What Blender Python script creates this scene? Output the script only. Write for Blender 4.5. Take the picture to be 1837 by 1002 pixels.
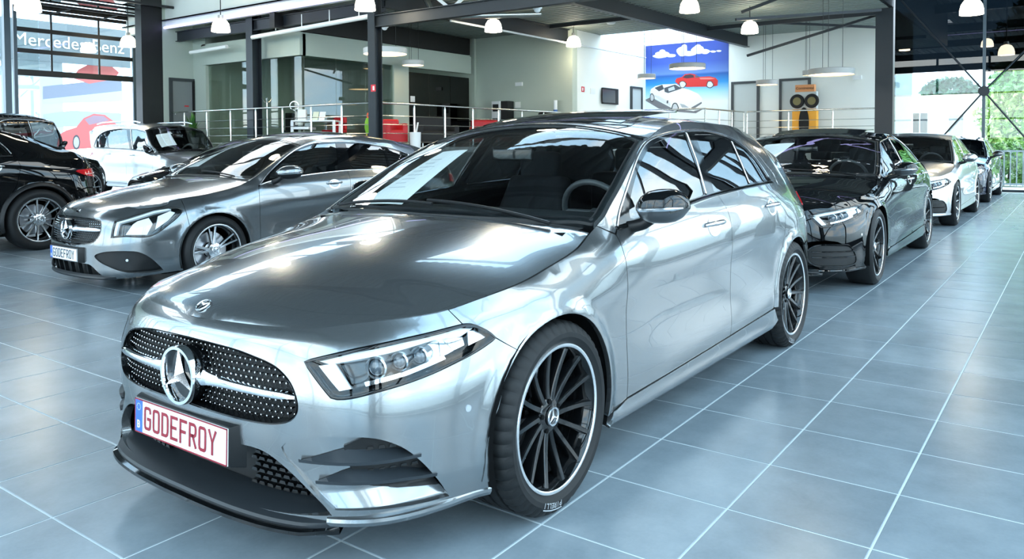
import bpy, bmesh, math, random
import numpy as np
from mathutils import Vector, Matrix
from mathutils.geometry import delaunay_2d_cdt

for _o in list(bpy.data.objects): bpy.data.objects.remove(_o)
SC = bpy.context.scene
COL = SC.collection
RND = random.Random(7)

# ------------------------------------------------------------------ camera
# world: origin under the front axle of the nearest car, +x the way it faces, +y its left side, z up
CAM_POS = (2.2689, 2.3195, 1.2748)
yaw, pit, rol = 3.7676, -.03, -.0047
_F = Vector((math.cos(yaw)*math.cos(pit), math.sin(yaw)*math.cos(pit), math.sin(pit)))
_R = _F.cross(Vector((0, 0, 1))).normalized(); _U = _R.cross(_F)
_R2 = _R*math.cos(rol)+_U*math.sin(rol); _U2 = -_R*math.sin(rol)+_U*math.cos(rol)
cam_data = bpy.data.cameras.new('camera'); cam = bpy.data.objects.new('camera', cam_data); COL.objects.link(cam)
cam.matrix_world = Matrix(((_R2.x, _U2.x, -_F.x, CAM_POS[0]), (_R2.y, _U2.y, -_F.y, CAM_POS[1]), (_R2.z, _U2.z, -_F.z, CAM_POS[2]), (0, 0, 0, 1)))
cam_data.sensor_fit = 'HORIZONTAL'; cam_data.sensor_width = 36
cam_data.lens = 1409.68/1837*36
cam_data.shift_y = -(501-300.93)/1837
cam_data.clip_start = .05; cam_data.clip_end = 400
SC.camera = cam

# ------------------------------------------------------------------ sky
world = bpy.data.worlds.new('sky'); SC.world = world; world.use_nodes = True
_nt = world.node_tree; _nt.nodes.clear()
def _n(t, **k):
    n = _nt.nodes.new(t)
    for a, b in k.items(): setattr(n, a, b)
    return n
_tc = _n('ShaderNodeTexCoord')
_no = _n('ShaderNodeTexNoise'); _no.inputs['Scale'].default_value = 3.2; _no.inputs['Detail'].default_value = 7; _no.inputs['Roughness'].default_value = .55
_mp = _n('ShaderNodeMapping'); _mp.inputs['Scale'].default_value = (1, 1, 2.2)
_rp = _n('ShaderNodeValToRGB'); _rp.color_ramp.elements[0].position = .42; _rp.color_ramp.elements[1].position = .62
_rp.color_ramp.elements[0].color = (.46, .70, .93, 1); _rp.color_ramp.elements[1].color = (1, 1, .99, 1)
_bg = _n('ShaderNodeBackground'); _bg.inputs['Strength'].default_value = 6.
_wo = _n('ShaderNodeOutputWorld')
_nt.links.new(_tc.outputs['Generated'], _mp.inputs['Vector']); _nt.links.new(_mp.outputs['Vector'], _no.inputs['Vector'])
_nt.links.new(_no.outputs['Fac'], _rp.inputs['Fac']); _nt.links.new(_rp.outputs['Color'], _bg.inputs['Color']); _nt.links.new(_bg.outputs['Background'], _wo.inputs['Surface'])
world.cycles.sampling_method = 'MANUAL'; world.cycles.sample_map_resolution = 512

# ------------------------------------------------------------------ picture
SC.view_settings.view_transform = 'Standard'; SC.view_settings.look = 'None'
SC.view_settings.gamma = 1; SC.view_settings.use_curve_mapping = False
SC.view_settings.exposure = .25
SC.cycles.use_denoising = True
SC.cycles.max_bounces = 9; SC.cycles.diffuse_bounces = 4; SC.cycles.glossy_bounces = 5; SC.cycles.transparent_max_bounces = 16; SC.cycles.transmission_bounces = 6
SC.cycles.sample_clamp_indirect = 8
SC.cycles.caustics_reflective = False; SC.cycles.caustics_refractive = False
# ------------------------------------------------------------------ helpers
def srgb(r, g, b):
    f = lambda c: c/12.92 if c <= .04045 else ((c+.055)/1.055)**2.4
    return (f(r/255), f(g/255), f(b/255), 1)
MATS = {}
def pbr(name, col, rough=.5, metal=0., coat=0., spec=.5, emit=None, es=1., noise=None, bump=None, alpha=None):
    if name in MATS: return MATS[name]
    m = bpy.data.materials.new(name); m.use_nodes = True; nt = m.node_tree
    b = nt.nodes['Principled BSDF']
    c = srgb(*col) if max(col[:3]) > 1.001 else (*col[:3], 1)
    b.inputs['Base Color'].default_value = c
    b.inputs['Roughness'].default_value = rough; b.inputs['Metallic'].default_value = metal
    b.inputs['Coat Weight'].default_value = coat; b.inputs['Coat Roughness'].default_value = .015
    b.inputs['Specular IOR Level'].default_value = spec
    if emit is not None:
        b.inputs['Emission Color'].default_value = srgb(*emit) if max(emit) > 1.001 else (*emit, 1); b.inputs['Emission Strength'].default_value = es
    if noise:
        sc, amt = noise[:2]
        tc = nt.nodes.new('ShaderNodeTexCoord'); nz = nt.nodes.new('ShaderNodeTexNoise'); nz.inputs['Scale'].default_value = sc; nz.inputs['Detail'].default_value = 5
        hs = nt.nodes.new('ShaderNodeHueSaturation'); hs.inputs['Color'].default_value = c
        mr = nt.nodes.new('ShaderNodeMapRange'); mr.inputs['From Min'].default_value = .3; mr.inputs['From Max'].default_value = .7
        mr.inputs['To Min'].default_value = 1-amt; mr.inputs['To Max'].default_value = 1+amt
        nt.links.new(tc.outputs['Object'], nz.inputs['Vector']); nt.links.new(nz.outputs['Fac'], mr.inputs['Value']); nt.links.new(mr.outputs['Result'], hs.inputs['Value']); nt.links.new(hs.outputs['Color'], b.inputs['Base Color'])
    if bump:
        tc = nt.nodes.new('ShaderNodeTexCoord'); nz = nt.nodes.new('ShaderNodeTexNoise'); nz.inputs['Scale'].default_value = bump[0]; nz.inputs['Detail'].default_value = 4
        bp = nt.nodes.new('ShaderNodeBump'); bp.inputs['Strength'].default_value = bump[1]; bp.inputs['Distance'].default_value = bump[2]
        nt.links.new(tc.outputs['Object'], nz.inputs['Vector']); nt.links.new(nz.outputs['Fac'], bp.inputs['Height']); nt.links.new(bp.outputs['Normal'], b.inputs['Normal'])
    MATS[name] = m; return m
def glass(name, tint, ior=1.5, boost=1., gloss=(1, 1, 1)):
    """thin pane: tinted see-through plus mirror by Fresnel"""
    if name in MATS: return MATS[name]
    m = bpy.data.materials.new(name); m.use_nodes = True; nt = m.node_tree; nt.nodes.clear()
    o = nt.nodes.new('ShaderNodeOutputMaterial'); mx = nt.nodes.new('ShaderNodeMixShader'); t = nt.nodes.new('ShaderNodeBsdfTransparent'); g = nt.nodes.new('ShaderNodeBsdfGlossy')
    t.inputs['Color'].default_value = (*tint, 1); g.inputs['Roughness'].default_value = .0; g.inputs['Color'].default_value = (*gloss, 1)
    # Schlick's curve, the same from both sides of a sheet
    lw = nt.nodes.new('ShaderNodeLayerWeight'); lw.inputs['Blend'].default_value = .5
    f0 = ((ior-1)/(ior+1))**2*boost
    pw = nt.nodes.new('ShaderNodeMath'); pw.operation = 'POWER'; pw.inputs[1].default_value = 5
    mu = nt.nodes.new('ShaderNodeMath'); mu.operation = 'MULTIPLY_ADD'; mu.inputs[1].default_value = 1-f0; mu.inputs[2].default_value = f0; mu.use_clamp = True
    nt.links.new(lw.outputs['Facing'], pw.inputs[0]); nt.links.new(pw.outputs[0], mu.inputs[0]); nt.links.new(mu.outputs[0], mx.inputs['Fac'])
    nt.links.new(t.outputs[0], mx.inputs[1]); nt.links.new(g.outputs[0], mx.inputs[2]); nt.links.new(mx.outputs[0], o.inputs['Surface'])
    MATS[name] = m; return m

def link(o, parent=None):
    COL.objects.link(o)
    if parent is not None: o.parent = parent
    return o
def tag(o, label=None, cat=None, group=None, kind=None):
    if label: o['label'] = label
    if cat: o['category'] = cat
    if group: o['group'] = group
    if kind: o['kind'] = kind
    return o
def empty(name, loc=(0, 0, 0), rz=0, label=None, cat=None, group=None, kind=None, parent=None):
    o = bpy.data.objects.new(name, None); o.empty_display_size = .1
    o.location = loc; o.rotation_euler = (0, 0, rz)
    link(o, parent); return tag(o, label, cat, group, kind)
def mk(name, V, Fc, mat, parent=None, smooth=False, nrm=None, loc=None):
    me = bpy.data.meshes.new(name)
    me.from_pydata([tuple(map(float, v)) for v in V], [], [tuple(map(int, f)) for f in Fc])
    if isinstance(mat, (list, tuple)):
        for m in mat: me.materials.append(m)
    elif mat is not None: me.materials.append(mat)
    if smooth:
        me.polygons.foreach_set('use_smooth', [True]*len(me.polygons))
    me.update()
    if nrm is not None: me.normals_split_custom_set_from_vertices([tuple(map(float, n)) for n in nrm])
    o = bpy.data.objects.new(name, me)
    if loc is not None: o.location = loc
    return link(o, parent)
class MB:
    """collects simple solids into one mesh"""
    def __init__(s): s.V = []; s.F = []
    def add(s, V, Fc):
        n = len(s.V); s.V += [tuple(v) for v in V]; s.F += [tuple(i+n for i in f) for f in Fc]; return s
    def box(s, x0, x1, y0, y1, z0, z1):
        return s.add([(x0,y0,z0),(x1,y0,z0),(x1,y1,z0),(x0,y1,z0),(x0,y0,z1),(x1,y0,z1),(x1,y1,z1),(x0,y1,z1)],
                     [(0,3,2,1),(4,5,6,7),(0,1,5,4),(1,2,6,5),(2,3,7,6),(3,0,4,7)])
    def beam(s, a, b, w, h, up=(0, 0, 1)):
        a = Vector(a); b = Vector(b); d = (b-a).normalized(); u = Vector(up)
        r = d.cross(u)
        if r.length < 1e-4: r = d.cross(Vector((1, 0, 0)))
        r.normalize(); u = r.cross(d)
        c = [(-1,-1),(1,-1),(1,1),(-1,1)]
        V = [p+r*(i*w/2)+u*(j*h/2) for p in (a, b) for i, j in c]
        return s.add(V, [(0,1,2,3),(7,6,5,4),(0,4,5,1),(1,5,6,2),(2,6,7,3),(3,7,4,0)])
    def tube(s, pts, r, n=8, cap=True):
        P = [Vector(p) for p in pts]; k = len(P); rr = r if isinstance(r, (list, tuple)) else [r]*k
        up = None; V = []
        for i, p in enumerate(P):
            d = (P[min(i+1, k-1)]-P[max(i-1, 0)]).normalized()
            if up is None:
                up = d.cross(Vector((0, 0, 1)))
                if up.length < 1e-3: up = d.cross(Vector((1, 0, 0)))
            up = (up-d*up.dot(d)).normalized(); q = d.cross(up)
            V += [p+(up*math.cos(2*math.pi*j/n)+q*math.sin(2*math.pi*j/n))*rr[i] for j in range(n)]
        Fc = [(i*n+j, i*n+(j+1) % n, (i+1)*n+(j+1) % n, (i+1)*n+j) for i in range(k-1) for j in range(n)]
        if cap: Fc += [tuple(range(n))[::-1], tuple((k-1)*n+j for j in range(n))]
        return s.add(V, Fc)
    def lathe(s, prof, n=32, axis='z', c=(0, 0, 0), close=False):
        """prof (r,h) pairs"""
        V = []
        for i in range(n):
            a = 2*math.pi*i/n; ca, sa = math.cos(a), math.sin(a)
            for r, h in prof:
                if axis == 'z': V.append((c[0]+r*ca, c[1]+r*sa, c[2]+h))
                elif axis == 'y': V.append((c[0]+r*ca, c[1]+h, c[2]+r*sa))
                else: V.append((c[0]+h, c[1]+r*ca, c[2]+r*sa))
        m = len(prof); Fc = []
        for i in range(n):
            j = (i+1) % n
            for k in range(m-1 if not close else m):
                l = (k+1) % m
                q = (i*m+k, j*m+k, j*m+l, i*m+l)
                Fc.append(q if axis != 'y' else q[::-1])
        return s.add(V, Fc)
    def prism(s, poly, axis, a, b):
        """extrude 2D polygon along axis from a to b"""
        def p3(p, h): return {'x': (h, p[0], p[1]), 'y': (p[0], h, p[1]), 'z': (p[0], p[1], h)}[axis]
        n = len(poly); V = [p3(p, a) for p in poly]+[p3(p, b) for p in poly]
        return s.add(V, [tuple(range(n))[::-1], tuple(range(n, 2*n))]+[(i, (i+1) % n, (i+1) % n+n, i+n) for i in range(n)])
    def build(s, name, mat, parent=None, smooth=False, loc=None, fix=True, bevel=0, seg=2, angle=40):
        me = bpy.data.meshes.new(name); bm = bmesh.new()
        vs = [bm.verts.new(v) for v in s.V]
        for f in s.F:
            try: bm.faces.new([vs[i] for i in dict.fromkeys(f)])
            except ValueError: pass
        if smooth: bmesh.ops.remove_doubles(bm, verts=bm.verts, dist=1e-6)
        if fix: bmesh.ops.recalc_face_normals(bm, faces=bm.faces)
        if bevel:
            ed = [e for e in bm.edges if len(e.link_faces) == 2 and e.calc_face_angle(0) > .5]
            bmesh.ops.bevel(bm, geom=ed, offset=bevel, segments=seg, affect='EDGES', profile=.6, clamp_overlap=True)
        if smooth or bevel:
            for f in bm.faces: f.smooth = True
            for e in bm.edges:
                if len(e.link_faces) == 2 and e.calc_face_angle(0) > math.radians(angle): e.smooth = False
        bm.to_mesh(me); bm.free()
        if mat is not None: me.materials.append(mat)
        o = bpy.data.objects.new(name, me)
        if loc is not None: o.location = loc
        return link(o, parent)
def copy_tree(o, parent=None):
    c = o.copy(); COL.objects.link(c); c.parent = parent
    for ch in o.children: copy_tree(ch, c)
    return c

# ---- 2D outlines
def smooth_loop(pts, res=.02, closed=True):
    """pts (u,v) or (u,v,1) for a sharp corner; Catmull-Rom between corners"""
    P = [np.array(p[:2], float) for p in pts]; sh = [len(p) > 2 for p in pts]; n = len(P)
    out = []
    rng = range(n) if closed else range(n-1)
    for i in rng:
        a, b = P[i], P[(i+1) % n]
        pa = P[i-1] if (not sh[i] and (closed or i > 0)) else 2*a-b
        nb = P[(i+2) % n] if (not sh[(i+1) % n] and (closed or i < n-2)) else 2*b-a
        if sh[i] and sh[(i+1) % n]: seg = np.array([a, b])
        else: seg = catmull([pa, a, b, nb], 12)[12:25]
        L = np.r_[0, np.cumsum(np.linalg.norm(np.diff(seg, axis=0), axis=1))]
        k = max(1, int(math.ceil(L[-1]/res)))
        t = np.linspace(0, L[-1], k+1)[:-1]
        out += list(np.stack([np.interp(t, L, seg[:, 0]), np.interp(t, L, seg[:, 1])], 1))
    if not closed: out.append(P[-1])
    return np.array(out)
def area2(P): x, y = P[:, 0], P[:, 1]; return .5*np.sum(x*np.roll(y, -1)-y*np.roll(x, -1))
def inpoly(P, q):
    P = np.asarray(P, float); q = np.asarray(q, float); B = np.roll(P, -1, 0); r = np.zeros(len(q), bool)
    dy = B[:, 1]-P[:, 1]; sl = np.where(dy == 0, 0, (B[:, 0]-P[:, 0])/np.where(dy == 0, 1, dy))
    for k in range(0, len(q), 4000):
        x = q[k:k+4000, 0][:, None]; y = q[k:k+4000, 1][:, None]
        c = ((P[:, 1] > y) != (B[:, 1] > y)) & (x < sl*(y-P[:, 1])+P[:, 0])
        r[k:k+4000] = c.sum(1) % 2 == 1
    return r
def segdist(P, q):
    P = np.asarray(P, float); q = np.asarray(q, float); A = np.roll(P, -1, 0)-P; L = np.maximum((A*A).sum(1), 1e-12); d = np.empty(len(q))
    for k in range(0, len(q), 2000):
        w = q[k:k+2000][:, None]-P; t = np.clip((w*A).sum(2)/L, 0, 1); w = w-t[..., None]*A
        d[k:k+2000] = np.sqrt((w*w).sum(2).min(1))
    return d
def shrink(P, g):
    """move a CCW outline inwards by g"""
    a = P-np.roll(P, 1, 0); b = np.roll(P, -1, 0)-P
    na = np.stack([-a[:, 1], a[:, 0]], 1); nb = np.stack([-b[:, 1], b[:, 0]], 1)
    na /= np.maximum(np.linalg.norm(na, axis=1)[:, None], 1e-9); nb /= np.maximum(np.linalg.norm(nb, axis=1)[:, None], 1e-9)
    m = na+nb; k = np.maximum(np.einsum('ij,ij->i', m, m)/2, .4)
    return P+m/k[:, None]*g
def cdt(outline, holes, res):
    o = outline if area2(outline) > 0 else outline[::-1]
    hs = [h if area2(h) < 0 else h[::-1] for h in holes]
    mn, mx = o.min(0), o.max(0)
    gx = np.arange(mn[0]+res*.3, mx[0], res); gy = np.arange(mn[1]+res*.3, mx[1], res*.87)
    G = np.array([(x+(j % 2)*res*.5, y) for j, y in enumerate(gy) for x in gx]) if len(gx) and len(gy) else np.zeros((0, 2))
    if len(G):
        k = inpoly(o, G) & (segdist(o, G) > res*.45)
        for h in hs: k &= ~inpoly(h, G) & (segdist(h, G) > res*.45)
        G = G[k]
    loops = [o]+hs; pts = []; ed = []; ids = []
    for l in loops:
        n0 = len(pts); n = len(l); pts += list(l); ed += [(n0+i, n0+(i+1) % n) for i in range(n)]; ids.append(list(range(n0, n0+n)))
    pts += list(G)
    vo, eo, fo, ov, oe, of = delaunay_2d_cdt([Vector((float(p[0]), float(p[1]))) for p in pts], ed, [], 0, 1e-7)
    V = np.array([(v.x, v.y) for v in vo]); mp = {}
    for i, src in enumerate(ov):
        for sidx in src: mp[sidx] = i
    T = np.array([f for f in fo if len(f) == 3])
    cen = V[T].mean(1); k = inpoly(o, cen)
    for h in hs: k &= ~inpoly(h, cen)
    T = T[k]
    return V, T, [[mp[i] for i in l if i in mp] for l in ids]
def surf_points(sf, V, off):
    def g(u, v):
        o = off(u, v) if callable(off) else off
        return sf.uv(u, v, o)
    e = .005; u, v = V[:, 0], V[:, 1]
    P = g(u, v); n = np.cross(g(u+e, v)-g(u-e, v), g(u, v+e)-g(u, v-e))
    return P, n/np.maximum(np.linalg.norm(n, axis=1)[:, None], 1e-12)
def panel(name, sf, outline, mat, parent=None, holes=(), res=.03, off=0., gap=.002, flange=.014, side=1, pre=True, hgap=None):
    o = np.asarray(outline, float)
    if area2(o) < 0: o = o[::-1]
    if gap: o = shrink(o, gap)
    hs = []
    for h in holes:
        h = np.asarray(h, float)
        if area2(h) < 0: h = h[::-1]
        hs.append(shrink(h, -(gap if hgap is None else hgap))[::-1])
    V, T, loops = cdt(o, hs, res)
    P, N = surf_points(sf, V, off)
    Fc = [tuple(t) for t in T]; P = list(P); N = list(N)
    if flange:
        for l in loops:
            b0 = len(P); n = len(l)
            c = np.array([P[i] for i in l]); nn = np.array([N[i] for i in l])
            t = np.roll(c, -1, 0)-np.roll(c, 1, 0); w = np.cross(t, nn); w /= np.maximum(np.linalg.norm(w, axis=1)[:, None], 1e-9)
            P += list(c); N += list(w); P += list(c-nn*flange); N += list(w)
            for i in range(n):
                j = (i+1) % n
                Fc.append((b0+i, b0+n+i, b0+n+j, b0+j))
    P = np.array(P); N = np.array(N)
    if side < 0:
        P = P*[1, -1, 1]; N = N*[1, -1, 1]; Fc = [f[::-1] for f in Fc]
    return mk(name, P, Fc, mat, parent, True, N)
def both(name, *a, **k):
    return [panel(name, *a, side=s, **k) for s in (1, -1)]
def ribbon(name, sf, line, wid, mat, parent=None, off=.002, thick=.004, side=1, closed=False):
    """raised strip along a line on a surface (trim, chrome edge); wid scalar or list"""
    L = np.asarray(line, float); n = len(L)
    t = (np.roll(L, -1, 0)-np.roll(L, 1, 0)) if closed else np.gradient(L, axis=0)
    t /= np.maximum(np.linalg.norm(t, axis=1)[:, None], 1e-9); q = np.stack([-t[:, 1], t[:, 0]], 1)
    w = np.asarray(wid if np.ndim(wid) else [wid]*n)[:, None]
    rows = [(-.5, -thick), (-.5, 0), (-.3, off), (.3, off), (.5, 0), (.5, -thick)]
    P = [surf_points(sf, L+q*w*a, b)[0] for a, b in rows]
    m = len(rows); V = np.array(P).transpose(1, 0, 2).reshape(-1, 3)
    Fc = []
    for i in range(n if closed else n-1):
        j = (i+1) % n
        Fc += [(i*m+k, j*m+k, j*m+k+1, i*m+k+1) for k in range(m-1)]
    if not closed: Fc += [tuple(range(m)), tuple((n-1)*m+k for k in range(m))[::-1]]
    if side < 0: V = V*[1, -1, 1]; Fc = [f[::-1] for f in Fc]
    return MB().add(V, Fc).build(name, mat, parent, smooth=True, angle=50)
#<KIT> surface kit: a car body is a wrap surface (plan outline unrolled, inset by height) and a top surface
def pchip(xk, Y, x):
    """monotone cubic; xk (K,), Y (K,) or (K,N), x (N,)"""
    xk = np.asarray(xk, float); Y = np.asarray(Y, float); x = np.asarray(x, float)
    o = np.argsort(xk); xk = xk[o]; Y = Y[o]
    if Y.ndim == 1: Y = np.repeat(Y[:, None], x.size, 1)
    h = np.diff(xk)[:, None]; dl = np.diff(Y, axis=0)/h
    m = np.zeros_like(Y)
    if len(xk) > 2:
        w1 = 2*h[1:]+h[:-1]; w2 = h[1:]+2*h[:-1]
        a, b = dl[:-1], dl[1:]
        ok = a*b > 0
        den = np.where(ok, w1/np.where(a == 0, 1, a)+w2/np.where(b == 0, 1, b), 1)
        m[1:-1] = np.where(ok, (w1+w2)/np.where(den == 0, 1, den), 0)
    m[0] = dl[0]; m[-1] = dl[-1]
    xx = np.clip(x.ravel(), xk[0], xk[-1])
    i = np.clip(np.searchsorted(xk, xx, side='right')-1, 0, len(xk)-2)
    n = np.arange(xx.size)
    hh = h[i, 0]; t = (xx-xk[i])/hh
    r = ((2*t**3-3*t**2+1)*Y[i, n]+(t**3-2*t**2+t)*hh*m[i, n]+(-2*t**3+3*t**2)*Y[i+1, n]+(t**3-t**2)*hh*m[i+1, n])
    r = r+np.where(x.ravel() < xk[0], (x.ravel()-xk[0])*m[0, n], 0)+np.where(x.ravel() > xk[-1], (x.ravel()-xk[-1])*m[-1, n], 0)
    return r

def catmull(pts, n=24):
    P = np.asarray(pts, float)
    Q = np.vstack([2*P[0]-P[1], P, 2*P[-1]-P[-2]])
    out = []
    for i in range(1, len(Q)-2):
        p0, p1, p2, p3 = Q[i-1:i+3]
        t0 = 0; t1 = np.linalg.norm(p1-p0)**.5; t2 = t1+np.linalg.norm(p2-p1)**.5; t3 = t2+np.linalg.norm(p3-p2)**.5
        t = np.linspace(t1, t2, n, endpoint=False)[:, None]
        A1 = (t1-t)/(t1-t0)*p0+(t-t0)/(t1-t0)*p1; A2 = (t2-t)/(t2-t1)*p1+(t-t1)/(t2-t1)*p2; A3 = (t3-t)/(t3-t2)*p2+(t-t2)/(t3-t2)*p3
        B1 = (t2-t)/(t2-t0)*A1+(t-t0)/(t2-t0)*A2; B2 = (t3-t)/(t3-t1)*A2+(t-t1)/(t3-t1)*A3
        out.append((t2-t)/(t2-t1)*B1+(t-t1)/(t2-t1)*B2)
    return np.vstack(out+[P[-1:]])

def cubic2(G, a, b):
    """cubic B-spline filter of a table at fractional indices"""
    n, m = G.shape; a = np.clip(a, 1.001, n-2.001); b = np.clip(b, 1.001, m-2.001)
    i = np.floor(a).astype(int); j = np.floor(b).astype(int); u = a-i; v = b-j
    W = lambda t: ((1-t)**3/6, (3*t**3-6*t**2+4)/6, (-3*t**3+3*t**2+3*t+1)/6, t**3/6)
    wu, wv = W(u), W(v); r = 0
    for p in range(4):
        row = 0
        for q in range(4): row = row+wv[q]*G[i+p-1, j+q-1]
        r = r+wu[p]*row
    return r

class Wrap:
    def __init__(self, plan, stations, ztop, feats=()):
        pl = [(x, y) for x, y in plan]
        mir = [(x, -y) for x, y in pl[1:3]][::-1]; mir2 = [(x, -y) for x, y in pl[-3:-1]][::-1]
        full = catmull(mir+pl+mir2, 30)
        a = 30*len(mir); b = a+30*(len(pl)-1)+1
        c = full[a:b]
        c[0, 1] = 0; c[-1, 1] = 0
        seg = np.linalg.norm(np.diff(c, axis=0), axis=1); s = np.r_[0, np.cumsum(seg)]
        self.L = s[-1]; self.S = np.linspace(0, self.L, 900)
        self.C = np.stack([np.interp(self.S, s, c[:, k]) for k in (0, 1)], 1)
        T = np.gradient(self.C, self.S, axis=0)
        for k in range(3):
            T = np.vstack([T[:1], (T[:-2]+2*T[1:-1]+T[2:])/4, T[-1:]])
        T[0] = (0, 1); T[-1] = (0, -1)
        T /= np.linalg.norm(T, axis=1)[:, None]
        self.N = np.stack([T[:, 1], -T[:, 0]], 1)
        self.feats = feats
        # padded tables (mirrored past both centre lines) for smooth lookup
        pad = lambda v, sg: np.r_[sg*v[4:0:-1], v, sg*v[-2:-6:-1]][:, None]+np.zeros((1, 6))
        self.tab = [pad(self.C[:, 0], 1), pad(self.C[:, 1], -1), pad(self.N[:, 0], 1), pad(self.N[:, 1], -1)]
        self.st = [(self.at(k), prof) for k, prof in stations]
        self.st.sort(key=lambda a: a[0])
        self.zt = sorted((self.at(k), z) for k, z in ztop)
        # inset table, read back with a cubic filter
        self.gs = np.linspace(-.05, self.L+.05, 520); self.z0 = min(p[0][0] for _, p in stations)-.03; self.z1 = max(p[-1][0] for _, p in stations)+.06
        self.gz = np.linspace(self.z0, self.z1, 170)
        Y = np.array([pchip([p[0] for p in pr], [p[1] for p in pr], self.gz) for _, pr in self.st])
        sk = [a for a, _ in self.st]
        self.G = np.stack([pchip(sk, Y[:, k], np.abs(self.gs)) for k in range(len(self.gz))], 1)
        n = np.array([1, 4, 1])/6
        self.ztS = np.linspace(0, self.L, 1500); self.ztZ = pchip([a for a, b in self.zt], [b for a, b in self.zt], self.ztS)
    def at(self, k):
        """('y',v) front half by width, ('x',v) side, ('r',v) rear by width, or plain s"""
        if not isinstance(k, tuple): return float(k)
        m = {'y': self.S < self.L*.25, 'x': np.ones_like(self.S, bool), 'r': self.S > self.L*.75}[k[0]]
        v = self.C[:, 0] if k[0] == 'x' else self.C[:, 1]
        i = np.where(m)[0]
        o = np.argsort(v[i], kind='stable')
        return float(np.interp(k[1], v[i][o], self.S[i][o]))
    def ztop(self, s):
        return np.interp(np.abs(np.atleast_1d(s)), self.ztS, self.ztZ)
    def inset(self, s, z):
        s = np.abs(s)
        d = cubic2(self.G, (s-self.gs[0])/(self.gs[1]-self.gs[0]), (z-self.z0)/(self.gz[1]-self.gz[0]))
        if self.feats:
            x = np.interp(s, self.S, self.C[:, 0]); y = np.interp(s, self.S, self.C[:, 1])
            for f in self.feats: d = d+f(s, x, y, z)
        return d
    def pt(self, s, z, off=0):
        s = np.atleast_1d(np.asarray(s, float)); z = np.atleast_1d(np.asarray(z, float))
        a = np.abs(s); sg = np.where(s < 0, -1., 1.)
        d = self.inset(s, z)-off
        k = (a-self.S[0])/(self.S[1]-self.S[0])+4
        cx, cy, nx, ny = (cubic2(g, k, 2.5+0*k) for g in self.tab)
        return np.stack([cx-nx*d, (cy-ny*d)*sg, z], 1)
    def uv(self, u, v, off=0): return self.pt(u, v, off)
    def edge(self, n=300):
        s = np.linspace(0, self.L, n)
        return self.pt(s, self.ztop(s))

class Top:
    """z = H(x,y); edge curve from (x, ye, ze) samples sorted by x"""
    def __init__(self, zc, ex, ey, ez, p=2.4, bow=0.):
        self.zk = zc; o = np.argsort(ex)
        self.ex, self.ey, self.ez = np.asarray(ex)[o], np.asarray(ey)[o], np.asarray(ez)[o]
        self.p = p; self.bow = bow
        xs = np.array([a for a, b in zc]); self.zx = np.linspace(xs.min()-.3, xs.max()+.3, 700)
        self.zz = pchip([a for a, b in zc], [b for a, b in zc], self.zx)[:, None]+np.zeros((1, 6))
        g = np.linspace(self.ex.min(), self.ex.max(), 600); self.eg = g
        def soft(v):
            v = np.interp(g, self.ex, v)
            for _ in range(6): v = np.r_[v[:1], (v[:-2]+2*v[1:-1]+v[2:])/4, v[-1:]]
            return v[:, None]+np.zeros((1, 6))
        self.eY = soft(self.ey); self.eZ = soft(self.ez)
    def zc(self, x): return cubic2(self.zz, (x-self.zx[0])/(self.zx[1]-self.zx[0]), 2.5+0*x)
    def pt(self, x, y, off=0):
        x = np.atleast_1d(np.asarray(x, float)); y = np.atleast_1d(np.asarray(y, float))
        k = (x-self.eg[0])/(self.eg[1]-self.eg[0])
        ye = np.maximum(cubic2(self.eY, k, 2.5+0*k), .02); ze = cubic2(self.eZ, k, 2.5+0*k)
        r = np.minimum(np.abs(y)/ye, 1.02)
        zc = self.zc(x+self.bow*y*y); zce = self.zc(x+self.bow*ye*ye)
        z = zc-(zce-ze)*r**self.p
        return np.stack([x, y, z+off], 1)
    def uv(self, u, v, off=0): return self.pt(u, v, off)

def normals(sf, u, v, e=.002):
    du = sf.uv(u+e, v)-sf.uv(u-e, v); dv = sf.uv(u, v+e)-sf.uv(u, v-e)
    n = np.cross(du, dv); return n/np.maximum(np.linalg.norm(n, axis=1)[:, None], 1e-12)
#</KIT>
# ------------------------------------------------------------------ materials shared by the cars
def car_mats():
    M = dict(
        black_plastic=pbr('black plastic', (.006,.007,.008), .42, spec=.3), black_gloss=pbr('gloss black', (.003,.0035,.004), .05),
        dark=pbr('dark underside', (.004,.0045,.005), .9, spec=.1), rubber=pbr('tyre rubber', (.009,.010,.011), .6, spec=.28, bump=(220, .15, .002)),
        chrome=pbr('chrome', (.82,.84,.86), .07, 1), satin=pbr('satin silver', (.62,.65,.68), .22, 1), alu=pbr('machined aluminium', (.75,.77,.79), .2, 1),
        glass=glass('windscreen glass', (.84,.89,.89), 1.5, 1.1), tint=glass('privacy glass', (.05,.06,.065), 1.55, 1.5), lens=glass('lamp lens', (.93,.96,.97), 1.45, .9),
        white=pbr('lamp white', (.85,.88,.9), .25), cloth=pbr('seat cloth', (.012,.013,.015), .8, spec=.2), dash=pbr('dashboard', (.016,.018,.020), .6, spec=.3),
        disc=pbr('brake disc steel', (.45,.46,.48), .3, 1), redlens=pbr('red tail lens', (.55,.008,.014), .12, coat=1), orange=pbr('amber lens', (.5,.18,.02), .2),
        paper=pbr('paper', (.88,.9,.9), .7), ink=pbr('pale grey print', (.5,.53,.56), .7), plate=pbr('plate white', (.86,.87,.87), .35), plate_red=pbr('plate red', (.26,.008,.022), .4), plate_dark=pbr('plate dark', (.05,.05,.07), .4), eu=pbr('plate blue', (.03,.12,.5), .4))
    return M
M = car_mats()
def paint(name, col, metal=.85, rough=.28, spec=.5):
    return pbr(name, col, rough, metal, coat=1., spec=spec)

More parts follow.
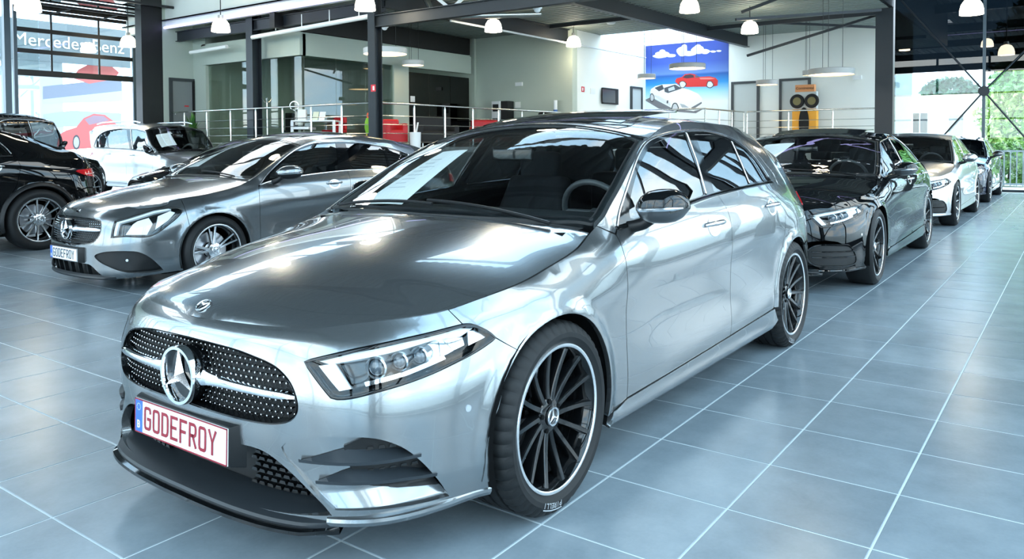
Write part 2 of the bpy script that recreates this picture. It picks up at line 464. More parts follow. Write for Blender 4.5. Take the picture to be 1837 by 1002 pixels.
# ------------------------------------------------------------------ stroke lettering (flat letters with thickness)
GLYPH = {
 'G': [[(1,.82),(.95,.95),(.8,1),(.2,1),(.05,.95),(0,.82),(0,.18),(.05,.05),(.2,0),(.8,0),(.95,.05),(1,.18),(1,.48),(.55,.48)]],
 'O': [[(.2,0),(.05,.05),(0,.18),(0,.82),(.05,.95),(.2,1),(.8,1),(.95,.95),(1,.82),(1,.18),(.95,.05),(.8,0),(.2,0)]],
 'D': [[(0,0),(0,1),(.7,1),(.92,.93),(1,.78),(1,.22),(.92,.07),(.7,0),(0,0)]],
 'E': [[(1,1),(0,1),(0,0),(1,0)],[(0,.52),(.8,.52)]], 'F': [[(1,1),(0,1),(0,0)],[(0,.5),(.8,.5)]],
 'R': [[(0,0),(0,1),(.75,1),(.95,.93),(1,.8),(1,.68),(.95,.55),(.75,.48),(0,.48)],[(.5,.48),(1,0)]],
 'Y': [[(0,1),(.5,.48),(1,1)],[(.5,.48),(.5,0)]], 'B': [[(0,0),(0,1),(.7,1),(.95,.9),(.95,.6),(.7,.5),(0,.5)],[(.7,.5),(1,.4),(1,.1),(.7,0),(0,0)]],
 'P': [[(0,0),(0,1),(.75,1),(1,.88),(1,.58),(.75,.46),(0,.46)]], 'I': [[(.5,0),(.5,1)]], 'L': [[(0,1),(0,0),(1,0)]],
 'M': [[(0,0),(0,1),(.5,.35),(1,1),(1,0)]], 'e': [[(0,.36),(.9,.36),(.9,.5),(.7,.68),(.25,.68),(0,.5),(0,.15),(.25,0),(.85,.02)]],
 'r': [[(.1,0),(.1,.68)],[(.1,.45),(.4,.66),(.8,.66)]], 'c': [[(.9,.6),(.7,.68),(.25,.68),(0,.5),(0,.15),(.25,0),(.9,.05)]],
 'd': [[(.9,1),(.9,0)],[(.9,.2),(.65,0),(.25,0),(0,.18),(0,.5),(.25,.68),(.65,.68),(.9,.5)]], 's': [[(.85,.6),(.6,.68),(.2,.66),(.05,.5),(.3,.36),(.7,.32),(.88,.18),(.7,0),(.05,.05)]],
 '-': [[(.15,.38),(.85,.38)]], 'n': [[(.1,0),(.1,.68)],[(.1,.5),(.4,.68),(.75,.66),(.88,.5),(.88,0)]], 'z': [[(.05,.66),(.85,.66),(.05,0),(.88,0)]]}
def strokes(text, h, w, gapw, t):
    """list of thick polyline quads in 2D for a text, origin lower left; returns V2, F, width"""
    V = []; Fc = []; x = 0
    for ch in text:
        if ch == ' ': x += w*.6; continue
        for pl in GLYPH[ch]:
            P = np.array([(x+t/2+p[0]*(w-t), t/2+p[1]*(h-t)) for p in pl]); closed = np.allclose(P[0], P[-1])
            if closed: P = P[:-1]
            n = len(P)
            a = P-np.roll(P, 1, 0); b = np.roll(P, -1, 0)-P
            if not closed: a[0] = b[0]; b[-1] = a[-1]
            a /= np.maximum(np.linalg.norm(a, axis=1)[:, None], 1e-9); b /= np.maximum(np.linalg.norm(b, axis=1)[:, None], 1e-9)
            m = np.stack([-(a+b)[:, 1], (a+b)[:, 0]], 1); k = np.maximum(np.einsum('ij,ij->i', m, m)/2, .5)
            q = m/k[:, None]*t/2
            if not closed: P[0] -= b[0]*t/2*.98; P[-1] += a[-1]*t/2*.98
            b0 = len(V); V += list(P+q)+list(P-q)
            for i in range(n if closed else n-1):
                j = (i+1) % n; Fc.append((b0+n+i, b0+n+j, b0+j, b0+i))
        x += w+gapw
    return np.array(V), Fc, x-gapw
def flat_text(name, text, h, w, gapw, t, mapf, mat, parent=None):
    V, Fc, W = strokes(text, h, w, gapw, t)
    return mk(name, [mapf(p[0], p[1]) for p in V], Fc, mat, parent)

# ------------------------------------------------------------------ wheel, built at the origin, outside face towards +y
def star_shape(mb, r, y, thick=.006, n=40, ring=.1, arm=.09):
    """three-pointed star in a ring, in the xz plane facing +y"""
    tr = r*ring
    prof = [(r-2*tr, y), (r-1.6*tr, y+thick), (r-.4*tr, y+thick), (r, y), (r, y-thick), (r-2*tr, y-thick)]
    mb.lathe(prof, n, 'y', close=True)
    for k in range(3):
        a = math.pi/2+k*2*math.pi/3; d = np.array((math.cos(a), math.sin(a))); q = np.array((-d[1], d[0]))
        tip = d*(r-tr); b1 = q*r*arm*1.6+d*r*arm*.9; b2 = -q*r*arm*1.6+d*r*arm*.9
        V = [(0, y+thick*1.6, 0), (b1[0], y-thick*.3, b1[1]), (tip[0], y+thick*.3, tip[1]), (b2[0], y-thick*.3, b2[1])]
        mb.add(V, [(0, 2, 1), (0, 3, 2)])
    return mb
def make_wheel(R, rr, width, nsp=14, style='multi', spoke=None, lip=None, rimm=None, detail=True, word=False, disc=True):
    spoke = spoke or M['black_gloss']; lip = lip or M['alu']; rimm = rimm or M['black_gloss']
    w2 = width/2; seg = 192 if detail else 64
    prof = [(rr-.004, -w2*.82), (rr+.006, -w2*.9), (rr+.35*(R-rr), -w2*1.06), (R-.030, -w2*1.02), (R-.010, -w2*.9), (R, -w2*.72)]
    if detail:
        for c in (-.42, 0, .42): prof += [(R, w2*c-.006), (R-.007, w2*c-.005), (R-.007, w2*c+.005), (R, w2*c+.006)]
    prof += [(R, w2*.72), (R-.010, w2*.9), (R-.030, w2*1.02), (rr+.55*(R-rr), w2*1.06), (rr+.35*(R-rr), w2*1.05), (rr+.012, w2*.93), (rr-.004, w2*.88)]
    V = []; m = len(prof)
    for i in range(seg):
        a = 2*math.pi*i/seg
        for r, h in prof:
            if detail and i % 4 == 0 and abs(h) > w2*.45 and r > R-.035: r -= .006
            V.append((r*math.cos(a), h, r*math.sin(a)))
    Fc = [(i*m+k, i*m+k+1, ((i+1) % seg)*m+k+1, ((i+1) % seg)*m+k) for i in range(seg) for k in range(m-1)]
    wheel = MB().add(V, Fc).build('wheel', M['rubber'], None, smooth=True, angle=30)
    # rim barrel and lip
    b = MB().lathe([(rr-.007, w2*.93), (rr-.014, w2*.84), (rr-.028, w2*.5), (rr-.035, -w2*.8), (rr-.006, -w2*.86)], 64, 'y')
    rim = b.build('rim', rimm, wheel, smooth=True, fix=False)
    l = MB().lathe([(rr-.0075, w2*.90), (rr-.006, w2*.945), (rr-.001, w2*.968), (rr+.006, w2*.96), (rr+.010, w2*.90)], 96, 'y')
    l.build('rim_lip', lip, wheel, smooth=True)
    yo = w2*.86
    def spoke_mesh(wr, wt, dep, ang=0., hubr=.055, endr=None):
        endr = endr or rr-.014
        rs = np.linspace(hubr, endr, 7); V = []
        for r in rs:
            t = (r-hubr)/(endr-hubr); w = wr+(wt-wr)*t
            y0 = yo-.030+.030*t**1.6; o = ang*math.sin(t*math.pi*.5)
            V += [(-w/2+o, y0-dep*(1-.3*t), r), (-w*.46+o, y0-.006, r), (-w*.30+o, y0, r), (w*.30+o, y0, r), (w*.46+o, y0-.006, r), (w/2+o, y0-dep*(1-.3*t), r)]
        n = 6; Fc = [(i*n+k, (i+1)*n+k, (i+1)*n+k+1, i*n+k+1) for i in range(6) for k in range(n-1)]
        return V, Fc
    mesh = None
    def put(V, Fc, angs, mat, nm='spoke'):
        o = MB().add(V, Fc).build(nm, mat, wheel, smooth=True, angle=35)
        for k, a in enumerate(angs):
            c = o if k == 0 else o.copy()
            if k: COL.objects.link(c); c.parent = wheel
            c.rotation_euler = (0, a, 0)
    if style == 'multi':
        V, Fc = spoke_mesh(.027, .022, .045, .012)
        put(V, Fc, [2*math.pi*k/nsp for k in range(nsp)], spoke)
    elif style == 'twin':
        for sgn in (-1, 1):
            V, Fc = spoke_mesh(.026, .020, .04, .0)
            put(V, Fc, [2*math.pi*k/nsp+sgn*.155 for k in range(nsp)], spoke)
    # hub: drum, bolts, cap
    h = MB().lathe([(.0, yo-.026), (.044, yo-.026), (.066, yo-.034), (.072, yo-.06), (.072, yo-.09)], 40, 'y')
    hub = h.build('hub', spoke, wheel, smooth=True)
    if detail:
        bo = MB()
        for k in range(5):
            a = 2*math.pi*k/5+.3
            bo.lathe([(0, yo-.024), (.0085, yo-.025), (.0085, yo-.045)], 12, 'y', (.052*math.cos(a), 0, .052*math.sin(a)))
        bo.build('wheel_bolts', M['dark'], wheel, smooth=True)['kind'] = 'stuff'
    cp = MB().lathe([(0, yo-.018), (.030, yo-.018), (.035, yo-.021), (.035, yo-.03)], 40, 'y')
    cp.build('hub_cap', M['black_gloss'] if detail else M['satin'], wheel, smooth=True)
    star_shape(MB(), .034, yo-.0165, .003, 32, .12).build('cap_star', M['satin'], wheel, smooth=True, angle=20)
    if disc:
        d = MB().lathe([(.07, -.02), (.165, -.02), (.165, -.045), (.07, -.045)], 64, 'y', close=True)
        d.build('brake_disc', M['disc'], wheel, smooth=True, angle=30)
    if word:
        # maker's lettering near the foot of the sidewall, reading from the hub outwards
        V, Fc, W = strokes('PIRELLI', .018, .013, .0035, .0035)
        rr0 = R-.046; a0 = -math.pi/2+.36
        def mp(u, v):
            a = a0+(u-W/2)/rr0; r = rr0+v-.009
            return (r*math.cos(a), w2*1.075, r*math.sin(a))
        o = mk('sidewall_lettering', [mp(p[0], p[1]) for p in V], Fc, pbr('tyre letter grey', (.30,.32,.34), .6), wheel)
        lt = pbr('tyre letter grey', (.30,.32,.34), .6); n = 12
        ring = [mp(W*k/n, v) for v in (.0215, .0255) for k in range(n+1)]
        mk('sidewall_underline', ring, [(k, k+1, n+2+k, n+1+k) for k in range(n)], lt, wheel)
    return wheel
def set_wheel(proto, car, x, y, z, side, steer=0., copy=True, spin=0., nm=None):
    w = copy_tree(proto, car) if copy else proto
    if not copy: w.parent = car
    w.location = (x, y*side, z); w.rotation_euler = (0, spin, (0 if side > 0 else math.pi)+steer)
    return w

# ------------------------------------------------------------------ plate with letters
def make_plate(car, x, z, tilt, colm, holder=True, rev=False, yc=0., width=.52, hh=.113):
    d = -1 if rev else 1
    def P(y, zz, o): return (x+d*o-d*tilt*(zz), yc+d*y, z+zz)
    pb = MB()
    y1, z1 = width/2, hh/2
    def slab(mb, y0, y1_, z0, z1_, o0, o1):
        V = [P(a, b, o) for o in (o0, o1) for a, b in ((y0, z0), (y1_, z0), (y1_, z1_), (y0, z1_))]
        return mb.add(V, [(0, 3, 2, 1), (4, 5, 6, 7), (0, 1, 5, 4), (1, 2, 6, 5), (2, 3, 7, 6), (3, 0, 4, 7)])
    slab(pb, -y1, y1, -z1, z1, 0, .004)
    plate = pb.build('number_plate', M['plate'], car)
    b = MB()
    for r in ((-y1, y1, z1-.004, z1), (-y1, y1, -z1, -z1+.004), (-y1, -y1+.004, -z1, z1), (y1-.004, y1, -z1, z1)): slab(b, *r, .0035, .0055)
    b.build('plate_border', colm, plate)
    slab(MB(), -y1+.004, -y1+.046, -z1+.004, z1-.004, .0035, .0052).build('plate_band', M['eu'], plate)
    flat_text('plate_country_letter', 'B', .026, .017, 0, .005, lambda u, v: P(-y1+.016+u, -z1+.016+v, .0058), M['plate'], plate)
    st = MB()
    for k in range(12):
        a = k*math.pi/6; st.add([P(-y1+.025+.011*math.cos(a)+.0018*math.cos(t), z1-.026+.011*math.sin(a)+.0018*math.sin(t), .0057) for t in (0, 1.57, 3.14, 4.71)], [(0, 1, 2, 3)])
    st.build('plate_stars', M['plate'], plate)['kind'] = 'stuff'
    W = strokes('GODEFROY', .078, .043, .0105, .0105)[2]
    flat_text('plate_letters', 'GODEFROY', .078, .0425, .0098, .0105, lambda u, v: P(-y1+.058+u, -.039+v, .0058), colm, plate)
    if holder:
        V = []
        for o, gx, gz in ((-.045, .03, .012), (-.001, .004, .004)):
            V += [P(a, b, o) for a, b in ((-y1-gx, -z1-gz), (y1+gx, -z1-gz), (y1+gx, z1+gz), (-y1-gx, z1+gz))]
        MB().add(V, [(0, 3, 2, 1), (4, 5, 6, 7), (0, 1, 5, 4), (1, 2, 6, 5), (2, 3, 7, 6), (3, 0, 4, 7)]).build('plate_holder', M['black_plastic'], plate, bevel=.004)
    return plate

# ------------------------------------------------------------------ mirror on a stalk, left side; sections along y
def make_mirror(car, x, y, z, w, h, d, upper, lower, side=1, signal=True, name='door_mirror', fold=0.):
    """x,y,z inner lower point of the housing; w outward, h high, d deep"""
    ns, nr = 9, 20
    V = []
    for i in range(ns):
        t = i/(ns-1); sc = (1-.75*abs(2*t-1)**3.2)
        cy = y+w*t; cz = z+h*.5+.012*t; cx = x-.03*t
        for k in range(nr):
            a = 2*math.pi*k/nr; ca, sa = math.cos(a), math.sin(a)
            ex = abs(ca)**.8*math.copysign(1, ca); ez = abs(sa)**.75*math.copysign(1, sa)
            V.append((cx+(d*.62 if ca > 0 else d*.38)*ex*sc, (cy)*side, cz+h*.5*ez*sc))
    Fc = [(i*nr+k, (i+1)*nr+k, (i+1)*nr+(k+1) % nr, i*nr+(k+1) % nr) for i in range(ns-1) for k in range(nr)]
    Fc += [tuple(range(nr)), tuple((ns-1)*nr+k for k in range(nr))[::-1]]
    def fo(p):
        """swing about the hinge, outward axis turning to the rear"""
        c_, s_ = math.cos(fold), math.sin(fold); dx, dy = p[0]-x, p[1]*side-y
        return (x+dx*c_-dy*s_, (y+dx*s_+dy*c_)*side, p[2])
    V = [fo(v) for v in V]
    up = [f for f in Fc if np.mean([V[i][2] for i in f]) > z+h*.47]; lo = [f for f in Fc if f not in up]
    if side < 0: up = [f[::-1] for f in up]; lo = [f[::-1] for f in lo]
    m = MB().add(V, up).build(name, upper, car, smooth=True, fix=False, angle=60)
    MB().add(V, lo).build('mirror_lower_shell', lower, m, smooth=True, fix=False, angle=60)
    st = MB().tube([(x-.01, (y-.055)*side, z-.02), (x-.01, (y+.02)*side, z+.0), (x-.015, (y+.07)*side, z+.03)], [.028, .024, .02], 10)
    st.build('mirror_arm', M['black_plastic'], m, smooth=True)
    if signal:
        P = []
        for i in range(7):
            t = .06+.88*i/6; sc = (1-.75*abs(2*t-1)**3.2); P.append(fo((x-.03*t+d*.62*sc+.001, (y+w*t)*side, z+h*.44+.012*t)))
        MB().tube(P, [.003]+[.009]*5+[.004], 8).build('indicator_strip', M['satin'], m, smooth=True)
    g = MB(); gv = []
    for k in range(nr):
        a = 2*math.pi*k/nr; gv.append(fo((x-.02-d*.385, (y+w*.5+w*.42*math.cos(a))*side, z+h*.5+h*.36*math.sin(a))))
    MB().add(gv, [tuple(range(nr))]).build('mirror_glass', M['chrome'], m)
    return m
def rbox(name, x0, x1, y0, y1, z0, z1, mat, parent, bev=.03, seg=3):
    return MB().box(x0, x1, y0, y1, z0, z1).build(name, mat, parent, bevel=bev, seg=seg, angle=50)
def interior(car, x0, wd=.52, seatx=-1.35, zf=.32, wheel_y=.36, zr=1.22, dashz=.93):
    """x0 dashboard front"""
    d = rbox('dashboard', x0-.55, x0, -.70, .70, .62, dashz, M['dash'], car, .05)
    # steering wheel
    o = MB()
    c = np.array((x0-.72, wheel_y, dashz-.03)); ax = np.array((-.9, 0, .42)); ax /= np.linalg.norm(ax); u = np.array((0, 1, 0.)); v = np.cross(ax, u)
    o.tube([tuple(c+.18*(u*math.cos(a)+v*math.sin(a))) for a in np.linspace(0, 2*math.pi, 33)], .015, 10, False)
    o.tube([tuple(c-u*.17), tuple(c+u*.17)], .02, 8); o.tube([tuple(c), tuple(c-ax*.3)], .035, 10)
    o.build('steering_wheel', pbr('steering leather', (.05,.054,.058), .45), car, smooth=True)
    for sy in (-1, 1):
        s = rbox('front_seat', seatx-.05, seatx+.5, sy*.37-.25, sy*.37+.25, zf, zf+.22, M['cloth'], car, .06)
        V = []
        for t, ww in ((0, .25), (.5, .26), (1, .19)):
            xx = seatx-.02-.22*t; zz = zf+.15+.62*t
            V += [(xx, sy*.37-ww, zz), (xx, sy*.37+ww, zz), (xx-.13, sy*.37+ww, zz-.02), (xx-.13, sy*.37-ww, zz-.02)]
        MB().add(V, [(0,3,2,1),(8,9,10,11)]+[(4*i+k, 4*i+(k+1) % 4, 4*i+4+(k+1) % 4, 4*i+4+k) for i in (0, 1) for k in range(4)]).build('seat_back', M['cloth'], s, bevel=.04, seg=3)
        rbox('headrest', seatx-.36, seatx-.25, sy*.37-.13, sy*.37+.13, zr-.14, zr+.04, M['cloth'], s, .04)
    r = rbox('rear_seat', seatx-1.35, seatx-.85, -.6, .6, zf, zf+.25, M['cloth'], car, .06)
    rbox('rear_seat_back', seatx-1.5, seatx-1.28, -.6, .6, zf+.2, zf+.75, M['cloth'], r, .06)
    for sy in (-1, 1): rbox('rear_headrest', seatx-1.52, seatx-1.42, sy*.35-.12, sy*.35+.12, zf+.76, zf+.92, M['cloth'], r, .035)
    im = rbox('interior_mirror', x0-.52, x0-.49, -.12, .12, zr+.0, zr+.065, M['black_gloss'], car, .012)
def arch_liner(car, x, zc, r, y0, y1, a0=-.35, a1=math.pi+.35):
    n = 24
    for s_ in (1, -1):
        V = []
        for i in range(n+1):
            a = a0+(a1-a0)*i/n; V += [(x+r*math.cos(a), s_*y1, max(zc+r*math.sin(a), .17)), (x+r*math.cos(a), s_*y0, max(zc+r*math.sin(a), .17))]
        V += [(x, s_*y0, zc)]
        MB().add(V, [(2*i, 2*i+1, 2*i+3, 2*i+2) for i in range(n)]+[(2*i+1, 2*n+2, 2*i+3) for i in range(n)]).build('wheel_arch_liner', M['dark'], car, fix=False, smooth=True)
def handle(car, w, s, z, side, mat, L=.2):
    """pull handle over a shallow bowl, built on the wrap surface"""
    a = np.linspace(0, 2*math.pi, 33)[:-1]
    bowl = np.stack([s+L*.38*np.cos(a), z+.048*np.sin(a)], 1)
    h = panel('door_handle', w, bowl, mat, car, res=.02, off=lambda u, v: .0015-.004*np.clip(1-((u-s)/(L*.38))**2-((v-z)/.048)**2, 0, 1), gap=0, flange=.004, side=side)
    t = np.linspace(-.5, .5, 13); P = surf_points(w, np.stack([s+t*L, z+.012+0*t], 1), 0)
    P = P[0]+P[1]*(.030*np.clip(1-(2*t)**4, 0, 1))[:, None]
    P = P*[1, side, 1]
    rr = .013*(1-.35*np.abs(2*t)**3)
    MB().tube([tuple(p) for p in P], list(rr), 10).build('handle_grip', mat, h, smooth=True)
    return h
def line_on(w, pts, n=30): return smooth_loop([p if len(p) == 2 else p for p in pts], .02, closed=False)
def arc(c, r, a0, a1, n=24):
    a = np.linspace(a0, a1, n); return [(c[0]+r*math.cos(t), c[1]+r*math.sin(t)) for t in a]
def ztl(w, s0, s1, n=40, d=0.):
    s = np.linspace(s0, s1, n); return [(a, b+d) for a, b in zip(s, w.ztop(s))]
def mirror_half(h): return list(h)+[(-a, b) for a, b in h[::-1]]          # wrap: (s,z)
def mirror_half_y(h): return list(h)+[(a, -b) for a, b in h[::-1]]        # top: (x,y)
def dense(P, res=.02):
    P = np.array([p[:2] for p in P], float); out = []
    for a, b in zip(P, np.roll(P, -1, 0)):
        L = np.linalg.norm(b-a)
        if L < 1e-6: continue
        k = max(1, int(math.ceil(L/res))); out += [a+(b-a)*i/k for i in range(k)]
    return np.array(out)
#<HERO>
def arch_feat(ax, az, r, amt=.010, wid=.06):
    def f(s, x, y, z):
        q = np.hypot(x-ax, z-az)
        t = np.clip(1-np.abs(q-r)/wid, 0, 1)
        return -amt*t*t*(3-2*t)
    return f
def hero_surfaces():
    plan = [(.866,0),(.862,.15),(.85,.3),(.822,.45),(.768,.58),(.68,.69),(.55,.775),(.36,.84),(.1,.878),(-.2,.886),(-.8,.890),(-1.4,.892),(-2.,.892),(-2.6,.888),(-2.9,.875),(-3.15,.845),(-3.32,.79),(-3.43,.68),(-3.49,.5),(-3.52,.25),(-3.53,0)]
    st = [(('y',0),[(.12,.0),(.2,.012),(.3,.012),(.42,.0),(.5,.0),(.58,.008),(.64,.016),(.68,.025),(.70,.034),(.718,.054)]),
          (('y',.45),[(.12,.0),(.2,.004),(.3,.004),(.42,.0),(.5,.0),(.58,.010),(.64,.022),(.68,.037),(.70,.048),(.728,.080)]),
          (('y',.66),[(.12,.02),(.2,.006),(.3,.0),(.45,.0),(.54,.008),(.62,.034),(.68,.064),(.742,.12)]),
          (('x',.49),[(.12,.05),(.2,.02),(.3,.002),(.45,.0),(.54,.006),(.62,.030),(.68,.06),(.75,.115)]),
          (('x',.33),[(.12,.05),(.2,.02),(.3,.002),(.45,.0),(.56,.004),(.65,.026),(.72,.055),(.775,.10)]),
          (('x',0),[(.15,.03),(.3,.0),(.6,.0),(.68,.004),(.74,.016),(.79,.042),(.83,.085)]),
          (('x',-.3),[(.15,.05),(.25,.02),(.4,.012),(.6,.008),(.7,.004),(.78,.010),(.84,.028),(.88,.06),(.905,.095)]),
          (('x',-.5),[(.15,.05),(.25,.022),(.4,.014),(.6,.012),(.72,.004),(.80,.004),(.87,.020),(.92,.05),(.96,.082),(1.03,.13),(1.1,.172)]),
          (('x',-.9),[(.15,.05),(.25,.02),(.35,.010),(.5,.018),(.65,.012),(.75,.002),(.82,.004),(.89,.018),(.945,.043),(.97,.060),(1.05,.10),(1.2,.182),(1.27,.225)]),
          (('x',-1.6),[(.15,.05),(.25,.02),(.35,.010),(.5,.02),(.65,.014),(.76,.002),(.83,.003),(.91,.018),(.965,.04),(.99,.056),(1.1,.108),(1.25,.19),(1.35,.253),(1.395,.30)]),
          (('x',-2.3),[(.15,.05),(.25,.015),(.35,.006),(.5,.014),(.65,.010),(.76,.002),(.84,.003),(.92,.016),(.995,.045),(1.02,.06),(1.1,.105),(1.25,.19),(1.34,.25),(1.385,.30)]),
          (('x',-2.75),[(.15,.05),(.3,.0),(.6,-.004),(.72,-.002),(.8,.004),(.88,.018),(.97,.055),(1.05,.10),(1.15,.155),(1.25,.22),(1.34,.31)]),
          (('x',-3.1),[(.15,.05),(.3,.0),(.6,.0),(.75,.008),(.85,.028),(.95,.075),(1.05,.13),(1.15,.19),(1.25,.28)]),
          (('r',.7),[(.15,.06),(.35,.01),(.55,.0),(.7,.02),(.85,.05),(.95,.09),(1.05,.14)]),
          (('r',0),[(.15,.06),(.35,.01),(.55,.0),(.7,.02),(.85,.05),(.95,.09),(1.05,.14)])]
    zt = [(('y',0),.718),(('y',.45),.728),(('y',.66),.742),(('x',.49),.75),(('x',.33),.775),(('x',0),.83),(('x',-.3),.905),(('x',-.4),.945),(('x',-.6),1.05),(('x',-.9),1.205),(('x',-1.15),1.305),(('x',-1.4),1.365),(('x',-1.8),1.395),(('x',-2.3),1.385),(('x',-2.75),1.335),(('x',-3.05),1.26),(('x',-3.25),1.16),(('r',.6),1.02),(('r',0),1.02)]
    w = Wrap(plan, st, zt, [arch_feat(0,.331,.36), arch_feat(-2.729,.331,.36)])
    e = w.edge(500)
    i = e[:, 0] > -.36
    j = e[:, 0] < -.40
    hx, hy, hz = e[i].T
    hood = Top([(.814,.718),(.803,.733),(.785,.748),(.75,.766),(.7,.785),(.6,.818),(.4,.868),(.2,.905),(0,.935),(-.2,.962),(-.4,.985)], np.r_[hx,-.5], np.r_[hy,.74], np.r_[hz,.945], 2.6, bow=.3)
    cx, cy, cz = e[j].T
    k = np.argmax(cx); 
    can = Top([(-.2,.93),(-.28,.972),(-.6,1.142),(-.9,1.285),(-1.1,1.362),(-1.3,1.408),(-1.6,1.433),(-1.9,1.437),(-2.2,1.427),(-2.6,1.392),(-2.9,1.34),(-3.05,1.30),(-3.2,1.2),(-3.4,1.07),(-3.5,1.02)], np.r_[cx,-.2], np.r_[cy,.80], np.r_[cz,.86], 2.2, bow=.22)
    return w, hood, can
#</HERO>
#<CLA>
def cla_surfaces():
    plan = [(.93,0),(.925,.15),(.908,.3),(.872,.45),(.81,.58),(.71,.69),(.57,.77),(.37,.832),(.1,.868),(-.2,.876),(-.8,.880),(-1.4,.882),(-2.,.882),(-2.6,.880),(-2.9,.868),(-3.2,.838),(-3.42,.78),(-3.55,.66),(-3.62,.48),(-3.66,.25),(-3.67,0)]
    st = [(('y',0),[(.12,.03),(.2,.0),(.3,.0),(.4,.0),(.5,.008),(.58,.02),(.64,.045),(.67,.07),(.69,.10)]),
          (('y',.45),[(.12,.03),(.2,.0),(.3,.0),(.4,.0),(.5,.010),(.58,.024),(.64,.048),(.68,.075),(.715,.12)]),
          (('y',.66),[(.12,.03),(.2,.0),(.3,.0),(.42,.0),(.5,.006),(.58,.024),(.66,.065),(.72,.115),(.75,.15)]),
          (('x',.5),[(.12,.05),(.2,.02),(.3,.0),(.45,.0),(.54,.008),(.62,.030),(.70,.07),(.77,.125)]),
          (('x',.33),[(.12,.05),(.2,.02),(.3,.0),(.45,.0),(.56,.006),(.65,.024),(.73,.058),(.80,.115)]),
          (('x',0),[(.15,.03),(.3,.0),(.6,.0),(.68,.004),(.75,.020),(.80,.046),(.84,.09)]),
          (('x',-.3),[(.15,.05),(.25,.02),(.4,.012),(.6,.004),(.70,.0),(.78,.012),(.84,.034),(.88,.066),(.905,.10)]),
          (('x',-.5),[(.15,.05),(.25,.022),(.4,.016),(.6,.012),(.70,.0),(.78,.004),(.86,.022),(.92,.055),(.96,.085),(1.03,.13),(1.1,.172)]),
          (('x',-.9),[(.15,.05),(.25,.02),(.35,.012),(.5,.024),(.64,.018),(.735,.0),(.80,.006),(.88,.022),(.935,.046),(.97,.066),(1.05,.11),(1.2,.20),(1.27,.25)]),
          (('x',-1.6),[(.15,.05),(.25,.02),(.35,.012),(.5,.024),(.66,.02),(.77,.002),(.83,.006),(.91,.022),(.95,.042),(.985,.062),(1.1,.12),(1.25,.21),(1.33,.27),(1.37,.32)]),
          (('x',-2.3),[(.15,.05),(.25,.015),(.35,.006),(.5,.014),(.68,.014),(.80,.002),(.85,.005),(.92,.018),(.965,.042),(1.0,.06),(1.1,.115),(1.22,.19),(1.3,.25),(1.34,.31)]),
          (('x',-2.75),[(.15,.05),(.3,.0),(.6,-.004),(.72,-.002),(.8,.004),(.88,.018),(.97,.055),(1.05,.10),(1.15,.16),(1.22,.22),(1.29,.31)]),
          (('x',-3.15),[(.15,.05),(.3,.0),(.6,.0),(.75,.008),(.85,.028),(.95,.075),(1.05,.14),(1.12,.2),(1.2,.28)]),
          (('r',.7),[(.15,.06),(.35,.01),(.55,.0),(.7,.02),(.85,.05),(.95,.09),(1.05,.14)]),
          (('r',0),[(.15,.06),(.35,.01),(.55,.0),(.7,.02),(.85,.05),(.95,.09),(1.05,.14)])]
    zt = [(('y',0),.69),(('y',.45),.715),(('y',.66),.75),(('x',.5),.77),(('x',.33),.80),(('x',0),.84),(('x',-.3),.90),(('x',-.42),.945),(('x',-.6),1.04),(('x',-.9),1.185),(('x',-1.2),1.295),(('x',-1.5),1.35),(('x',-1.9),1.368),(('x',-2.4),1.335),(('x',-2.8),1.275),(('x',-3.1),1.205),(('x',-3.35),1.11),(('r',.6),1.02),(('r',0),1.02)]
    w = Wrap(plan, st, zt, [arch_feat(0,.32,.35), arch_feat(-2.699,.32,.35)])
    e = w.edge(500); i = e[:, 0] > -.38; j = e[:, 0] < -.42
    hx, hy, hz = e[i].T; cx, cy, cz = e[j].T
    hood = Top([(.84,.69),(.82,.715),(.78,.742),(.7,.775),(.5,.825),(.3,.868),(0,.918),(-.2,.948),(-.4,.972)], np.r_[hx,-.5], np.r_[hy,.73], np.r_[hz,.945], 2.6, bow=.3)
    can = Top([(-.25,.925),(-.34,.968),(-.6,1.105),(-.9,1.25),(-1.1,1.33),(-1.3,1.39),(-1.6,1.425),(-1.9,1.428),(-2.2,1.412),(-2.6,1.36),(-2.9,1.30),(-3.1,1.25),(-3.3,1.16),(-3.5,1.06),(-3.6,1.02)], np.r_[cx,-.2], np.r_[cy,.79], np.r_[cz,.86], 2.2, bow=.22)
    return w, hood, can
#</CLA>
# ================================================================== the showroom
def cam_pt(u, v, d):
    """world point seen at pixel (u,v) at distance d along the view axis"""
    p = Vector(CAM_POS)+(_F+_R2*((u-918.5)/1409.68)-_U2*((v-300.93)/1409.68))*d
    return (p.x, p.y, p.z)
W_ = dict(
    wall=pbr('wall paint grey green', (186,196,184), .85, noise=(.8,.03)), wall_white=pbr('wall paint white', (240,241,234), .85, noise=(.8,.02)),
    steel=pbr('dark steel', (34,40,46), .45, .2), steel_face=pbr('steel grey face', (78,92,102), .4, .3), black=pbr('black cladding', (12,13,15), .5),
    deck=pbr('ceiling deck', (132,142,138), .6), deck_dark=pbr('hall ceiling deck', (88,94,96), .6), stainless=pbr('stainless tube', (205,208,204), .22, 1),
    frame=pbr('door frame anthracite', (52,57,60), .5), leaf=pbr('door leaf', (190,196,194), .6), leaf_grey=pbr('door leaf grey', (128,132,132), .6),
    fglass=glass('facade glass', (.93,.97,.97), 1.5, 1.), oglass=glass('office glass', (.74,.80,.77), 1.5, 1.2), dglass=glass('dark glass', (.04,.052,.06), 1.5, 1.3), mglass=glass('pale blue glass', (.70,.86,.93), 1.5, 1.),
    carpet=pbr('platform floor', (120,126,126), .6), white=pbr('white lacquer', (232,234,234), .35), red=pbr('red upholstery', (190,12,24), .5), blackf=pbr('black fabric', (20,21,23), .7))
def struct(o): o['kind'] = 'structure'; return o
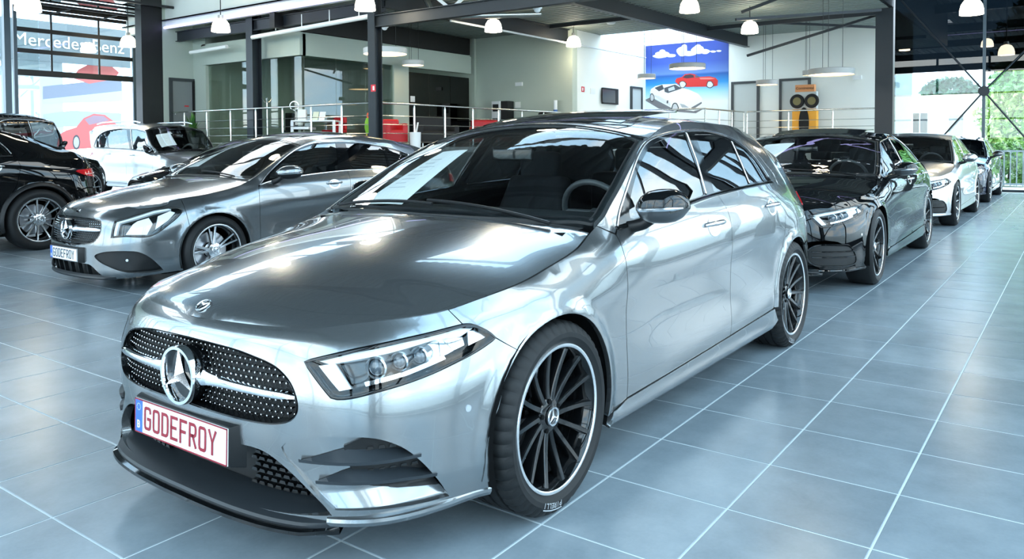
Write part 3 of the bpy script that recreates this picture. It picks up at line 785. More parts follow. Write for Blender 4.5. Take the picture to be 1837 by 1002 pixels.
def sbox(name, x0, x1, y0, y1, z0, z1, mat, parent=None):
    o = MB().box(x0, x1, y0, y1, z0, z1).build(name, mat, parent)
    return struct(o) if parent is None else o
# ---- floor of square tiles
T = .4669; TX, TY = .1046, .871
X0, X1, Y0, Y1 = -21.3, 5.4, -22., 3.3
def tile_mat():
    m = pbr('blue grey tile', (132,148,158), .34); nt = m.node_tree; b = nt.nodes['Principled BSDF']
    tc = nt.nodes.new('ShaderNodeNewGeometry'); oi = nt.nodes.new('ShaderNodeObjectInfo')
    n1 = nt.nodes.new('ShaderNodeTexNoise'); n1.inputs['Scale'].default_value = 3.; n1.inputs['Detail'].default_value = 8; n1.inputs['Roughness'].default_value = .62
    n2 = nt.nodes.new('ShaderNodeTexNoise'); n2.inputs['Scale'].default_value = 70; n2.inputs['Detail'].default_value = 3
    mx = nt.nodes.new('ShaderNodeMix'); mx.data_type = 'FLOAT'; mx.inputs[0].default_value = .12
    rp = nt.nodes.new('ShaderNodeValToRGB'); rp.color_ramp.elements[0].position = .3; rp.color_ramp.elements[1].position = .72
    rp.color_ramp.elements[0].color = srgb(112,126,135); rp.color_ramp.elements[1].color = srgb(140,153,161)
    hs = nt.nodes.new('ShaderNodeHueSaturation'); mr = nt.nodes.new('ShaderNodeMapRange'); mr.inputs['To Min'].default_value = .93; mr.inputs['To Max'].default_value = 1.07
    for n in (n1, n2): nt.links.new(tc.outputs['Position'], n.inputs['Vector'])
    nt.links.new(n1.outputs['Fac'], mx.inputs[2]); nt.links.new(n2.outputs['Fac'], mx.inputs[3]); nt.links.new(mx.outputs[0], rp.inputs['Fac'])
    nt.links.new(rp.outputs['Color'], hs.inputs['Color']); nt.links.new(oi.outputs['Random'], mr.inputs['Value']); nt.links.new(mr.outputs['Result'], hs.inputs['Value']); nt.links.new(hs.outputs['Color'], b.inputs['Base Color'])
    rr = nt.nodes.new('ShaderNodeMapRange'); rr.inputs['From Min'].default_value = .3; rr.inputs['From Max'].default_value = .7; rr.inputs['To Min'].default_value = .24; rr.inputs['To Max'].default_value = .42
    b.inputs['Roughness'].default_value = .26; b.inputs['Specular IOR Level'].default_value = .7
    return m
TM = tile_mat()
floor = struct(mk('floor', [(X0,Y0,-.0016),(X1,Y0,-.0016),(X1,Y1,-.0016),(X0,Y1,-.0016)], [(0,1,2,3)], pbr('pale grout', (196,208,212), .7)))
def tile_mesh(h, bev=.0025):
    b = MB(); V = []
    for z, i in ((-.012, 0), (-.0015, 0), (0, bev)): V += [(-h+i,-h+i,z),(h-i,-h+i,z),(h-i,h-i,z),(-h+i,h-i,z)]
    return V, [(8,9,10,11)]+[(4*r+k, 4*r+(k+1) % 4, 4*r+4+(k+1) % 4, 4*r+4+k) for r in (0, 1) for k in range(4)]
tV, tF = tile_mesh(T/2-.0030)
cells = []
for i in range(int((TX-X1)/T)-1, int((TX-X0)/T)+2):
    for j in range(int((Y0-TY)/T)-1, int((Y1-TY)/T)+2):
        x = TX-(i+.5)*T; y = TY+(j+.5)*T
        if x-T/2 < X0 or x+T/2 > X1 or y-T/2 < Y0 or y+T/2 > Y1: continue
        if x < -10.9 and y < -11.1: continue                                  # raised platform stands here
        d = Vector((x, y, 0))-Vector(CAM_POS); z = d.dot(_F)
        a = 0
        if z > .6:
            u = 918.5+1409.68*d.dot(_R2)/z; v = 300.93-1409.68*d.dot(_U2)/z
            if -250 < u < 2080 and v < 1230:
                hid = (-3.3 < x < .45 and abs(y) < .62) or (u < 900 and v < 430 and u > 180) or (330 < u < 880 and 420 < v < 900 and -3.2 < x < .6 and y > -.7)
                a = 1/z**3*(0.02 if hid else 1)
        cells.append((a, x, y))
cells.sort(reverse=True)
tm = None
for k, (a, x, y) in enumerate(cells[:300]):
    if tm is None: o = mk('tile', tV, tF, TM, floor); tm = o.data
    else: o = link(bpy.data.objects.new('tile', tm), floor)
    o.location = (x, y, 0)
rest = MB()
for a, x, y in cells[300:]: rest.add([(v[0]+x, v[1]+y, v[2]) for v in tV], tF)
o = mk('tile_field', rest.V, rest.F, TM, floor); o['kind'] = 'stuff'

# ---- raised platform behind, with its walls
PZ = 1.2
plat = [(-10.75,-22),(-10.75,-10.95),(-19.15,-10.95),(-19.15,-6.3),(-22.35,-6.3),(-22.35,-2.2),(-24.6,-2.2),(-24.6,-22)]
struct(MB().prism(plat[::-1], 'z', 0, PZ).build('floor_raised', W_['carpet']))
trim = MB()
for a, b in zip(plat[:6], plat[1:6]): trim.beam((a[0], a[1], PZ-.06), (b[0], b[1], PZ-.06), .03, .14)
struct(trim.build('trim_1', W_['white']))
CZ = 4.95
sbox('wall_mural_side', -24.8, -24.6, -11.1, -1.9, 0, CZ+.3, W_['wall_white'])
sbox('wall_white_return', -24.6, -19.5, -11.1, -10.9, PZ, CZ, W_['wall_white'])
sbox('wall_grey', -19.6, -19.3, -15.2, -10.88, PZ, CZ, W_['wall'])
# office box: solid frieze above glass walls
fr = MB().box(-18.9, -11.67, -14.9, -14.7, 3.7, 4.28).box(-11.77, -11.57, -19.2, -14.7, 3.7, 4.28)
struct(fr.build('wall_office_frieze', W_['wall']))
sbox('wall_office_top', -18.9, -11.6, -19.3, -14.75, 4.28, 4.33, W_['wall'])
sbox('wall_office_back', -19.4, -11.67, -20.1, -19.9, PZ, CZ, W_['wall'])
sbox('wall_office_end', -19.4, -19.2, -20, -14.8, PZ, CZ, W_['wall'])
sbox('wall_door_side', -11.9, -10.62, -19.95, -19.75, PZ, CZ+1.2, W_['wall'])
sbox('wall_door_return', -11.8, -11.6, -19.95, -19.1, PZ, CZ, W_['wall'])
def glazing(name, a, b, z0, z1, n, mat, label, thick=.012):
    """row of panes between two plan points"""
    for k in range(n):
        p = Vector((*a, 0)).lerp(Vector((*b, 0)), k/n); q = Vector((*a, 0)).lerp(Vector((*b, 0)), (k+1)/n)
        d = (q-p).normalized(); p += d*.008; q -= d*.008
        struct(MB().beam((p.x, p.y, (z0+z1)/2), (q.x, q.y, (z0+z1)/2), thick, z1-z0).build(name, mat))
glazing('window_1', (-11.67,-14.75), (-11.67,-19.05), PZ, 3.7, 4, W_['oglass'], '')
glazing('window_2', (-11.72,-14.72), (-15.1,-14.72), PZ, 3.7, 3, W_['oglass'], '')
glazing('window_3', (-15.75,-14.72), (-18.8,-14.72), PZ, 3.55, 3, W_['dglass'], '')
sbox('trim_2', -15.75, -15.1, -14.8, -14.66, PZ, 3.7, W_['wall'])
# doors
def door(name, c, along, w, h, leafm, fr=.07, open_=False):
    """c foot centre, along 'x' or 'y' the wall direction, facing sign"""
    d = empty(name, c); d['kind'] = 'structure'
    ax = (lambda a, b, z0, z1, t0, t1: (a, b, t0, t1, z0, z1)) if along == 'x' else (lambda a, b, z0, z1, t0, t1: (t0, t1, a, b, z0, z1))
    MB().box(*ax(-w/2, w/2, 0, h, -.02, .02)).build('door_leaf', leafm, d)
    f = MB().box(*ax(-w/2-fr, -w/2, 0, h+fr, -.06, .06)).box(*ax(w/2, w/2+fr, 0, h+fr, -.06, .06)).box(*ax(-w/2, w/2, h, h+fr, -.06, .06))
    f.build('door_frame', W_['frame'], d)
    MB().tube([(0, 0, 0), (0, 0, .02)], .01, 6).build('door_handle', W_['stainless'], d).location = ((w*.38, .04, 1.02) if along == 'x' else (.04, w*.38, 1.02))
    return d
dd = door('door_1', (-11.21,-19.74,PZ), 'x', .66, 2.02, W_['leaf_grey'], .09)
MB().box(.34,.47,-.01,.07,0,2.06).build('door_reveal', W_['black'], dd).location = (-.80,0,0)
MB().box(-.2,-.06,.022,.026,1.26,1.30).build('door_sign', pbr('red sign', (200,40,50), .5), dd)
door('door_2', (-24.57,-7.1,PZ), 'y', .82, 2.13, W_['leaf'], .08); door('door_3', (-24.57,-5.42,PZ), 'y', .86, 2.15, W_['leaf'], .08); door('door_4', (-23.75,-10.88,PZ), 'x', .74, 2.08, W_['leaf'], .07)

# ---- ceilings: corrugated deck
def deck(name, x0, x1, y0, y1, z, mat, along='y', pitch=.25, dep=.04, hole=None, z1=None):
    """ribs run along the given axis"""
    V = []; Fc = []
    a0, a1 = (x0, x1) if along == 'y' else (y0, y1)
    prof = []
    t = a0
    while t < a1-1e-6:
        for f, h in ((0, 0), (.45, 0), (.55, dep), (.95, dep)):
            prof.append((min(t+f*pitch, a1), z+h))
        t += pitch
    prof.append((a1, z))
    b0, b1 = (y0, y1) if along == 'y' else (x0, x1)
    for t, h in prof:
        V += [(t, b0, h), (t, b1, h)] if along == 'y' else [(b0, t, h), (b1, t, h)]
    Fc = [(2*i, 2*i+1, 2*i+3, 2*i+2) for i in range(len(prof)-1)]
    return struct(mk(name, V, Fc, mat))
deck('ceiling', -21.2, -10.6, -22, -11.3, CZ, W_['deck'])
deck('ceiling.001', -21.2, -10.6, -11.3, -7.8, CZ, W_['deck'])
deck('ceiling.002', -24.8, -21.2, -7.8, -1.9, CZ, W_['deck']); deck('ceiling.003', -21.2, -10.6, -7.8, -1.9, CZ, W_['deck'])
deck('ceiling.004', -24.8, -21.2, -22, -11.3, CZ, W_['deck'])
for k in range(4):   # skylight over the mural corner
    sbox('skylight_bar', -24.8+.02+k*.9, -24.76+k*.9, -11.3, -7.8, CZ, CZ+.06, W_['white'])
struct(mk('window_4', [(-24.8,-11.3,CZ+.08),(-21.2,-11.3,CZ+.08),(-21.2,-7.8,CZ+.08),(-24.8,-7.8,CZ+.08)], [(0,1,2,3)], W_['fglass']))
HZ = 6.2     # hall ceiling, with strip rooflights along the hall
SK = [(-10.6, X1, -12.5, -10.5), (-10.6, -4.9, -4.6, -2.0)]
for x0, x1, y0, y1 in ((-10.6,X1,Y0,-12.5),(-10.6,X1,-10.5,-4.6),(-4.9,X1,-4.6,-2.0),(-10.6,X1,-2.0,Y1),(-21.3,-10.6,-1.9,Y1)): deck('ceiling_hall', x0, x1, y0, y1, HZ, W_['deck_dark'], 'x', .3, .06)
for x0, x1, y0, y1 in SK:
    struct(mk('window_5', [(x0,y0,HZ+.1),(x1,y0,HZ+.1),(x1,y1,HZ+.1),(x0,y1,HZ+.1)], [(0,1,2,3)], W_['fglass']))
    for k in range(int((x1-x0)/1.8)+1): sbox('skylight_bar', x0+k*1.8-.04, x0+k*1.8+.04, y0, y1, HZ, HZ+.1, W_['deck_dark'])
sbox('wall_fascia', -10.9, -10.72, -22, -10.9, 4.75, HZ+.1, W_['wall_white'])
sbox('wall_fascia_side', -21.3, -10.6, -1.95, -1.85, CZ, HZ+.1, W_['steel'])
sbox('wall_fascia_mid', -10.75, -10.6, -10.9, -1.9, CZ, HZ+.1, W_['deck_dark'])
led = sbox('led_strip', -10.72, -10.66, -20.1, -11.2, 4.74, 4.80, pbr('violet led', (.6,.6,.9), .4, emit=(.50,.46,1.), es=2.6))
tag(led, 'long violet light strip along the white ceiling fascia', 'light strip', kind='thing')
led_added = sbox('led_strip', -10.6+.02, -10.54, -10.6, 3.5, 5.36, 5.375, MATS['violet led']); tag(led_added, 'added violet light strip out of view above the row of cars', 'light strip', kind='thing')  # added out of view for the violet lines mirrored in the cars
# ---- steel: columns and beams (H sections)
def hbeam(name, a, b, w, h, mat, up=(0,0,1), face=None):
    A, B = Vector(a), Vector(b); d = (B-A).normalized(); u = Vector(up); r = d.cross(u).normalized(); u = r.cross(d)
    m = MB(); t = .02
    for s_ in (1, -1): m.beam(A+u*s_*(h/2-t/2), B+u*s_*(h/2-t/2), w, t, up)
    m.beam(A, B, t*1.2, h-2*t, up)
    return struct(m.build(name, mat))
def column(name, x, y, w, d, z1, face='x', z0=0):
    """H column; flanges face +-y"""
    c = hbeam(name, (x,y,z0), (x,y,z1), w, d, W_['steel'], up=(1,0,0) if face == 'x' else (0,1,0)); return c
column('steel_column', -10.62, -10.88, .22, .24, HZ); column('steel_column', -11.15, -16.12, .28, .30, CZ)
sbox('steel_column', -10.62, -9.98, -20.1, -19.76, 0, HZ, W_['black'])
sbox('steel_column', -21.65, -21.25, -2.3, -1.85, 0, HZ, W_['steel'])
hbeam('steel_beam', (-10.6,-10.85,4.10), (-10.6,3.3,4.10), .16, .27, W_['steel'])
hbeam('steel_beam', (-10.7,-11.05,4.72), (-24.6,-11.05,4.72), .16, .42, W_['steel'])
hbeam('steel_beam', (-10.7,-7.55,4.78), (-24.6,-7.05,4.78), .18, .40, W_['steel'])
sbox('steel_beam', -18.9, -10.8, -14.95, -14.75, 4.35, 4.9, W_['black'])
hbeam('steel_beam', (-11.1,-21,4.55), (-11.1,-11,4.55), .14, .3, W_['steel'])
for (x0, y0, x1, y1, z) in ((-14.6,-11,-14.6,-2,4.9),(-18.2,-11,-18.2,-7.4,4.9),(-21.3,-7.2,-21.3,-1.9,4.85)):
    struct(MB().beam((x0,y0,z),(x1,y1,z),.08,.12).build('steel_purlin', W_['steel']))
for p in (((1340,100),24,(1580,25),22),((1320,35),20,(1580,18),21),((1330,22),19.5,(1420,-15),19),((1375,40),23.5,(1575,49),23.6)):
    a = cam_pt(*p[0], p[1]); b = cam_pt(*p[2], p[3])
    struct(MB().beam((a[0],a[1],min(a[2],CZ-.06)), (b[0],b[1],min(b[2],CZ-.06)), .07, .07).build('roof_brace', W_['steel']))
# pipes and duct under the ceiling
def pipe(name, pts, r, mat, label, cat):
    o = MB().tube(pts, r, 12).build(name, mat, None, smooth=True); return tag(o, label, cat)
pipe('ceiling_pipe', [(-11.05,-19.0,4.02),(-11.05,-17.2,4.06)], .055, W_['wall_white'], 'short pale pipe left of the dark column by the office', 'pipe')
pp = pipe('ceiling_pipe', [(-10.95,-15.9,4.20),(-10.95,-11.1,4.33)], .06, W_['wall_white'], 'long pale pipe hanging below the deck between two columns', 'pipe')
for k in range(4):
    y = -14.9+k*1.05; MB().tube([(-10.95,y,4.30),(-10.95,y,4.62)], .012, 6).build('pipe_hanger', W_['wall_white'], pp)
pipe('light_track', [(-13.2,-10.78,4.44),(-24.2,-10.72,4.44)], .03, W_['white'], 'white lighting track along the white wall', 'light track')
pipe('metal_duct', [(-12.2,-10.75,4.9),(-12.2,-10.55,4.55),(-12.8,-10.1,4.45),(-14.5,-8.9,4.6)], .09, W_['stainless'], 'bent silver duct beside the central column', 'duct')
for d_, pts in ((0,[(610,-6),(636,14)]),(1,[(664,-6),(642,14)])):
    a = cam_pt(pts[0][0]+170, pts[0][1], 18); b = cam_pt(pts[1][0]+170, pts[1][1], 18)
    struct(MB().beam(a, b, .07, .07).build('roof_brace', W_['white']))

# ---- left wall with the half open sectional door
GY = -22.
sbox('wall_left', -24.8, -11.2, GY-.2, GY, 0, HZ, W_['wall']); sbox('wall_left', -11.2, X1, GY-.2, GY, 5.75, HZ, W_['black']); sbox('window_12', -11.15, -3.1, GY-.06, GY-.05, 5.32, 5.75, W_['fglass'])
gd = empty('door_5', (-9.15, GY, 0)); gd['kind'] = 'structure'
def gb(a, b, w, h, nm='door_bar', mat=None): return MB().beam(a, b, w, h).build(nm, mat or W_['black'], gd)
xl, xr = 1.62, -1.80          # left edge in the photo is +x
for z, h in ((3.38,.17),(4.0,.12),(4.6,.12),(5.14,.10)): gb((xl,0,z), (xr,0,z), .06, h)
for x in (.65,-.72): gb((x,0,3.38), (x,0,5.14), .05, .05)
for x in (xl, xr): gb((x,.02,0), (x,.02,5.25), .07, .09, 'door_jamb', W_['steel_face'])
for a, b in ((3.46,3.94),(4.06,4.54),(4.66,5.09)):
    for x0, x1 in ((xl-.05,.68),(.62,-.69),(-.75,xr+.05)):
        MB().box(min(x0,x1), max(x0,x1), -.01, .01, a, b).build('door_pane', W_['fglass'], gd)
gb((xl,.1,5.25), (xr,.1,5.25), .08, .10, 'door_spring_tube')
for x in (xl, xr): gb((x,.05,5.22), (x,3.0,5.30), .05, .06, 'door_track')
for y in (.7,1.7,2.7):
    gb((xl,y,5.24+y*.03), (xr,y,5.24+y*.03), .05, .07, 'door_bar')
    MB().box(xr, xl, y-.85, y-.05, 5.245+y*.03, 5.255+y*.03).build('door_pane', W_['dglass'], gd)
for x, dx in ((.65,-.3),(-.72,-.3),(xr,-.3)): gb((x,0,5.12),(x+dx,.55,5.24),.035,.035, 'door_strut')
# post and glass left of it
MB().beam((-7.32,GY,0),(-7.32,GY,5.75),.16,.16).build('steel_column', W_['steel_face'])['kind'] = 'structure'
for k in range(2): struct(MB().beam((-7.2+k*2.05+1.0,GY-.05,2.5),(-7.2+k*2.05-.98,GY-.05,2.5),.012,4.9).build('window_6', W_['fglass'])); struct(MB().beam((-7.2+k*2.05+1.02,GY,0),(-7.2+k*2.05+1.02,GY,5),.08,.1).build('window_mullion', W_['steel_face']))

sbox('wall_left', -3.1, X1, GY-.2, GY, 0, 5.75, W_['wall'])  # solid stretch out of view, put in place of glass to darken the floor
# ---- glass fronts to the right (along the cars) and behind the camera, outside the picture
def facade(name, a, b, n, z1, mull, matg, tr=(2.55,)):
    A = Vector((*a, 0)); B = Vector((*b, 0))
    for k in range(n+1):
        p = A.lerp(B, k/n); struct(MB().beam((p.x,p.y,0),(p.x,p.y,z1),mull,mull).build('window_mullion', W_['steel']))
    for z in (.06,)+tuple(tr)+(z1-.1,): struct(MB().beam((a[0],a[1],z),(b[0],b[1],z),.06,.09).build('window_transom', W_['steel']))
    glazing(name, a, b, .1, z1-.1, n, matg, '')
facade('window_7', (X0,Y1), (X1,Y1), 10, HZ, .11, W_['fglass'])
facade('window_8', (X1,Y1), (X1,GY), 10, HZ, .11, W_['fglass'])
for k in range(5):    # portal columns with diagonal struts inside the long front
    x = X1-2.5-k*5.6
    column('steel_column', x, Y1-.45, .22, .24, HZ)
    hbeam('steel_beam', (x,Y1-.45,HZ-.3), (x,-10.9 if x > -10.6 else -1.9,HZ-.3), .16, .32, W_['steel'])
    struct(MB().beam((x,Y1-.4,.2),(x-5.6,Y1-.4,HZ-.4),.05,.05).build('facade_brace', W_['steel']))
# ---- far end front
EX = X0
glazing('window_9', (EX,-1.82), (EX,.27), 0, 2.52, 1, W_['fglass'], ''); glazing('window_9', (EX,.31), (EX,3.25), 0, 2.52, 2, W_['fglass'], '')
glazing('window_10', (EX,-1.82), (EX,.27), 2.56, 3.12, 1, W_['mglass'], ''); glazing('window_10', (EX,.31), (EX,3.25), 2.56, 3.06, 2, W_['mglass'], '')
glazing('window_11', (EX,-1.82), (EX,.27), 3.14, HZ, 1, W_['dglass'], ''); glazing('window_11', (EX,.31), (EX,3.25), 3.08, HZ, 2, W_['dglass'], '')
struct(MB().beam((EX,.29,0),(EX,.29,HZ),.07,.09).build('window_mullion', W_['steel_face']))
struct(MB().beam((EX,-1.85,.03),(EX,3.3,.03),.08,.06).build('window_transom', W_['steel']))
node = (EX+.12,.30,2.58)
for p in ((1612,-5),(1900,30),(1690,246),(1870,282)):
    d = Vector(cam_pt(*p, 1))-Vector(CAM_POS); t = (EX+.12-CAM_POS[0])/d.x; q = Vector(CAM_POS)+d*t
    struct(MB().tube([node, tuple(q)], .022, 8).build('facade_brace', W_['steel']))
struct(MB().lathe([(0,.03),(.13,.03),(.13,-.03),(0,-.03)], 20, 'x', node).build('brace_node', W_['steel']))

# office ceiling panels and back shelves seen through the glass
for k, x in enumerate((-12.9,-14.3,-15.7)):
    p = empty('ceiling_panel_light', (x,-16.6,4.2), 0, ['square office ceiling light nearest the glass corner','square office ceiling light in the middle','square office ceiling light farthest along'][k], 'ceiling light', 'office ceiling lights')
    MB().box(-.32,.32,-.32,.32,.02,.08).build('frame', W_['white'], p); MB().box(-.29,.29,-.29,.29,.005,.02).build('diffuser', pbr('panel glow', (1,1,1), .5, emit=(1,.97,.9), es=9), p)
# ------------------------------------------------------------------ hanging lamps
LG = pbr('lamp glow', (1,.95,.85), .4, emit=(1.,.88,.66), es=18.); LW = pbr('lamp lip', (.9,.9,.88), .4, emit=(1.,.9,.72), es=3.)
LD = pbr('disc lamp glow', (1,.8,.5), .4, emit=(1.,.70,.36), es=6.5); LS = pbr('lamp shade grey', (160,160,158), .5); LSW = pbr('lamp shade white', (214,214,210), .5)
def snap(p, z): return (p[0], p[1], z)
def bell_lamp(u, v, wpx, ztop, label, dia=.45):
    D = dia*1409.68/wpx; p = cam_pt(u, v, D); r = dia/2
    e = empty('bell_lamp', p, 0, label, 'lamp', 'bell shaped hanging lamps')
    MB().lathe([(r*.30,r*.85),(r*.62,r*.72),(r*.86,r*.36),(r*.97,-.1*r),(r,-.55*r),(r*.97,-.56*r),(r*.93,-.1*r),(r*.80,.34*r),(r*.5,.66*r),(0,.70*r)], 28).build('glass_bell', LG, e, smooth=True)
    MB().lathe([(0,r*1.30),(r*.30,r*1.28),(r*.34,r*.86),(0,r*.84)], 16).build('lamp_cap', pbr('lamp cap metal', (.5,.5,.48), .35, .8), e, smooth=True)
    if ztop-p[2] > r*1.3: MB().tube([(0,0,r*1.25),(0,0,ztop-p[2])], .012, 6).build('cord', W_['black'], e)
    return e
bell_lamp(50,8,43,HZ,'hanging bell lamp before the upper left of the sectional door'); bell_lamp(230,76,27,HZ,'hanging bell lamp at the right jamb of the sectional door')
bell_lamp(396,48,32,HZ,'hanging bell lamp in front of the white fascia left of the dark column'); bell_lamp(655,8,37,HZ,'hanging bell lamp just left of the central column top')
bell_lamp(885,48,31,HZ,'hanging bell lamp below the long front beam'); bell_lamp(1029,76,26,CZ,'hanging bell lamp at the corner of the grey and white walls')
bell_lamp(1237,12,35,HZ,'hanging bell lamp in front of the diagonal roof beam above the mural'); bell_lamp(1345,51,30,CZ,'hanging bell lamp right of the mural under the roof braces')
bell_lamp(1743,15,39,HZ,'hanging bell lamp before the dark far glass at top right')
for k, (u, v, w_) in enumerate(((1450,-260,60),(900,-300,60),(600,-160,48),(350,-230,52))):
    bell_lamp(u, v, w_, HZ, ['hanging bell lamp high above the row of cars on the right','hanging bell lamp high above the nearest car','hanging bell lamp high over the second row','hanging bell lamp high over the left aisle'][k])
def disc_lamp(u, v, wpx, label, dia=.9, ztop=CZ, mat=None, th=.15):
    D = dia*1409.68/wpx; p = cam_pt(u, v, D); r = dia/2
    e = empty('disc_lamp', p, 0, label, 'lamp', 'flat round hanging lamps')
    MB().lathe([(0,th*.5),(r*.97,th*.5),(r,th*.42),(r,-th*.5),(r*.985,-th*.5),(r*.985,-th*.3)], 40).build('lamp_drum', mat or LS, e, smooth=True, angle=30)
    MB().lathe([(0,-th*.36),(r*.984,-th*.36)], 40).build('lamp_diffuser', LD, e)
    for k in (0, 2.1, 4.2): MB().tube([(r*.5*math.cos(k), r*.5*math.sin(k), th*.5), (r*.5*math.cos(k), r*.5*math.sin(k), ztop-p[2])], .006, 5).build('cord', W_['black'], e)
    return e
disc_lamp(691,92,78,'pale flat round lamp half behind the central column',1.1,CZ,LSW); disc_lamp(741,113,39,'small pale flat round lamp right of the central column',.65,CZ,LSW)
disc_lamp(1233,119,64,'wide grey flat round lamp in front of the mural sky',1.1); disc_lamp(1192,116,24,'small flat round lamp behind the wide one before the mural',.5); disc_lamp(1160,137,32,'flat round lamp over the left edge of the mural',.6,CZ+.12)
disc_lamp(1376,148,38,'flat round lamp between the two doors on the right',.65); disc_lamp(1491,129,79,'widest grey flat round lamp at the right near the dark column',1.1); disc_lamp(1448,131,16,'tiny flat round lamp left of the widest grey one',.27)
def cam_dome(u, v, D, label):
    p = cam_pt(u, v, D); e = empty('security_camera', p, 0, label, 'camera', 'dome cameras')
    MB().tube([(0,0,.05),(0,0,.5)], .015, 6).build('bracket', W_['steel'], e)
    MB().lathe([(0,.06),(.09,.06),(.10,0),(.09,-.03),(.0,-.03)], 20).build('housing', W_['white'], e, smooth=True, angle=40)
    MB().lathe([(.07,-.03),(.06,-.07),(.03,-.095),(0,-.10)], 20).build('dome', W_['white'], e, smooth=True)
cam_dome(964,14,15.9,'white dome camera under the front beam'); cam_dome(690,47,19.2,'white dome camera at the foot of the front beam by the central column')
p = cam_pt(1096,41,22); d_ = Vector(p)-Vector(CAM_POS); p = tuple(Vector(CAM_POS)+d_*((CZ-.04-CAM_POS[2])/d_.z)); tag(MB().lathe([(0,.08),(.12,.03),(.14,0),(.1,-.03),(0,-.04)], 20, 'z', p).build('smoke_detector', W_['white'], None, smooth=True), 'small white smoke detector on the ceiling deck left of the skylight', 'detector')
# ------------------------------------------------------------------ the silver grey hatchback in front
def edge_clip(top, x, y, m=.003):
    ye = np.interp(x, top.ex, top.ey); return min(y, ye-m)
def build_hero():
    w, hd, cn = hero_surfaces()
    car = empty('hatchback_car', (0, 0, 0), 0, 'silver grey hatchback with black multi-spoke wheels nearest the camera', 'car')
    PT = paint('mountain grey paint', (.235,.252,.262), .88, .22)
    R = .331; sF = w.at(('x', 0)); sR = w.at(('x', -2.729)); AR = .357
    S = lambda x: w.at(('x', x))
    sm = lambda pts, res=.02: smooth_loop(pts, res, closed=False)
    # ---- outlines on the unrolled side (s, z)
    hl_top = [(.509,.643),(.561,.655),(.665,.673),(.816,.690),(.976,.703),(1.052,.711)]
    hl_tip = [(1.052,.711),(1.078,.709),(1.125,.686),(1.153,.663)]
    hl_bot = [(1.153,.663),(1.07,.635),(.947,.604),(.836,.581),(.735,.563),(.655,.548),(.618,.546),(.600,.550)]
    HT, HP, HB = sm(hl_top), sm(hl_tip), sm(hl_bot)
    head = np.vstack([HB[:-1], sm([(.600,.550),(.55,.600),(.509,.643)])[:-1], HT[:-1], HP[:-1]])
    grille_h = sm([(0,.663),(.126,.660),(.25,.654),(.318,.645),(.384,.633),(.425,.618),(.462,.592),(.486,.560),(.500,.520),(.497,.497),(.474,.473),(.421,.457),(.342,.451),(.209,.450),(.1,.452),(0,.455)])
    grille = np.array(list(grille_h)+[(-a, b) for a, b in grille_h[::-1][1:-1]])
    low_h = sm([(0,.372,1),(.27,.375),(.34,.375),(.389,.366),(.449,.336),(.514,.289),(.574,.236),(.600,.205,1),(.45,.198),(.2,.193),(0,.192,1)])
    low = np.array(list(low_h)+[(-a, b) for a, b in low_h[::-1][1:-1]])
    pocket = smooth_loop([(.441,.393),(.51,.425),(.597,.436),(.707,.433),(.76,.419),(.817,.387),(.866,.34),(.907,.29),(.946,.235),(.962,.212,1),(.859,.214),(.741,.219),(.61,.222,1),(.56,.262),(.50,.322)], .02)
    a_f0 = math.pi+math.asin((.331-.20)/AR)          # front arch, foot at z .20
    archF = arc((sF, R), AR, a_f0, math.atan2(.604-R, 1.239-sF), 14)
    bump = [(0,.175),(.3,.178),(.564,.174),(.77,.172),(.964,.176)]+archF
    bump += [(1.153,.663)]+[tuple(p) for p in HB[1:]]+[tuple(p) for p in sm([(.600,.550),(.55,.600),(.509,.643)])[1:]]+[tuple(p) for p in HT[1:]]
    bump += [(1.02,float(w.ztop(1.02)[0])+.002)]+ztl(w, 1.0, 0, 40, .0025)
    bump = dense(mirror_half(bump), .02)
    b = panel('front_bumper', w, bump, PT, car, holes=[grille, low, pocket, pocket*[-1, 1]], res=.026, gap=.002, flange=.03, hgap=0)
    # nose strip between the bumper and the bonnet shut line
    e = w.edge(900); e = e[(e[:, 0] > .25)]
    front = [(p[0], p[1]) for p in e[::4]]+[(e[-1][0], e[-1][1])]
    hs = sm([(.732,0),(.731,.082),(.716,.232),(.68,.408),(.633,.506),(.551,.615),(.467,.676),(.398,.708),(.30,.737),(.25,np.interp(.25, hd.ex, hd.ey))], .02)
    nose = front+[tuple(p) for p in hs[::-1][1:]]
    half = [p for p in nose if True]
    nose_full = half[::-1]; nose_full = nose_full+[(x, -y) for x, y in nose_full[::-1]][1:-1]
    nb = panel('bumper_upper_strip', hd, dense(nose_full, .02), PT, car, res=.02, gap=-.0015, flange=0)
    # bonnet
    xs = np.linspace(.235, -.385, 30)
    side = [(x, np.interp(x, hd.ex, hd.ey)-.001) for x in xs]
    rear = sm([(-.385,side[-1][1]),(-.375,.66),(-.345,.52),(-.310,.30),(-.292,.12),(-.288,0)])
    hh = [tuple(p) for p in hs]+side+[tuple(p) for p in rear[1:]]
    hood = panel('bonnet', hd, dense(mirror_half_y(hh), .02), PT, car, res=.035, gap=.002, flange=.018)
    # wings, doors, body sides, sills
    dF = sm([(1.97,.262),(1.968,.35),(1.958,.446),(1.947,.60),(1.945,.733),(1.93,.85),(1.935,.915)])
    beltl = sm([(1.961,.935),(2.114,.947),(2.483,.974),(2.952,1.008),(3.306,1.022),(3.7,1.034),(3.958,1.038)])
    BL = sm([(3.045,1.012),(3.07,.93),(3.075,.80),(3.095,.57),(3.098,.44),(3.085,.288)])
    dR = sm([(3.975,1.03),(4.0,.93),(3.987,.849),(3.945,.70),(3.86,.56),(3.80,.44),(3.765,.312)])
    sill_top = lambda s: .262+(s-1.97)*(.312-.262)/(3.8-1.97)
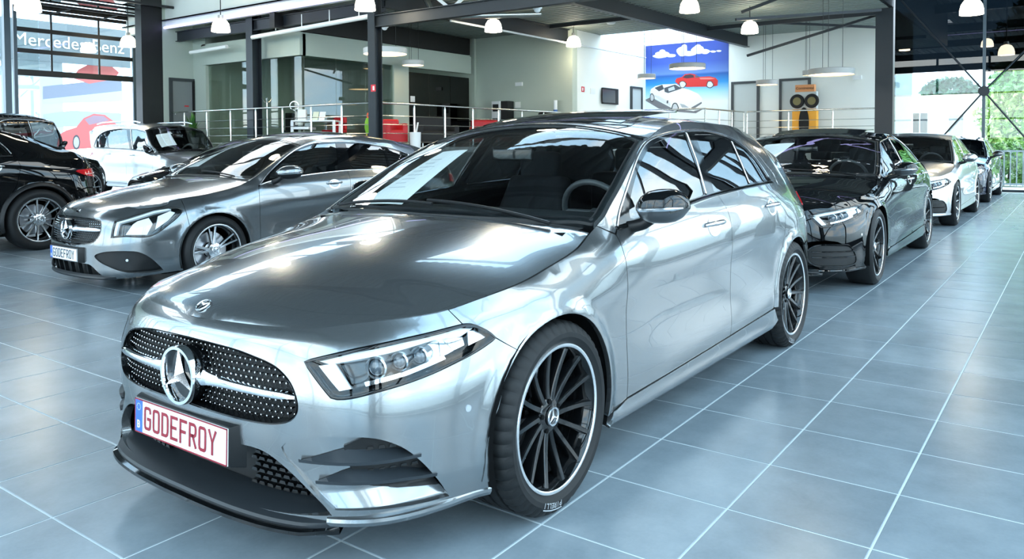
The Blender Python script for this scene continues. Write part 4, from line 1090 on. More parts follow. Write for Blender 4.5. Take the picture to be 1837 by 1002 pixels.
    dlo_top = sm([(1.961,.935),(2.071,1.015),(2.269,1.145),(2.423,1.231),(2.565,1.286),(2.792,1.324),(3.06,1.343),(3.412,1.344),(3.658,1.31),(3.81,1.25),(3.9,1.166),(3.945,1.074),(3.958,1.038)])
    a1 = math.pi*2-math.asin((R-.25)/AR)
    fw = [(1.02,float(w.ztop(1.02)[0]))]+hl_tip+[(1.239,.604)]
    archFr = arc((sF, R), AR, math.atan2(.604-R, 1.239-sF), -math.asin((R-.235)/AR), 26)
    fend = fw+archFr+[(1.86,.238)]+[tuple(p) for p in dF]+[(1.90,.935)]+ztl(w, 1.875, 1.02, 40)
    pl = {}
    def belt_seg(s0, s1): return [tuple(p) for p in beltl if s0 < p[0] < s1]
    fdoor = [(1.97,.262),(3.085,.290)]+[tuple(p) for p in BL[::-1][1:]]+belt_seg(1.961,3.04)[::-1]+[(1.961,.935)]+[tuple(p) for p in dF[::-1][:-1]]
    rdoor = [(3.085,.290),(3.765,.312)]+[tuple(p) for p in dR[::-1][1:]]+belt_seg(3.05,3.95)[::-1]+[tuple(p) for p in BL[:-1]]
    sE = S(-3.27)
    bside = ztl(w, 1.875, sE, 70)+[(sE,.66),(sR+.39,.63)]+arc((sR, R), AR, math.asin(.30/AR), math.pi-math.asin((-.02)/AR), 26)+[(3.775,.315)]
    bside += [tuple(p) for p in dR[::-1][1:]]+[tuple(p) for p in dlo_top[::-1]]+[(1.935,.92),(1.90,.937)]
    for sd in (1, -1):
        panel('front_wing', w, dense(fend), PT, car, res=.03, side=sd, flange=.02)
        d1 = panel('front_door', w, dense(fdoor), PT, car, res=.035, side=sd)
        d2 = panel('rear_door', w, dense(rdoor), PT, car, res=.035, side=sd)
        panel('body_side', w, dense(bside), PT, car, res=.035, side=sd, flange=.02)
        # glass
        fwin = [(2.10,.965)]+[tuple(p) for p in sm([(2.10,.965),(2.071+.06,1.01),(2.30,1.135),(2.45,1.215),(2.585,1.268),(2.80,1.306),(3.015,1.322)])[1:]]+[(2.99,1.26),(2.895,1.022)]+[(a, b+.012) for a, b in belt_seg(2.12, 2.87)[::-1]]
        rwin = [(3.02,1.03),(3.145,1.325),(3.41,1.327),(3.62,1.295),(3.545,1.045)]+[(a, b+.012) for a, b in belt_seg(3.05,3.53)[::-1]]
        qwin = [(3.575,1.048),(3.655,1.287),(3.78,1.242),(3.875,1.16),(3.925,1.07),(3.93,1.055)]
        tri = [(1.975,.945),(2.085,1.008),(2.085,.962)]
        panel('front_side_window', w, dense(fwin), M['glass_side'], d1, res=.04, side=sd, off=-.006, flange=.003)
        panel('rear_side_window', w, dense(rwin), M['glass_rear'], d2, res=.04, side=sd, off=-.006, flange=.003)
        panel('quarter_window', w, dense(qwin), M['glass_rear'], d2, res=.04, side=sd, off=-.006, flange=.003)
        panel('mirror_triangle', w, dense([(1.966,.938),(2.095,1.02),(2.095,.952)]), M['black_gloss'], d1, res=.04, side=sd, off=.0, flange=.006)
        # pillars and window surround in gloss black
        dl = list(map(tuple, dlo_top))+[tuple(p) for p in beltl[::-1][1:-1]]
        dl = smooth_loop(dl, .03)
        panel('window_surround', w, dense(list(map(tuple, dlo_top))+[tuple(p) for p in beltl[::-1][1:-1]]), M['black_gloss'], car, holes=[dense(fwin), dense(rwin), dense(qwin)], res=.03, off=-.003, side=sd, flange=.008, hgap=-.002)
        ribbon('window_trim', w, sm([(1.961,.938),(2.114,.950),(2.483,.977),(2.952,1.011),(3.306,1.025),(3.7,1.037),(3.95,1.041)], .05), .016, M['black_gloss'], d1, off=.007, side=sd)
        ribbon('window_trim_upper', w, dlo_top[1:-1:2], .010, M['satin'], car, off=.003, side=sd)
        ribbon('divider_bar', w, np.array([(3.558,1.05),(3.60,1.17),(3.636,1.285)]), .016, M['satin'], d2, off=.001, side=sd)
        ribbon('pillar_trim', w, np.array([(2.915,1.025),(2.985,1.19),(3.045,1.33)]), .018, M['satin'], d1, off=.003, side=sd)
        handle(d1, w, 2.855, .872, sd, M['satin'], .21); handle(d2, w, 3.745, .905, sd, M['satin'], .2)
        # sill
        sl = [(1.80,.19),(3.78,.19),(3.83,.235),(3.775,.312),(3.085,.290),(1.97,.262),(1.86,.24)]
        panel('side_skirt', w, dense(sl), PT, car, res=.03, side=sd, off=lambda u, v: .006+.012*np.clip((.25-v)/.04, 0, 1), gap=.003, flange=.03)
        # rear end
        rb = [(sR+.335,.20),(w.L,.20),(w.L,.62),(sE,.65),(sR+.392,.62)]+arc((sR, R), AR, math.asin(.285/AR), -math.asin(.13/AR), 14)
        panel('rear_bumper', w, dense(rb), PT, car, res=.05, side=sd)
        panel('tailgate', w, dense([(sE,.66),(w.L,.63)]+ztl(w, w.L, sE, 20)), PT, car, res=.05, side=sd)
        panel('tail_lamp', w, dense([(sE-.12,.86),(sE+.25,.80),(sE+.28,.90),(sE-.05,.95)]), M['redlens'], car, res=.05, side=sd, off=.006)
        # dark inner shell behind the gaps
        sh = [(1.30,.66)]+arc((sF, R), AR+.01, 2.2, -math.asin((R-.2)/AR), 24)+[(3.82,.2)]+arc((sR, R), AR+.01, math.pi+math.asin((R-.2)/AR), -math.asin((R-.2)/AR), 24)+[(w.L,.2),(w.L,.98),(4.6,1.0)]+[(a, b-.03) for a, b in beltl[::-1]]+ztl(w, 1.9, 1.30, 20, -.02)
        panel('inner_shell', w, dense(sh, .04), M['dark'], car, res=.06, off=-.022, side=sd, gap=0, flange=0)
        # headlamp: housing, modules, lens
        hp = panel('headlamp', w, head, M['lens'], car, res=.022, side=sd, off=.001, gap=.003, flange=.006)
        panel('lamp_housing', w, head, M['black_gloss'], hp, res=.03, side=sd, off=-.075, gap=-.004, flange=0)
        ribbon('lamp_frame', w, head, .010, M['black_gloss'], hp, off=.0015, thick=.075, side=sd, closed=True)
        ins = lambda pts: dense(pts, .015)
        panel('daytime_lamp', w, ins([(.545,.628),(.598,.634),(.655,.566),(.618,.560)]), M['white'], hp, res=.03, side=sd, off=-.020, gap=0, flange=.03)
        panel('lamp_brow', w, ins([(.545,.640),(.66,.661),(.82,.678),(.98,.690),(1.05,.699),(1.09,.694),(1.04,.676),(.95,.678),(.80,.658),(.66,.642),(.58,.632)]), M['white'], hp, res=.03, side=sd, off=-.022, gap=0, flange=.03)  # block and brow coloured white to stand in for reflections in the lamp
        panel('reflector_bowl', w, ins([(.90,.612),(.99,.628),(1.05,.650),(1.05,.672),(.97,.672),(.90,.660)]), M['chrome'], hp, res=.02, side=sd, off=lambda u, v: -.022-.02*np.clip(1-((u-.97)/.09)**2, 0, 1), gap=0, flange=.02)
        panel('lower_reflector', w, ins([(.70,.572),(.83,.592),(.97,.622),(.965,.634),(.83,.604),(.695,.583)]), M['chrome'], hp, res=.02, side=sd, off=-.018, gap=0, flange=.03)
        panel('amber_strip', w, ins([(1.06,.648),(1.13,.665),(1.10,.688),(1.07,.690)]), M['satin'], hp, res=.02, side=sd, off=-.02, gap=0, flange=.01)
        for sc_, zc_, r_ in ((.735,.617,.030),(.815,.628,.026),(.885,.636,.026)):
            p, n = surf_points(w, np.array([(sc_, zc_)]), -.03); p = p[0]*[1, sd, 1]; nrm = Vector((.93, sd*.35, 0)).normalized()
            rot = nrm.to_track_quat('Y', 'Z').to_matrix().to_4x4()
            o = MB().lathe([(.0,.012),(r_*.5,.010),(r_*.85,.0),(r_*.9,-.004)], 24, 'y').build('projector_lens', M['lensball'], hp, smooth=True); o.matrix_local = Matrix.Translation(p) @ rot
            o = MB().lathe([(r_*.9,.002),(r_*1.0,.008),(r_*1.15,.004),(r_*1.15,-.04),(r_*.6,-.05)], 24, 'y').build('projector_ring', M['satin'], hp, smooth=True); o.matrix_local = Matrix.Translation(p) @ rot
        # bumper pocket, insert, fins
        slope = lambda u, v: -.004-.050*np.clip((u-.46)/.36, 0, 1)*np.clip((v-.20)/.07, .25, 1)
        pk = panel('bumper_pocket', w, pocket, PT, b, res=.014, side=sd, off=slope, gap=-.002, flange=0)
        insert = ins([(.633,.404),(.70,.428),(.78,.413),(.84,.372),(.89,.318),(.935,.248),(.80,.262),(.712,.280),(.683,.297),(.649,.344),(.639,.363)])
        panel('intake_insert', w, insert, M['black_plastic'], b, res=.014, side=sd, off=lambda u, v: slope(u, v)+.008, gap=0, flange=.014)
        sl_ = MB()
        for zi in (.392,.345,.325,.285):
            for k in range(6):
                s0 = .70+k*.036+(.018 if zi in (.345,.285) else 0)
                if inpoly(insert, np.array([(s0, zi), (s0+.024, zi)])).all():
                    q = np.array([(s0, zi-.005), (s0+.024, zi-.005), (s0+.020, zi+.005), (s0+.004, zi+.005)])
                    p = surf_points(w, q, lambda u, v: slope(u, v)+.012)[0]*[1, sd, 1]; p2 = surf_points(w, q, lambda u, v: slope(u, v)+.004)[0]*[1, sd, 1]
                    sl_.add(list(p)+list(p2), [(0,1,2,3),(0,4,5,1),(1,5,6,2),(2,6,7,3),(3,7,4,0)])
        sl_.build('insert_ribs', M['black_gloss'], b)['kind'] = 'stuff'
        for fin in ([(.500,.360),(.633,.397),(.80,.383),(.862,.363),(.779,.359),(.669,.357)], [(.553,.302),(.649,.337),(.82,.322),(.912,.295),(.816,.300),(.705,.300)]):
            f = np.array(fin); n = 12
            t = np.linspace(0, 1, n); L = (f[0]*(1-t)[:, None]+f[3]*t[:, None])
            up = np.array([f[0], f[1], f[2], f[3]]); lo = np.array([f[0], f[5], f[4], f[3]])
            us = np.interp(t, [0,.35,.75,1], up[:, 0]); uz = np.interp(t, [0,.35,.75,1], up[:, 1]); ls = np.interp(t, [0,.35,.75,1], lo[:, 0]); lz = np.interp(t, [0,.35,.75,1], lo[:, 1])
            A = surf_points(w, np.stack([us, uz], 1), lambda u, v: slope(u, v)+.004)[0]; B = surf_points(w, np.stack([ls, lz+.006], 1), .004)[0]; C_ = surf_points(w, np.stack([ls, lz-.004], 1), .002)[0]; D = surf_points(w, np.stack([us, lz-.002], 1), lambda u, v: slope(u, v)+.002)[0]
            V = np.stack([A, B, C_, D], 1).reshape(-1, 3)*[1, sd, 1]
            Fc = [(4*i+k, 4*i+4+k, 4*i+4+(k+1) % 4, 4*i+(k+1) % 4) for i in range(n-1) for k in range(4)]+[(0,1,2,3), tuple(4*(n-1)+k for k in (3,2,1,0))]
            MB().add(V, Fc).build('bumper_fin', pbr('fin grey', (.02,.025,.03), .35), b, smooth=True, angle=25)
        for (ss, zz) in ((1.021,.473),(.545,.338)):
            cir = np.array(arc((ss, zz), .0105, 0, 2*math.pi, 17)[:-1])
            panel('parking_sensor', w, cir, M['satin'] if ss > 1 else PT, b, res=.01, side=sd, off=(.002 if ss > 1 else slope), gap=0, flange=.004)
        panel('arch_flap', w, dense([(1.075,.228),(1.127,.222),(1.108,.27),(1.095,.34),(1.108,.42),(1.142,.49),(1.128,.452),(1.098,.41),(1.080,.33)]), PT, b, res=.03, side=sd, off=.004, gap=0, flange=.004)
        make_mirror(d1, *((-.60, .872, .950, .205, .138, .16) if sd > 0 else (-.70, .885, .955, .165, .12, .12)), M['black_gloss'], M['mirror_lower'], side=sd, fold=(.12 if sd > 0 else 1.45))
    # ---- grille
    g = panel('grille', w, grille, M['grille_back'], car, res=.04, off=-.055, gap=-.004, flange=0)
    ribbon('grille_frame', w, grille, .012, M['black_gloss'], g, off=-.004, thick=.05, closed=True)
    pins = MB(); bars = MB()
    row = 0; zz = .470
    while zz < .655:
        for k in range(-24, 25):
            ss = k*.0232+(.0116 if row % 2 else 0)
            q = np.array([(ss, zz)])
            if not inpoly(grille, q)[0] or segdist(grille, q)[0] < .009: continue
            if .528 < zz < .566 or math.hypot(ss, zz-.546) < .085: continue
            p, n = surf_points(w, q, -.022); pins.lathe([(0,.004),(.0028,.0026),(.0038,-.001),(.0028,-.012)], 6, 'x', tuple(p[0]))
        zz += .0172; row += 1
    pins.build('grille_pins', M['chrome'], g, smooth=True)['kind'] = 'stuff'
    for k in range(-26, 27):
        for sl in (1, -1):
            pts = []
            for t in np.linspace(.452, .664, 14):
                ss = k*.0232+sl*(t-.47)*.0116/.0172
                if inpoly(grille, np.array([(ss, t)]))[0]: pts.append((ss, t))
            if len(pts) > 1:
                p = surf_points(w, np.array([pts[0], pts[-1]]), -.038)[0]; pm = surf_points(w, np.array([((pts[0][0]+pts[-1][0])/2, (pts[0][1]+pts[-1][1])/2)]), -.038)[0]
                bars.tube([tuple(p[0]), tuple(pm[0]), tuple(p[1])], .0016, 4)
    bars.build('grille_lattice', M['grille_back'], g)['kind'] = 'stuff'
    for sd in (1, -1):
        L = np.array([(t, .546+.003*math.cos(t*6)) for t in np.linspace(.085, .488, 20)])
        ribbon('chrome_blade', w, L, np.interp(np.linspace(0, 1, 20), [0,.12,.3,.9,1], [.052,.034,.026,.022,.012]), M['chrome'], g, off=.004, thick=.045, side=sd)
    sx = float(w.pt(0, .545)[0][0])
    dsc = MB().lathe([(0,.0),(.086,.0),(.090,-.006),(.090,-.05)], 48, 'y').build('star_disc', M['black_gloss'], g, smooth=True)
    st = star_shape(MB(), .0955, .006, .012, 64, .085, .115).build('star_emblem', M['chrome'], g, smooth=True, angle=20)
    for o in (dsc, st): o.rotation_euler = (math.radians(4), 0, -math.pi/2); o.location = (sx+.008, 0, .545); o.rotation_euler = (0, 0, -math.pi/2)
    # bonnet badge
    p, n = surf_points(hd, np.array([(.782, -.012)]), .002)
    bd = MB().lathe([(0,.0015),(.022,.0015),(.024,0),(.024,-.003)], 32, 'y').build('badge_disc', M['black_gloss'], nb, smooth=True)
    bs = star_shape(MB(), .0275, .002, .0025, 40, .12, .12).build('bonnet_badge', M['alu'], nb, smooth=True, angle=20)
    nv = Vector(n[0]); X = Vector((0, 1, 0)); Zv = X.cross(nv).normalized(); X = nv.cross(Zv)
    for o in (bd, bs): o.matrix_local = Matrix(((X.x, nv.x, Zv.x, p[0][0]), (X.y, nv.y, Zv.y, p[0][1]), (X.z, nv.z, Zv.z, p[0][2]), (0,0,0,1)))
    # ---- lower intake and splitter
    panel('lower_intake', w, low, M['black_plastic'], b, res=.04, off=-.09, gap=-.02, flange=0)
    lat = MB()
    for r in range(8):
        for k in range(-14, 15):
            ss = k*.036+(.018 if r % 2 else 0); z0 = .225+r*.019
            q = np.array([(ss-.014, z0), (ss+.014, z0), (ss+.010, z0+.010), (ss-.010, z0+.010)])
            if abs(ss) < .24 or not inpoly(low, q).all(): continue
            p = surf_points(w, q, -.070)[0]; p2 = surf_points(w, q, -.088)[0]
            lat.add(list(p)+list(p2), [(0,1,2,3),(0,4,5,1),(1,5,6,2),(2,6,7,3),(3,7,4,0)])
    lat.build('intake_lattice', M['black_gloss'], b)['kind'] = 'stuff'
    ss = np.linspace(-.62, .62, 61)
    def sweep(rows, ss, name, mat, par):
        P = []
        for i, s_ in enumerate(ss):
            for (zf, of) in rows:
                zz = zf(s_) if callable(zf) else zf; oo = of(s_) if callable(of) else of
                P.append(w.pt(s_, zz, oo)[0])
        m = len(rows); Fc = [(i*m+k, (i+1)*m+k, (i+1)*m+k+1, i*m+k+1) for i in range(len(ss)-1) for k in range(m-1)]
        return MB().add(P, Fc).build(name, mat, par, smooth=True, angle=28)
    tap = lambda s_: np.clip((.62-abs(s_))/.10, 0, 1)
    sweep([(.222, -.088),(.216, lambda s_: -.06),(.200, lambda s_: -.016+.008*tap(s_)),(lambda s_: .186, lambda s_: .016*tap(s_)),(lambda s_: .178, lambda s_: .020*tap(s_)),(.168, lambda s_: .018*tap(s_)),(.160, lambda s_: .0),(.155,-.09)], ss, 'front_splitter', M['splitter'], b)
    sweep([(.171, lambda s_: .019*tap(s_)),(.166, lambda s_: .034*tap(s_)),(.156, lambda s_: .034*tap(s_)),(.148, lambda s_: .014*tap(s_)),(.148,-.05)], ss, 'splitter_blade', M['black_gloss'], b)
    s2 = np.linspace(.585, 1.115, 36)
    for sd in (1, -1):
        lipz = lambda s_: .212-.004*math.sin((s_-.585)/.53*math.pi)
        fo = lambda s_: .012*max(0., math.sin(min(1, max(0, (abs(s_)-.585)/.42))*math.pi))**.8
        sweep([(lambda s_: .205, -.004),(lambda s_: .198, lambda s_: .004+fo(s_)),(lambda s_: .188, lambda s_: .007+fo(s_)),(lambda s_: .176, lambda s_: .004+fo(s_)),(.166,-.02),(.165,-.10)], s2*sd if sd > 0 else -s2[::-1], 'bumper_lip', PT, b)
    make_plate(car, .880, .3695, .03, M['plate_red'])
    # ---- canopy
    ws_base = sm([(-.288,0),(-.300,.216),(-.330,.42),(-.372,.60),(-.415,.695),(-.43,np.interp(-.43, cn.ex, cn.ey)-.018)])
    xe = np.linspace(-.44, -1.10, 24); ed = [(x, np.interp(x, cn.ex, cn.ey)-.018) for x in xe]
    top_e = sm([(-1.13,.552),(-1.145,.40),(-1.158,.2),(-1.162,0)])
    wsh = [tuple(p) for p in ws_base]+ed+[tuple(p) for p in top_e]
    ws = panel('windscreen', cn, dense(mirror_half_y(wsh), .03), M['glass'], car, res=.045, gap=.002, flange=.004, off=-.004)
    fr_ = smooth_loop(dense(mirror_half_y(wsh), .03), .03)
    loop = dense(mirror_half_y(wsh), .03); loop = loop if area2(loop) > 0 else loop[::-1]
    ribbon('windscreen_seal', cn, shrink(loop, .012), .030, M['black_plastic'], ws, off=-.005, thick=.012, closed=True)
    for sd in (1, -1):
        P = [(-.40, np.interp(-.40, cn.ex, cn.ey))]+[(x, np.interp(x, cn.ex, cn.ey)-.0) for x in np.linspace(-.43, -1.13, 30)]
        I = [(x, np.interp(x, cn.ex, cn.ey)-.017) for x in np.linspace(-1.13, -.43, 30)]
        panel('pillar_inner_edge', cn, dense(P+I, .03), PT, car, res=.03, side=sd, gap=0, flange=.01)
    roof = [(-1.166,0)]+[(p[0]-.004, p[1]) for p in top_e[::-1][1:]]+[(x, np.interp(x, cn.ex, cn.ey)) for x in np.linspace(-1.14, -3.06, 50)]+[(-3.10,.4),(-3.11,0)]
    rf = panel('roof', cn, dense(mirror_half_y(roof), .03), PT, car, res=.05, gap=.001, flange=.01)
    rg = [(-1.20,0),(-1.195,.3),(-1.18,.47),(-1.24,.50),(-2.5,.49),(-2.52,0)]
    panel('roof_glass', cn, dense(mirror_half_y(rg), .03), M['black_gloss'], rf, res=.05, gap=0, flange=.006, off=.003)
    sg = [(-1.27,0),(-1.27,.44),(-1.95,.44),(-1.96,0)]
    panel('sunroof_panel', cn, dense(mirror_half_y(sg), .03), M['black_gloss'], rf, res=.05, gap=0, flange=.008, off=lambda u, v: .006+.040*np.clip((-1.27-u)/.69, 0, 1))
    rw = [(-3.14,0),(-3.13,.45),(-3.36,.5),(-3.43,.35),(-3.44,0)]
    panel('rear_window', cn, dense(mirror_half_y(rw), .03), M['glass_rear'], car, res=.06, gap=0, flange=.004)
    hl = [(-1.2,0),(-1.2,.5),(-3.0,.5),(-3.05,0)]
    panel('headliner', cn, dense(mirror_half_y(hl), .05), M['cloth'], car, res=.08, off=-.05, gap=0, flange=0)
    bl = [(.70,0),(.62,.45),(.40,.66),(-.30,.70),(-.34,0)]
    panel('bonnet_liner', hd, dense(mirror_half_y(bl), .05), M['dark'], car, res=.08, off=-.03, gap=0, flange=0)
    cw = [(-.25,0),(-.30,.45),(-.39,.70),(-.46,.70),(-.40,.5),(-.36,.2),(-.35,0)]
    panel('cowl', hd, dense(mirror_half_y(cw), .03), M['black_plastic'], car, res=.04, off=-.012, gap=0, flange=.0)
    for (x0, y0, x1, y1) in ((-.335,.62,-.36,-.05),(-.335,.0,-.39,-.66)):
        n = 10; P = surf_points(cn, np.array([(x0+(x1-x0)*t, y0+(y1-y0)*t) for t in np.linspace(0, 1, n)]), .012)[0]
        MB().tube([tuple(p) for p in P], .008, 6).build('wiper', M['black_plastic'], car, smooth=True)
    # paper sheet behind the windscreen, passenger side
    # ---- underneath and inside
    MB().box(-3.3, .42, -.66, .66, .16, .30).build('floor_pan', M['dark'], car)
    MB().box(.05, .60, -.45, .45, .24, .70).build('light_block', M['dark'], car)  # black box added behind the nose, stops light passing through
    MB().box(-.36, -.30, -.70, .70, .3, .93).build('bulkhead', M['dark'], car)
    arch_liner(car, 0, R, AR+.012, .56, .868); arch_liner(car, -2.729, R, AR+.012, .56, .868)
    interior(car, -.44, seatx=-1.45, dashz=.955, wheel_y=.36, zr=1.19)
    # ---- wheels
    proto = make_wheel(R, .2480, .225, 14, 'multi', word=True)
    yc = .895-.112-.012
    first = True
    for x in (0, -2.729):
        for sd in (1, -1):
            wl = set_wheel(proto, car, x, yc, R, sd, copy=not first, spin=(.12 if x == 0 else .05)); first = False
    cal = MB().box(-.19,-.10,-.03,.03,-.09,.09).build('brake_caliper', M['satin'], car, bevel=.015, loc=(.0, yc-.0, R)); cal.rotation_euler = (0, .35, 0); cal.scale = (.9,.8,1)
    cal.location = (.02, yc-.018, R)
    return car, (w, hd, cn)
M['glass_side'] = glass('side window glass', (.20,.23,.24), 1.55, 3.6); M['glass_rear'] = glass('rear privacy glass', (.03,.035,.04), 1.55, 3.2)
M['lensball'] = pbr('projector glass', (.05,.065,.08), .05, 0, coat=1); M['mirror_lower'] = pbr('mirror lower grey', (.05,.055,.06), .3, .4, coat=1)
M['grille_back'] = pbr('grille black', (.004,.0045,.005), .6); M['splitter'] = pbr('splitter grey', (.012,.015,.018), .4, spec=.35)
hero, hero_s = build_hero()
# sheets of paper lying behind the windscreens
def sheet(car, cn, quad, label, off=-.03, lines=8):
    o = panel('price_sheet', cn, dense(quad, .05), M['paper'], None, res=.06, gap=0, flange=.001, off=off)
    o.matrix_world = Matrix.Translation(car.location) @ Matrix.Rotation(car.rotation_euler.z, 4, 'Z')
    tag(o, label, 'paper', 'price sheets behind windscreens')
    q = np.array(quad, float); rows = MB()
    for k in range(lines):
        t = .2+.6*k/lines; ln = RND.uniform(.35, .75)
        a = q[0]*(1-t)+q[3]*t; b = q[1]*(1-t)+q[2]*t; d_ = (q[3]-q[0])*.012
        P = surf_points(cn, np.array([a+(b-a)*.15, a+(b-a)*(.15+.8*ln), a+(b-a)*(.15+.8*ln)+d_, a+(b-a)*.15+d_]), off+.002)[0]
        rows.add(P, [(0,1,2,3)])
    r = rows.build('printed_lines', M['ink'], o); r['kind'] = 'stuff'
    return o
sheet(hero, hero_s[2], [(-.929,-.447),(-.906,-.259),(-.398,-.247),(-.443,-.568)], 'large white price sheet behind the windscreen of the nearest car', -.03)
# ================================================================== outside
struct(mk('ground', [(-90,-90,-.06),(60,-90,-.06),(60,60,-.06),(-90,60,-.06)], [(0,1,2,3)], pbr('concrete yard', (214,218,216), .9, noise=(.3,.06))))
# white building beyond the far end
bd = empty('white_building', (-33,-3.9,0), 0, 'white rendered building with window and doorway beyond the far glass', 'building')
MB().box(-3,0,-2.6,3.13,0,3.15).build('wall', pbr('white render', (238,240,240), .9), bd)
for a, b, z0, z1, nm, m in ((.55,.95,.9,2.45,'window','dglass'),(1.0,1.25,.95,2.45,'window','frame'),(2.0,2.5,0,2.35,'doorway','leaf_grey')):
    MB().box(.0,.05,a,b,z0,z1).build(nm, W_[m], bd)
# fence and hedges
fn = empty('bar_fence', (-23.6,0,0), 0, 'grey metal bar fence behind the far glass wall', 'fence')
MB().beam((0,-.5,1.02),(0,6,1.02),.05,.05).build('rail', pbr('galvanised grey', (150,160,165), .5, .4), fn); MB().beam((0,-.5,.1),(0,6,.1),.05,.05).build('rail', MATS['galvanised grey'], fn)
bar = None
for k in range(44):
    y = -.45+k*.15
    if bar is None: o = MB().beam((0,0,.05),(0,0,1.05),.03,.03).build('bar', MATS['galvanised grey'], fn); bar = o.data
    else: o = link(bpy.data.objects.new('bar', bar), fn)
    o.location = (0, y, 0)
def leaf_mat(name, a, b):
    m = pbr(name, a, .6); nt = m.node_tree; p = nt.nodes['Principled BSDF']
    g = nt.nodes.new('ShaderNodeNewGeometry'); rp = nt.nodes.new('ShaderNodeValToRGB'); rp.color_ramp.elements[0].color = srgb(*a); rp.color_ramp.elements[1].color = srgb(*b)
    nt.links.new(g.outputs['Random Per Island'], rp.inputs['Fac']); nt.links.new(rp.outputs['Color'], p.inputs['Base Color'])
    p.inputs['Subsurface Weight'].default_value = 0
    return m
LM = [leaf_mat('bright leaves', (70,120,40), (170,205,110)), leaf_mat('mid leaves', (50,95,40), (130,175,85)), leaf_mat('dark leaves', (22,48,30), (62,100,58))]  # leaf tones set per tree: pale, mid and dark green
def bush(name, x, y, z, rx, ry, rz, n, ls, mat, label, trunk=0., cat='tree'):
    e = empty(name, (x,y,0), 0, label, cat, 'trees and shrubs outside')
    r = np.random.RandomState(int(abs(x*31+y*17))+n)
    d = r.normal(size=(n, 3)); d /= np.linalg.norm(d, axis=1)[:, None]; rad = r.uniform(.55, 1, n)**.6
    wob = 1+.22*np.sin(d[:, 0]*5+x)*np.sin(d[:, 1]*6+y)*np.cos(d[:, 2]*5)
    c = d*(rad*wob)[:, None]*[rx, ry, rz]+[0, 0, z]
    c = c[c[:, 2] > .03]
    V = []; Fc = []
    for p in c:
        a = r.normal(size=3); a /= np.linalg.norm(a); b = np.cross(a, r.normal(size=3)); b /= np.linalg.norm(b); s_ = ls*r.uniform(.6, 1.3); k = len(V)
        V += [p-a*s_, p+b*s_*.5, p+a*s_, p-b*s_*.5]; Fc.append((k, k+1, k+2, k+3))
    f = mk('foliage', V, Fc, mat, e); f['kind'] = 'stuff'
    MB().tube([(0,0,0),(.05*rx,0,max(z*.6,.3)),(0,.05,z)], [.09*max(rx,.6),.06*max(rx,.6),.03], 7).build('trunk', pbr('bark', (70,58,46), .9), e, smooth=True)
    return e
bush('leafy_tree', -29.5,.75,2.2,1.2,1.25,2.1,5600,.12,LM[0],'pale green tree left of the others outside the far glass')
bush('leafy_tree', -33.5,3.0,2.6,1.7,1.8,2.6,5600,.15,LM[0],'pale green tree at the right end of the fence outside')
bush('leafy_shrub', -25.6,.6,.55,.6,.8,.75,2200,.08,LM[1],'low mid green shrub just behind the left part of the fence','shrub')
bush('leafy_shrub', -25.6,2.9,.6,.6,1.2,.8,2600,.08,LM[1],'low mid green shrub just behind the right part of the fence','shrub')
bush('dark_tree', -45.,1.2,5.2,2.6,2.6,3.4,4200,.22,LM[2],'tall dark tree behind the pale trees beyond the far glass')
bush('dark_tree', -48.,-3.6,3.6,2.0,1.6,1.3,2400,.2,LM[2],'dark tree top above the white building roof')
bush('leafy_shrub', -27.5,-3.6,.8,.6,.5,.9,1800,.09,LM[1],'green shrub in front of the white building by the column','shrub')
# billboard and signs seen through the half open door
BY = -27.5
bl = empty('billboard', (-9.2,BY,0), 0, 'faded outdoor billboard with a red coupe seen through the open door', 'billboard')
MB().box(-2.1,1.05,-.1,0,1.0,4.3).build('panel', pbr('billboard white', (168,174,182), .8), bl)
for x in (-1.8,.8): MB().box(x-.06,x+.06,-.2,-.08,0,1.0).build('post', W_['steel_face'], bl)
def bpoly(name, pts, col, o=.004, par=bl, em=0):
    """flat print; pts in photo pixels on the billboard plane"""
    V = []
    for u, v in pts:
        d = Vector(cam_pt(u, v, 1))-Vector(CAM_POS); t = (BY+o-CAM_POS[1])/d.y; q = Vector(CAM_POS)+d*t; V.append((q.x+9.2, o, q.z))
    return mk(name, V, [tuple(range(len(V)))], pbr('print %d %d %d' % col, col, .8), par)
bpoly('print_sky', [(77,186),(220,182),(220,148),(77,160)], (164,172,184))
bpoly('print_band', [(77,178),(218,163),(218,140),(77,155)], (120,128,146), .006)
bpoly('print_hills', [(78,205),(130,198),(218,203),(218,225),(78,228)], (150,158,166), .006)
bpoly('print_car_body', [(103,258),(106,242),(118,234),(137,228),(150,212),(168,204),(188,206),(202,216),(212,226),(214,240),(214,262),(103,270)], (206,96,98), .008)
bpoly('print_car_glass', [(152,214),(168,207),(186,208),(196,216),(160,224)], (140,120,136), .010)
for cx, cy, r_ in ((137,255,9),):
    bpoly('print_wheel', [(cx+r_*.75*math.cos(a), cy+r_*1.5*math.sin(a)) for a in np.linspace(0, 6.1, 18)], (70,72,80), .010)
    bpoly('print_rim', [(cx+r_*.55*math.cos(a), cy+r_*1.1*math.sin(a)) for a in np.linspace(0, 6.1, 18)], (160,162,170), .012)
bpoly('print_red_upper', [(130,140),(140,125),(165,112),(200,118),(214,130),(205,142),(160,150)], (200,104,104), .009)
def text(name, s_, size, loc, rot, mat, parent=None, ext=.004, align='LEFT'):
    c = bpy.data.curves.new(name, 'FONT'); c.body = s_; c.size = size; c.extrude = ext; c.align_x = align; c.resolution_u = 3
    t = bpy.data.objects.new(name, c); COL.objects.link(t)
    dg = bpy.context.evaluated_depsgraph_get(); me = bpy.data.meshes.new_from_object(t.evaluated_get(dg)); bpy.data.objects.remove(t)
    o = bpy.data.objects.new(name, me); me.materials.clear(); me.materials.append(mat); o.location = loc; o.rotation_euler = rot
    return link(o, parent)
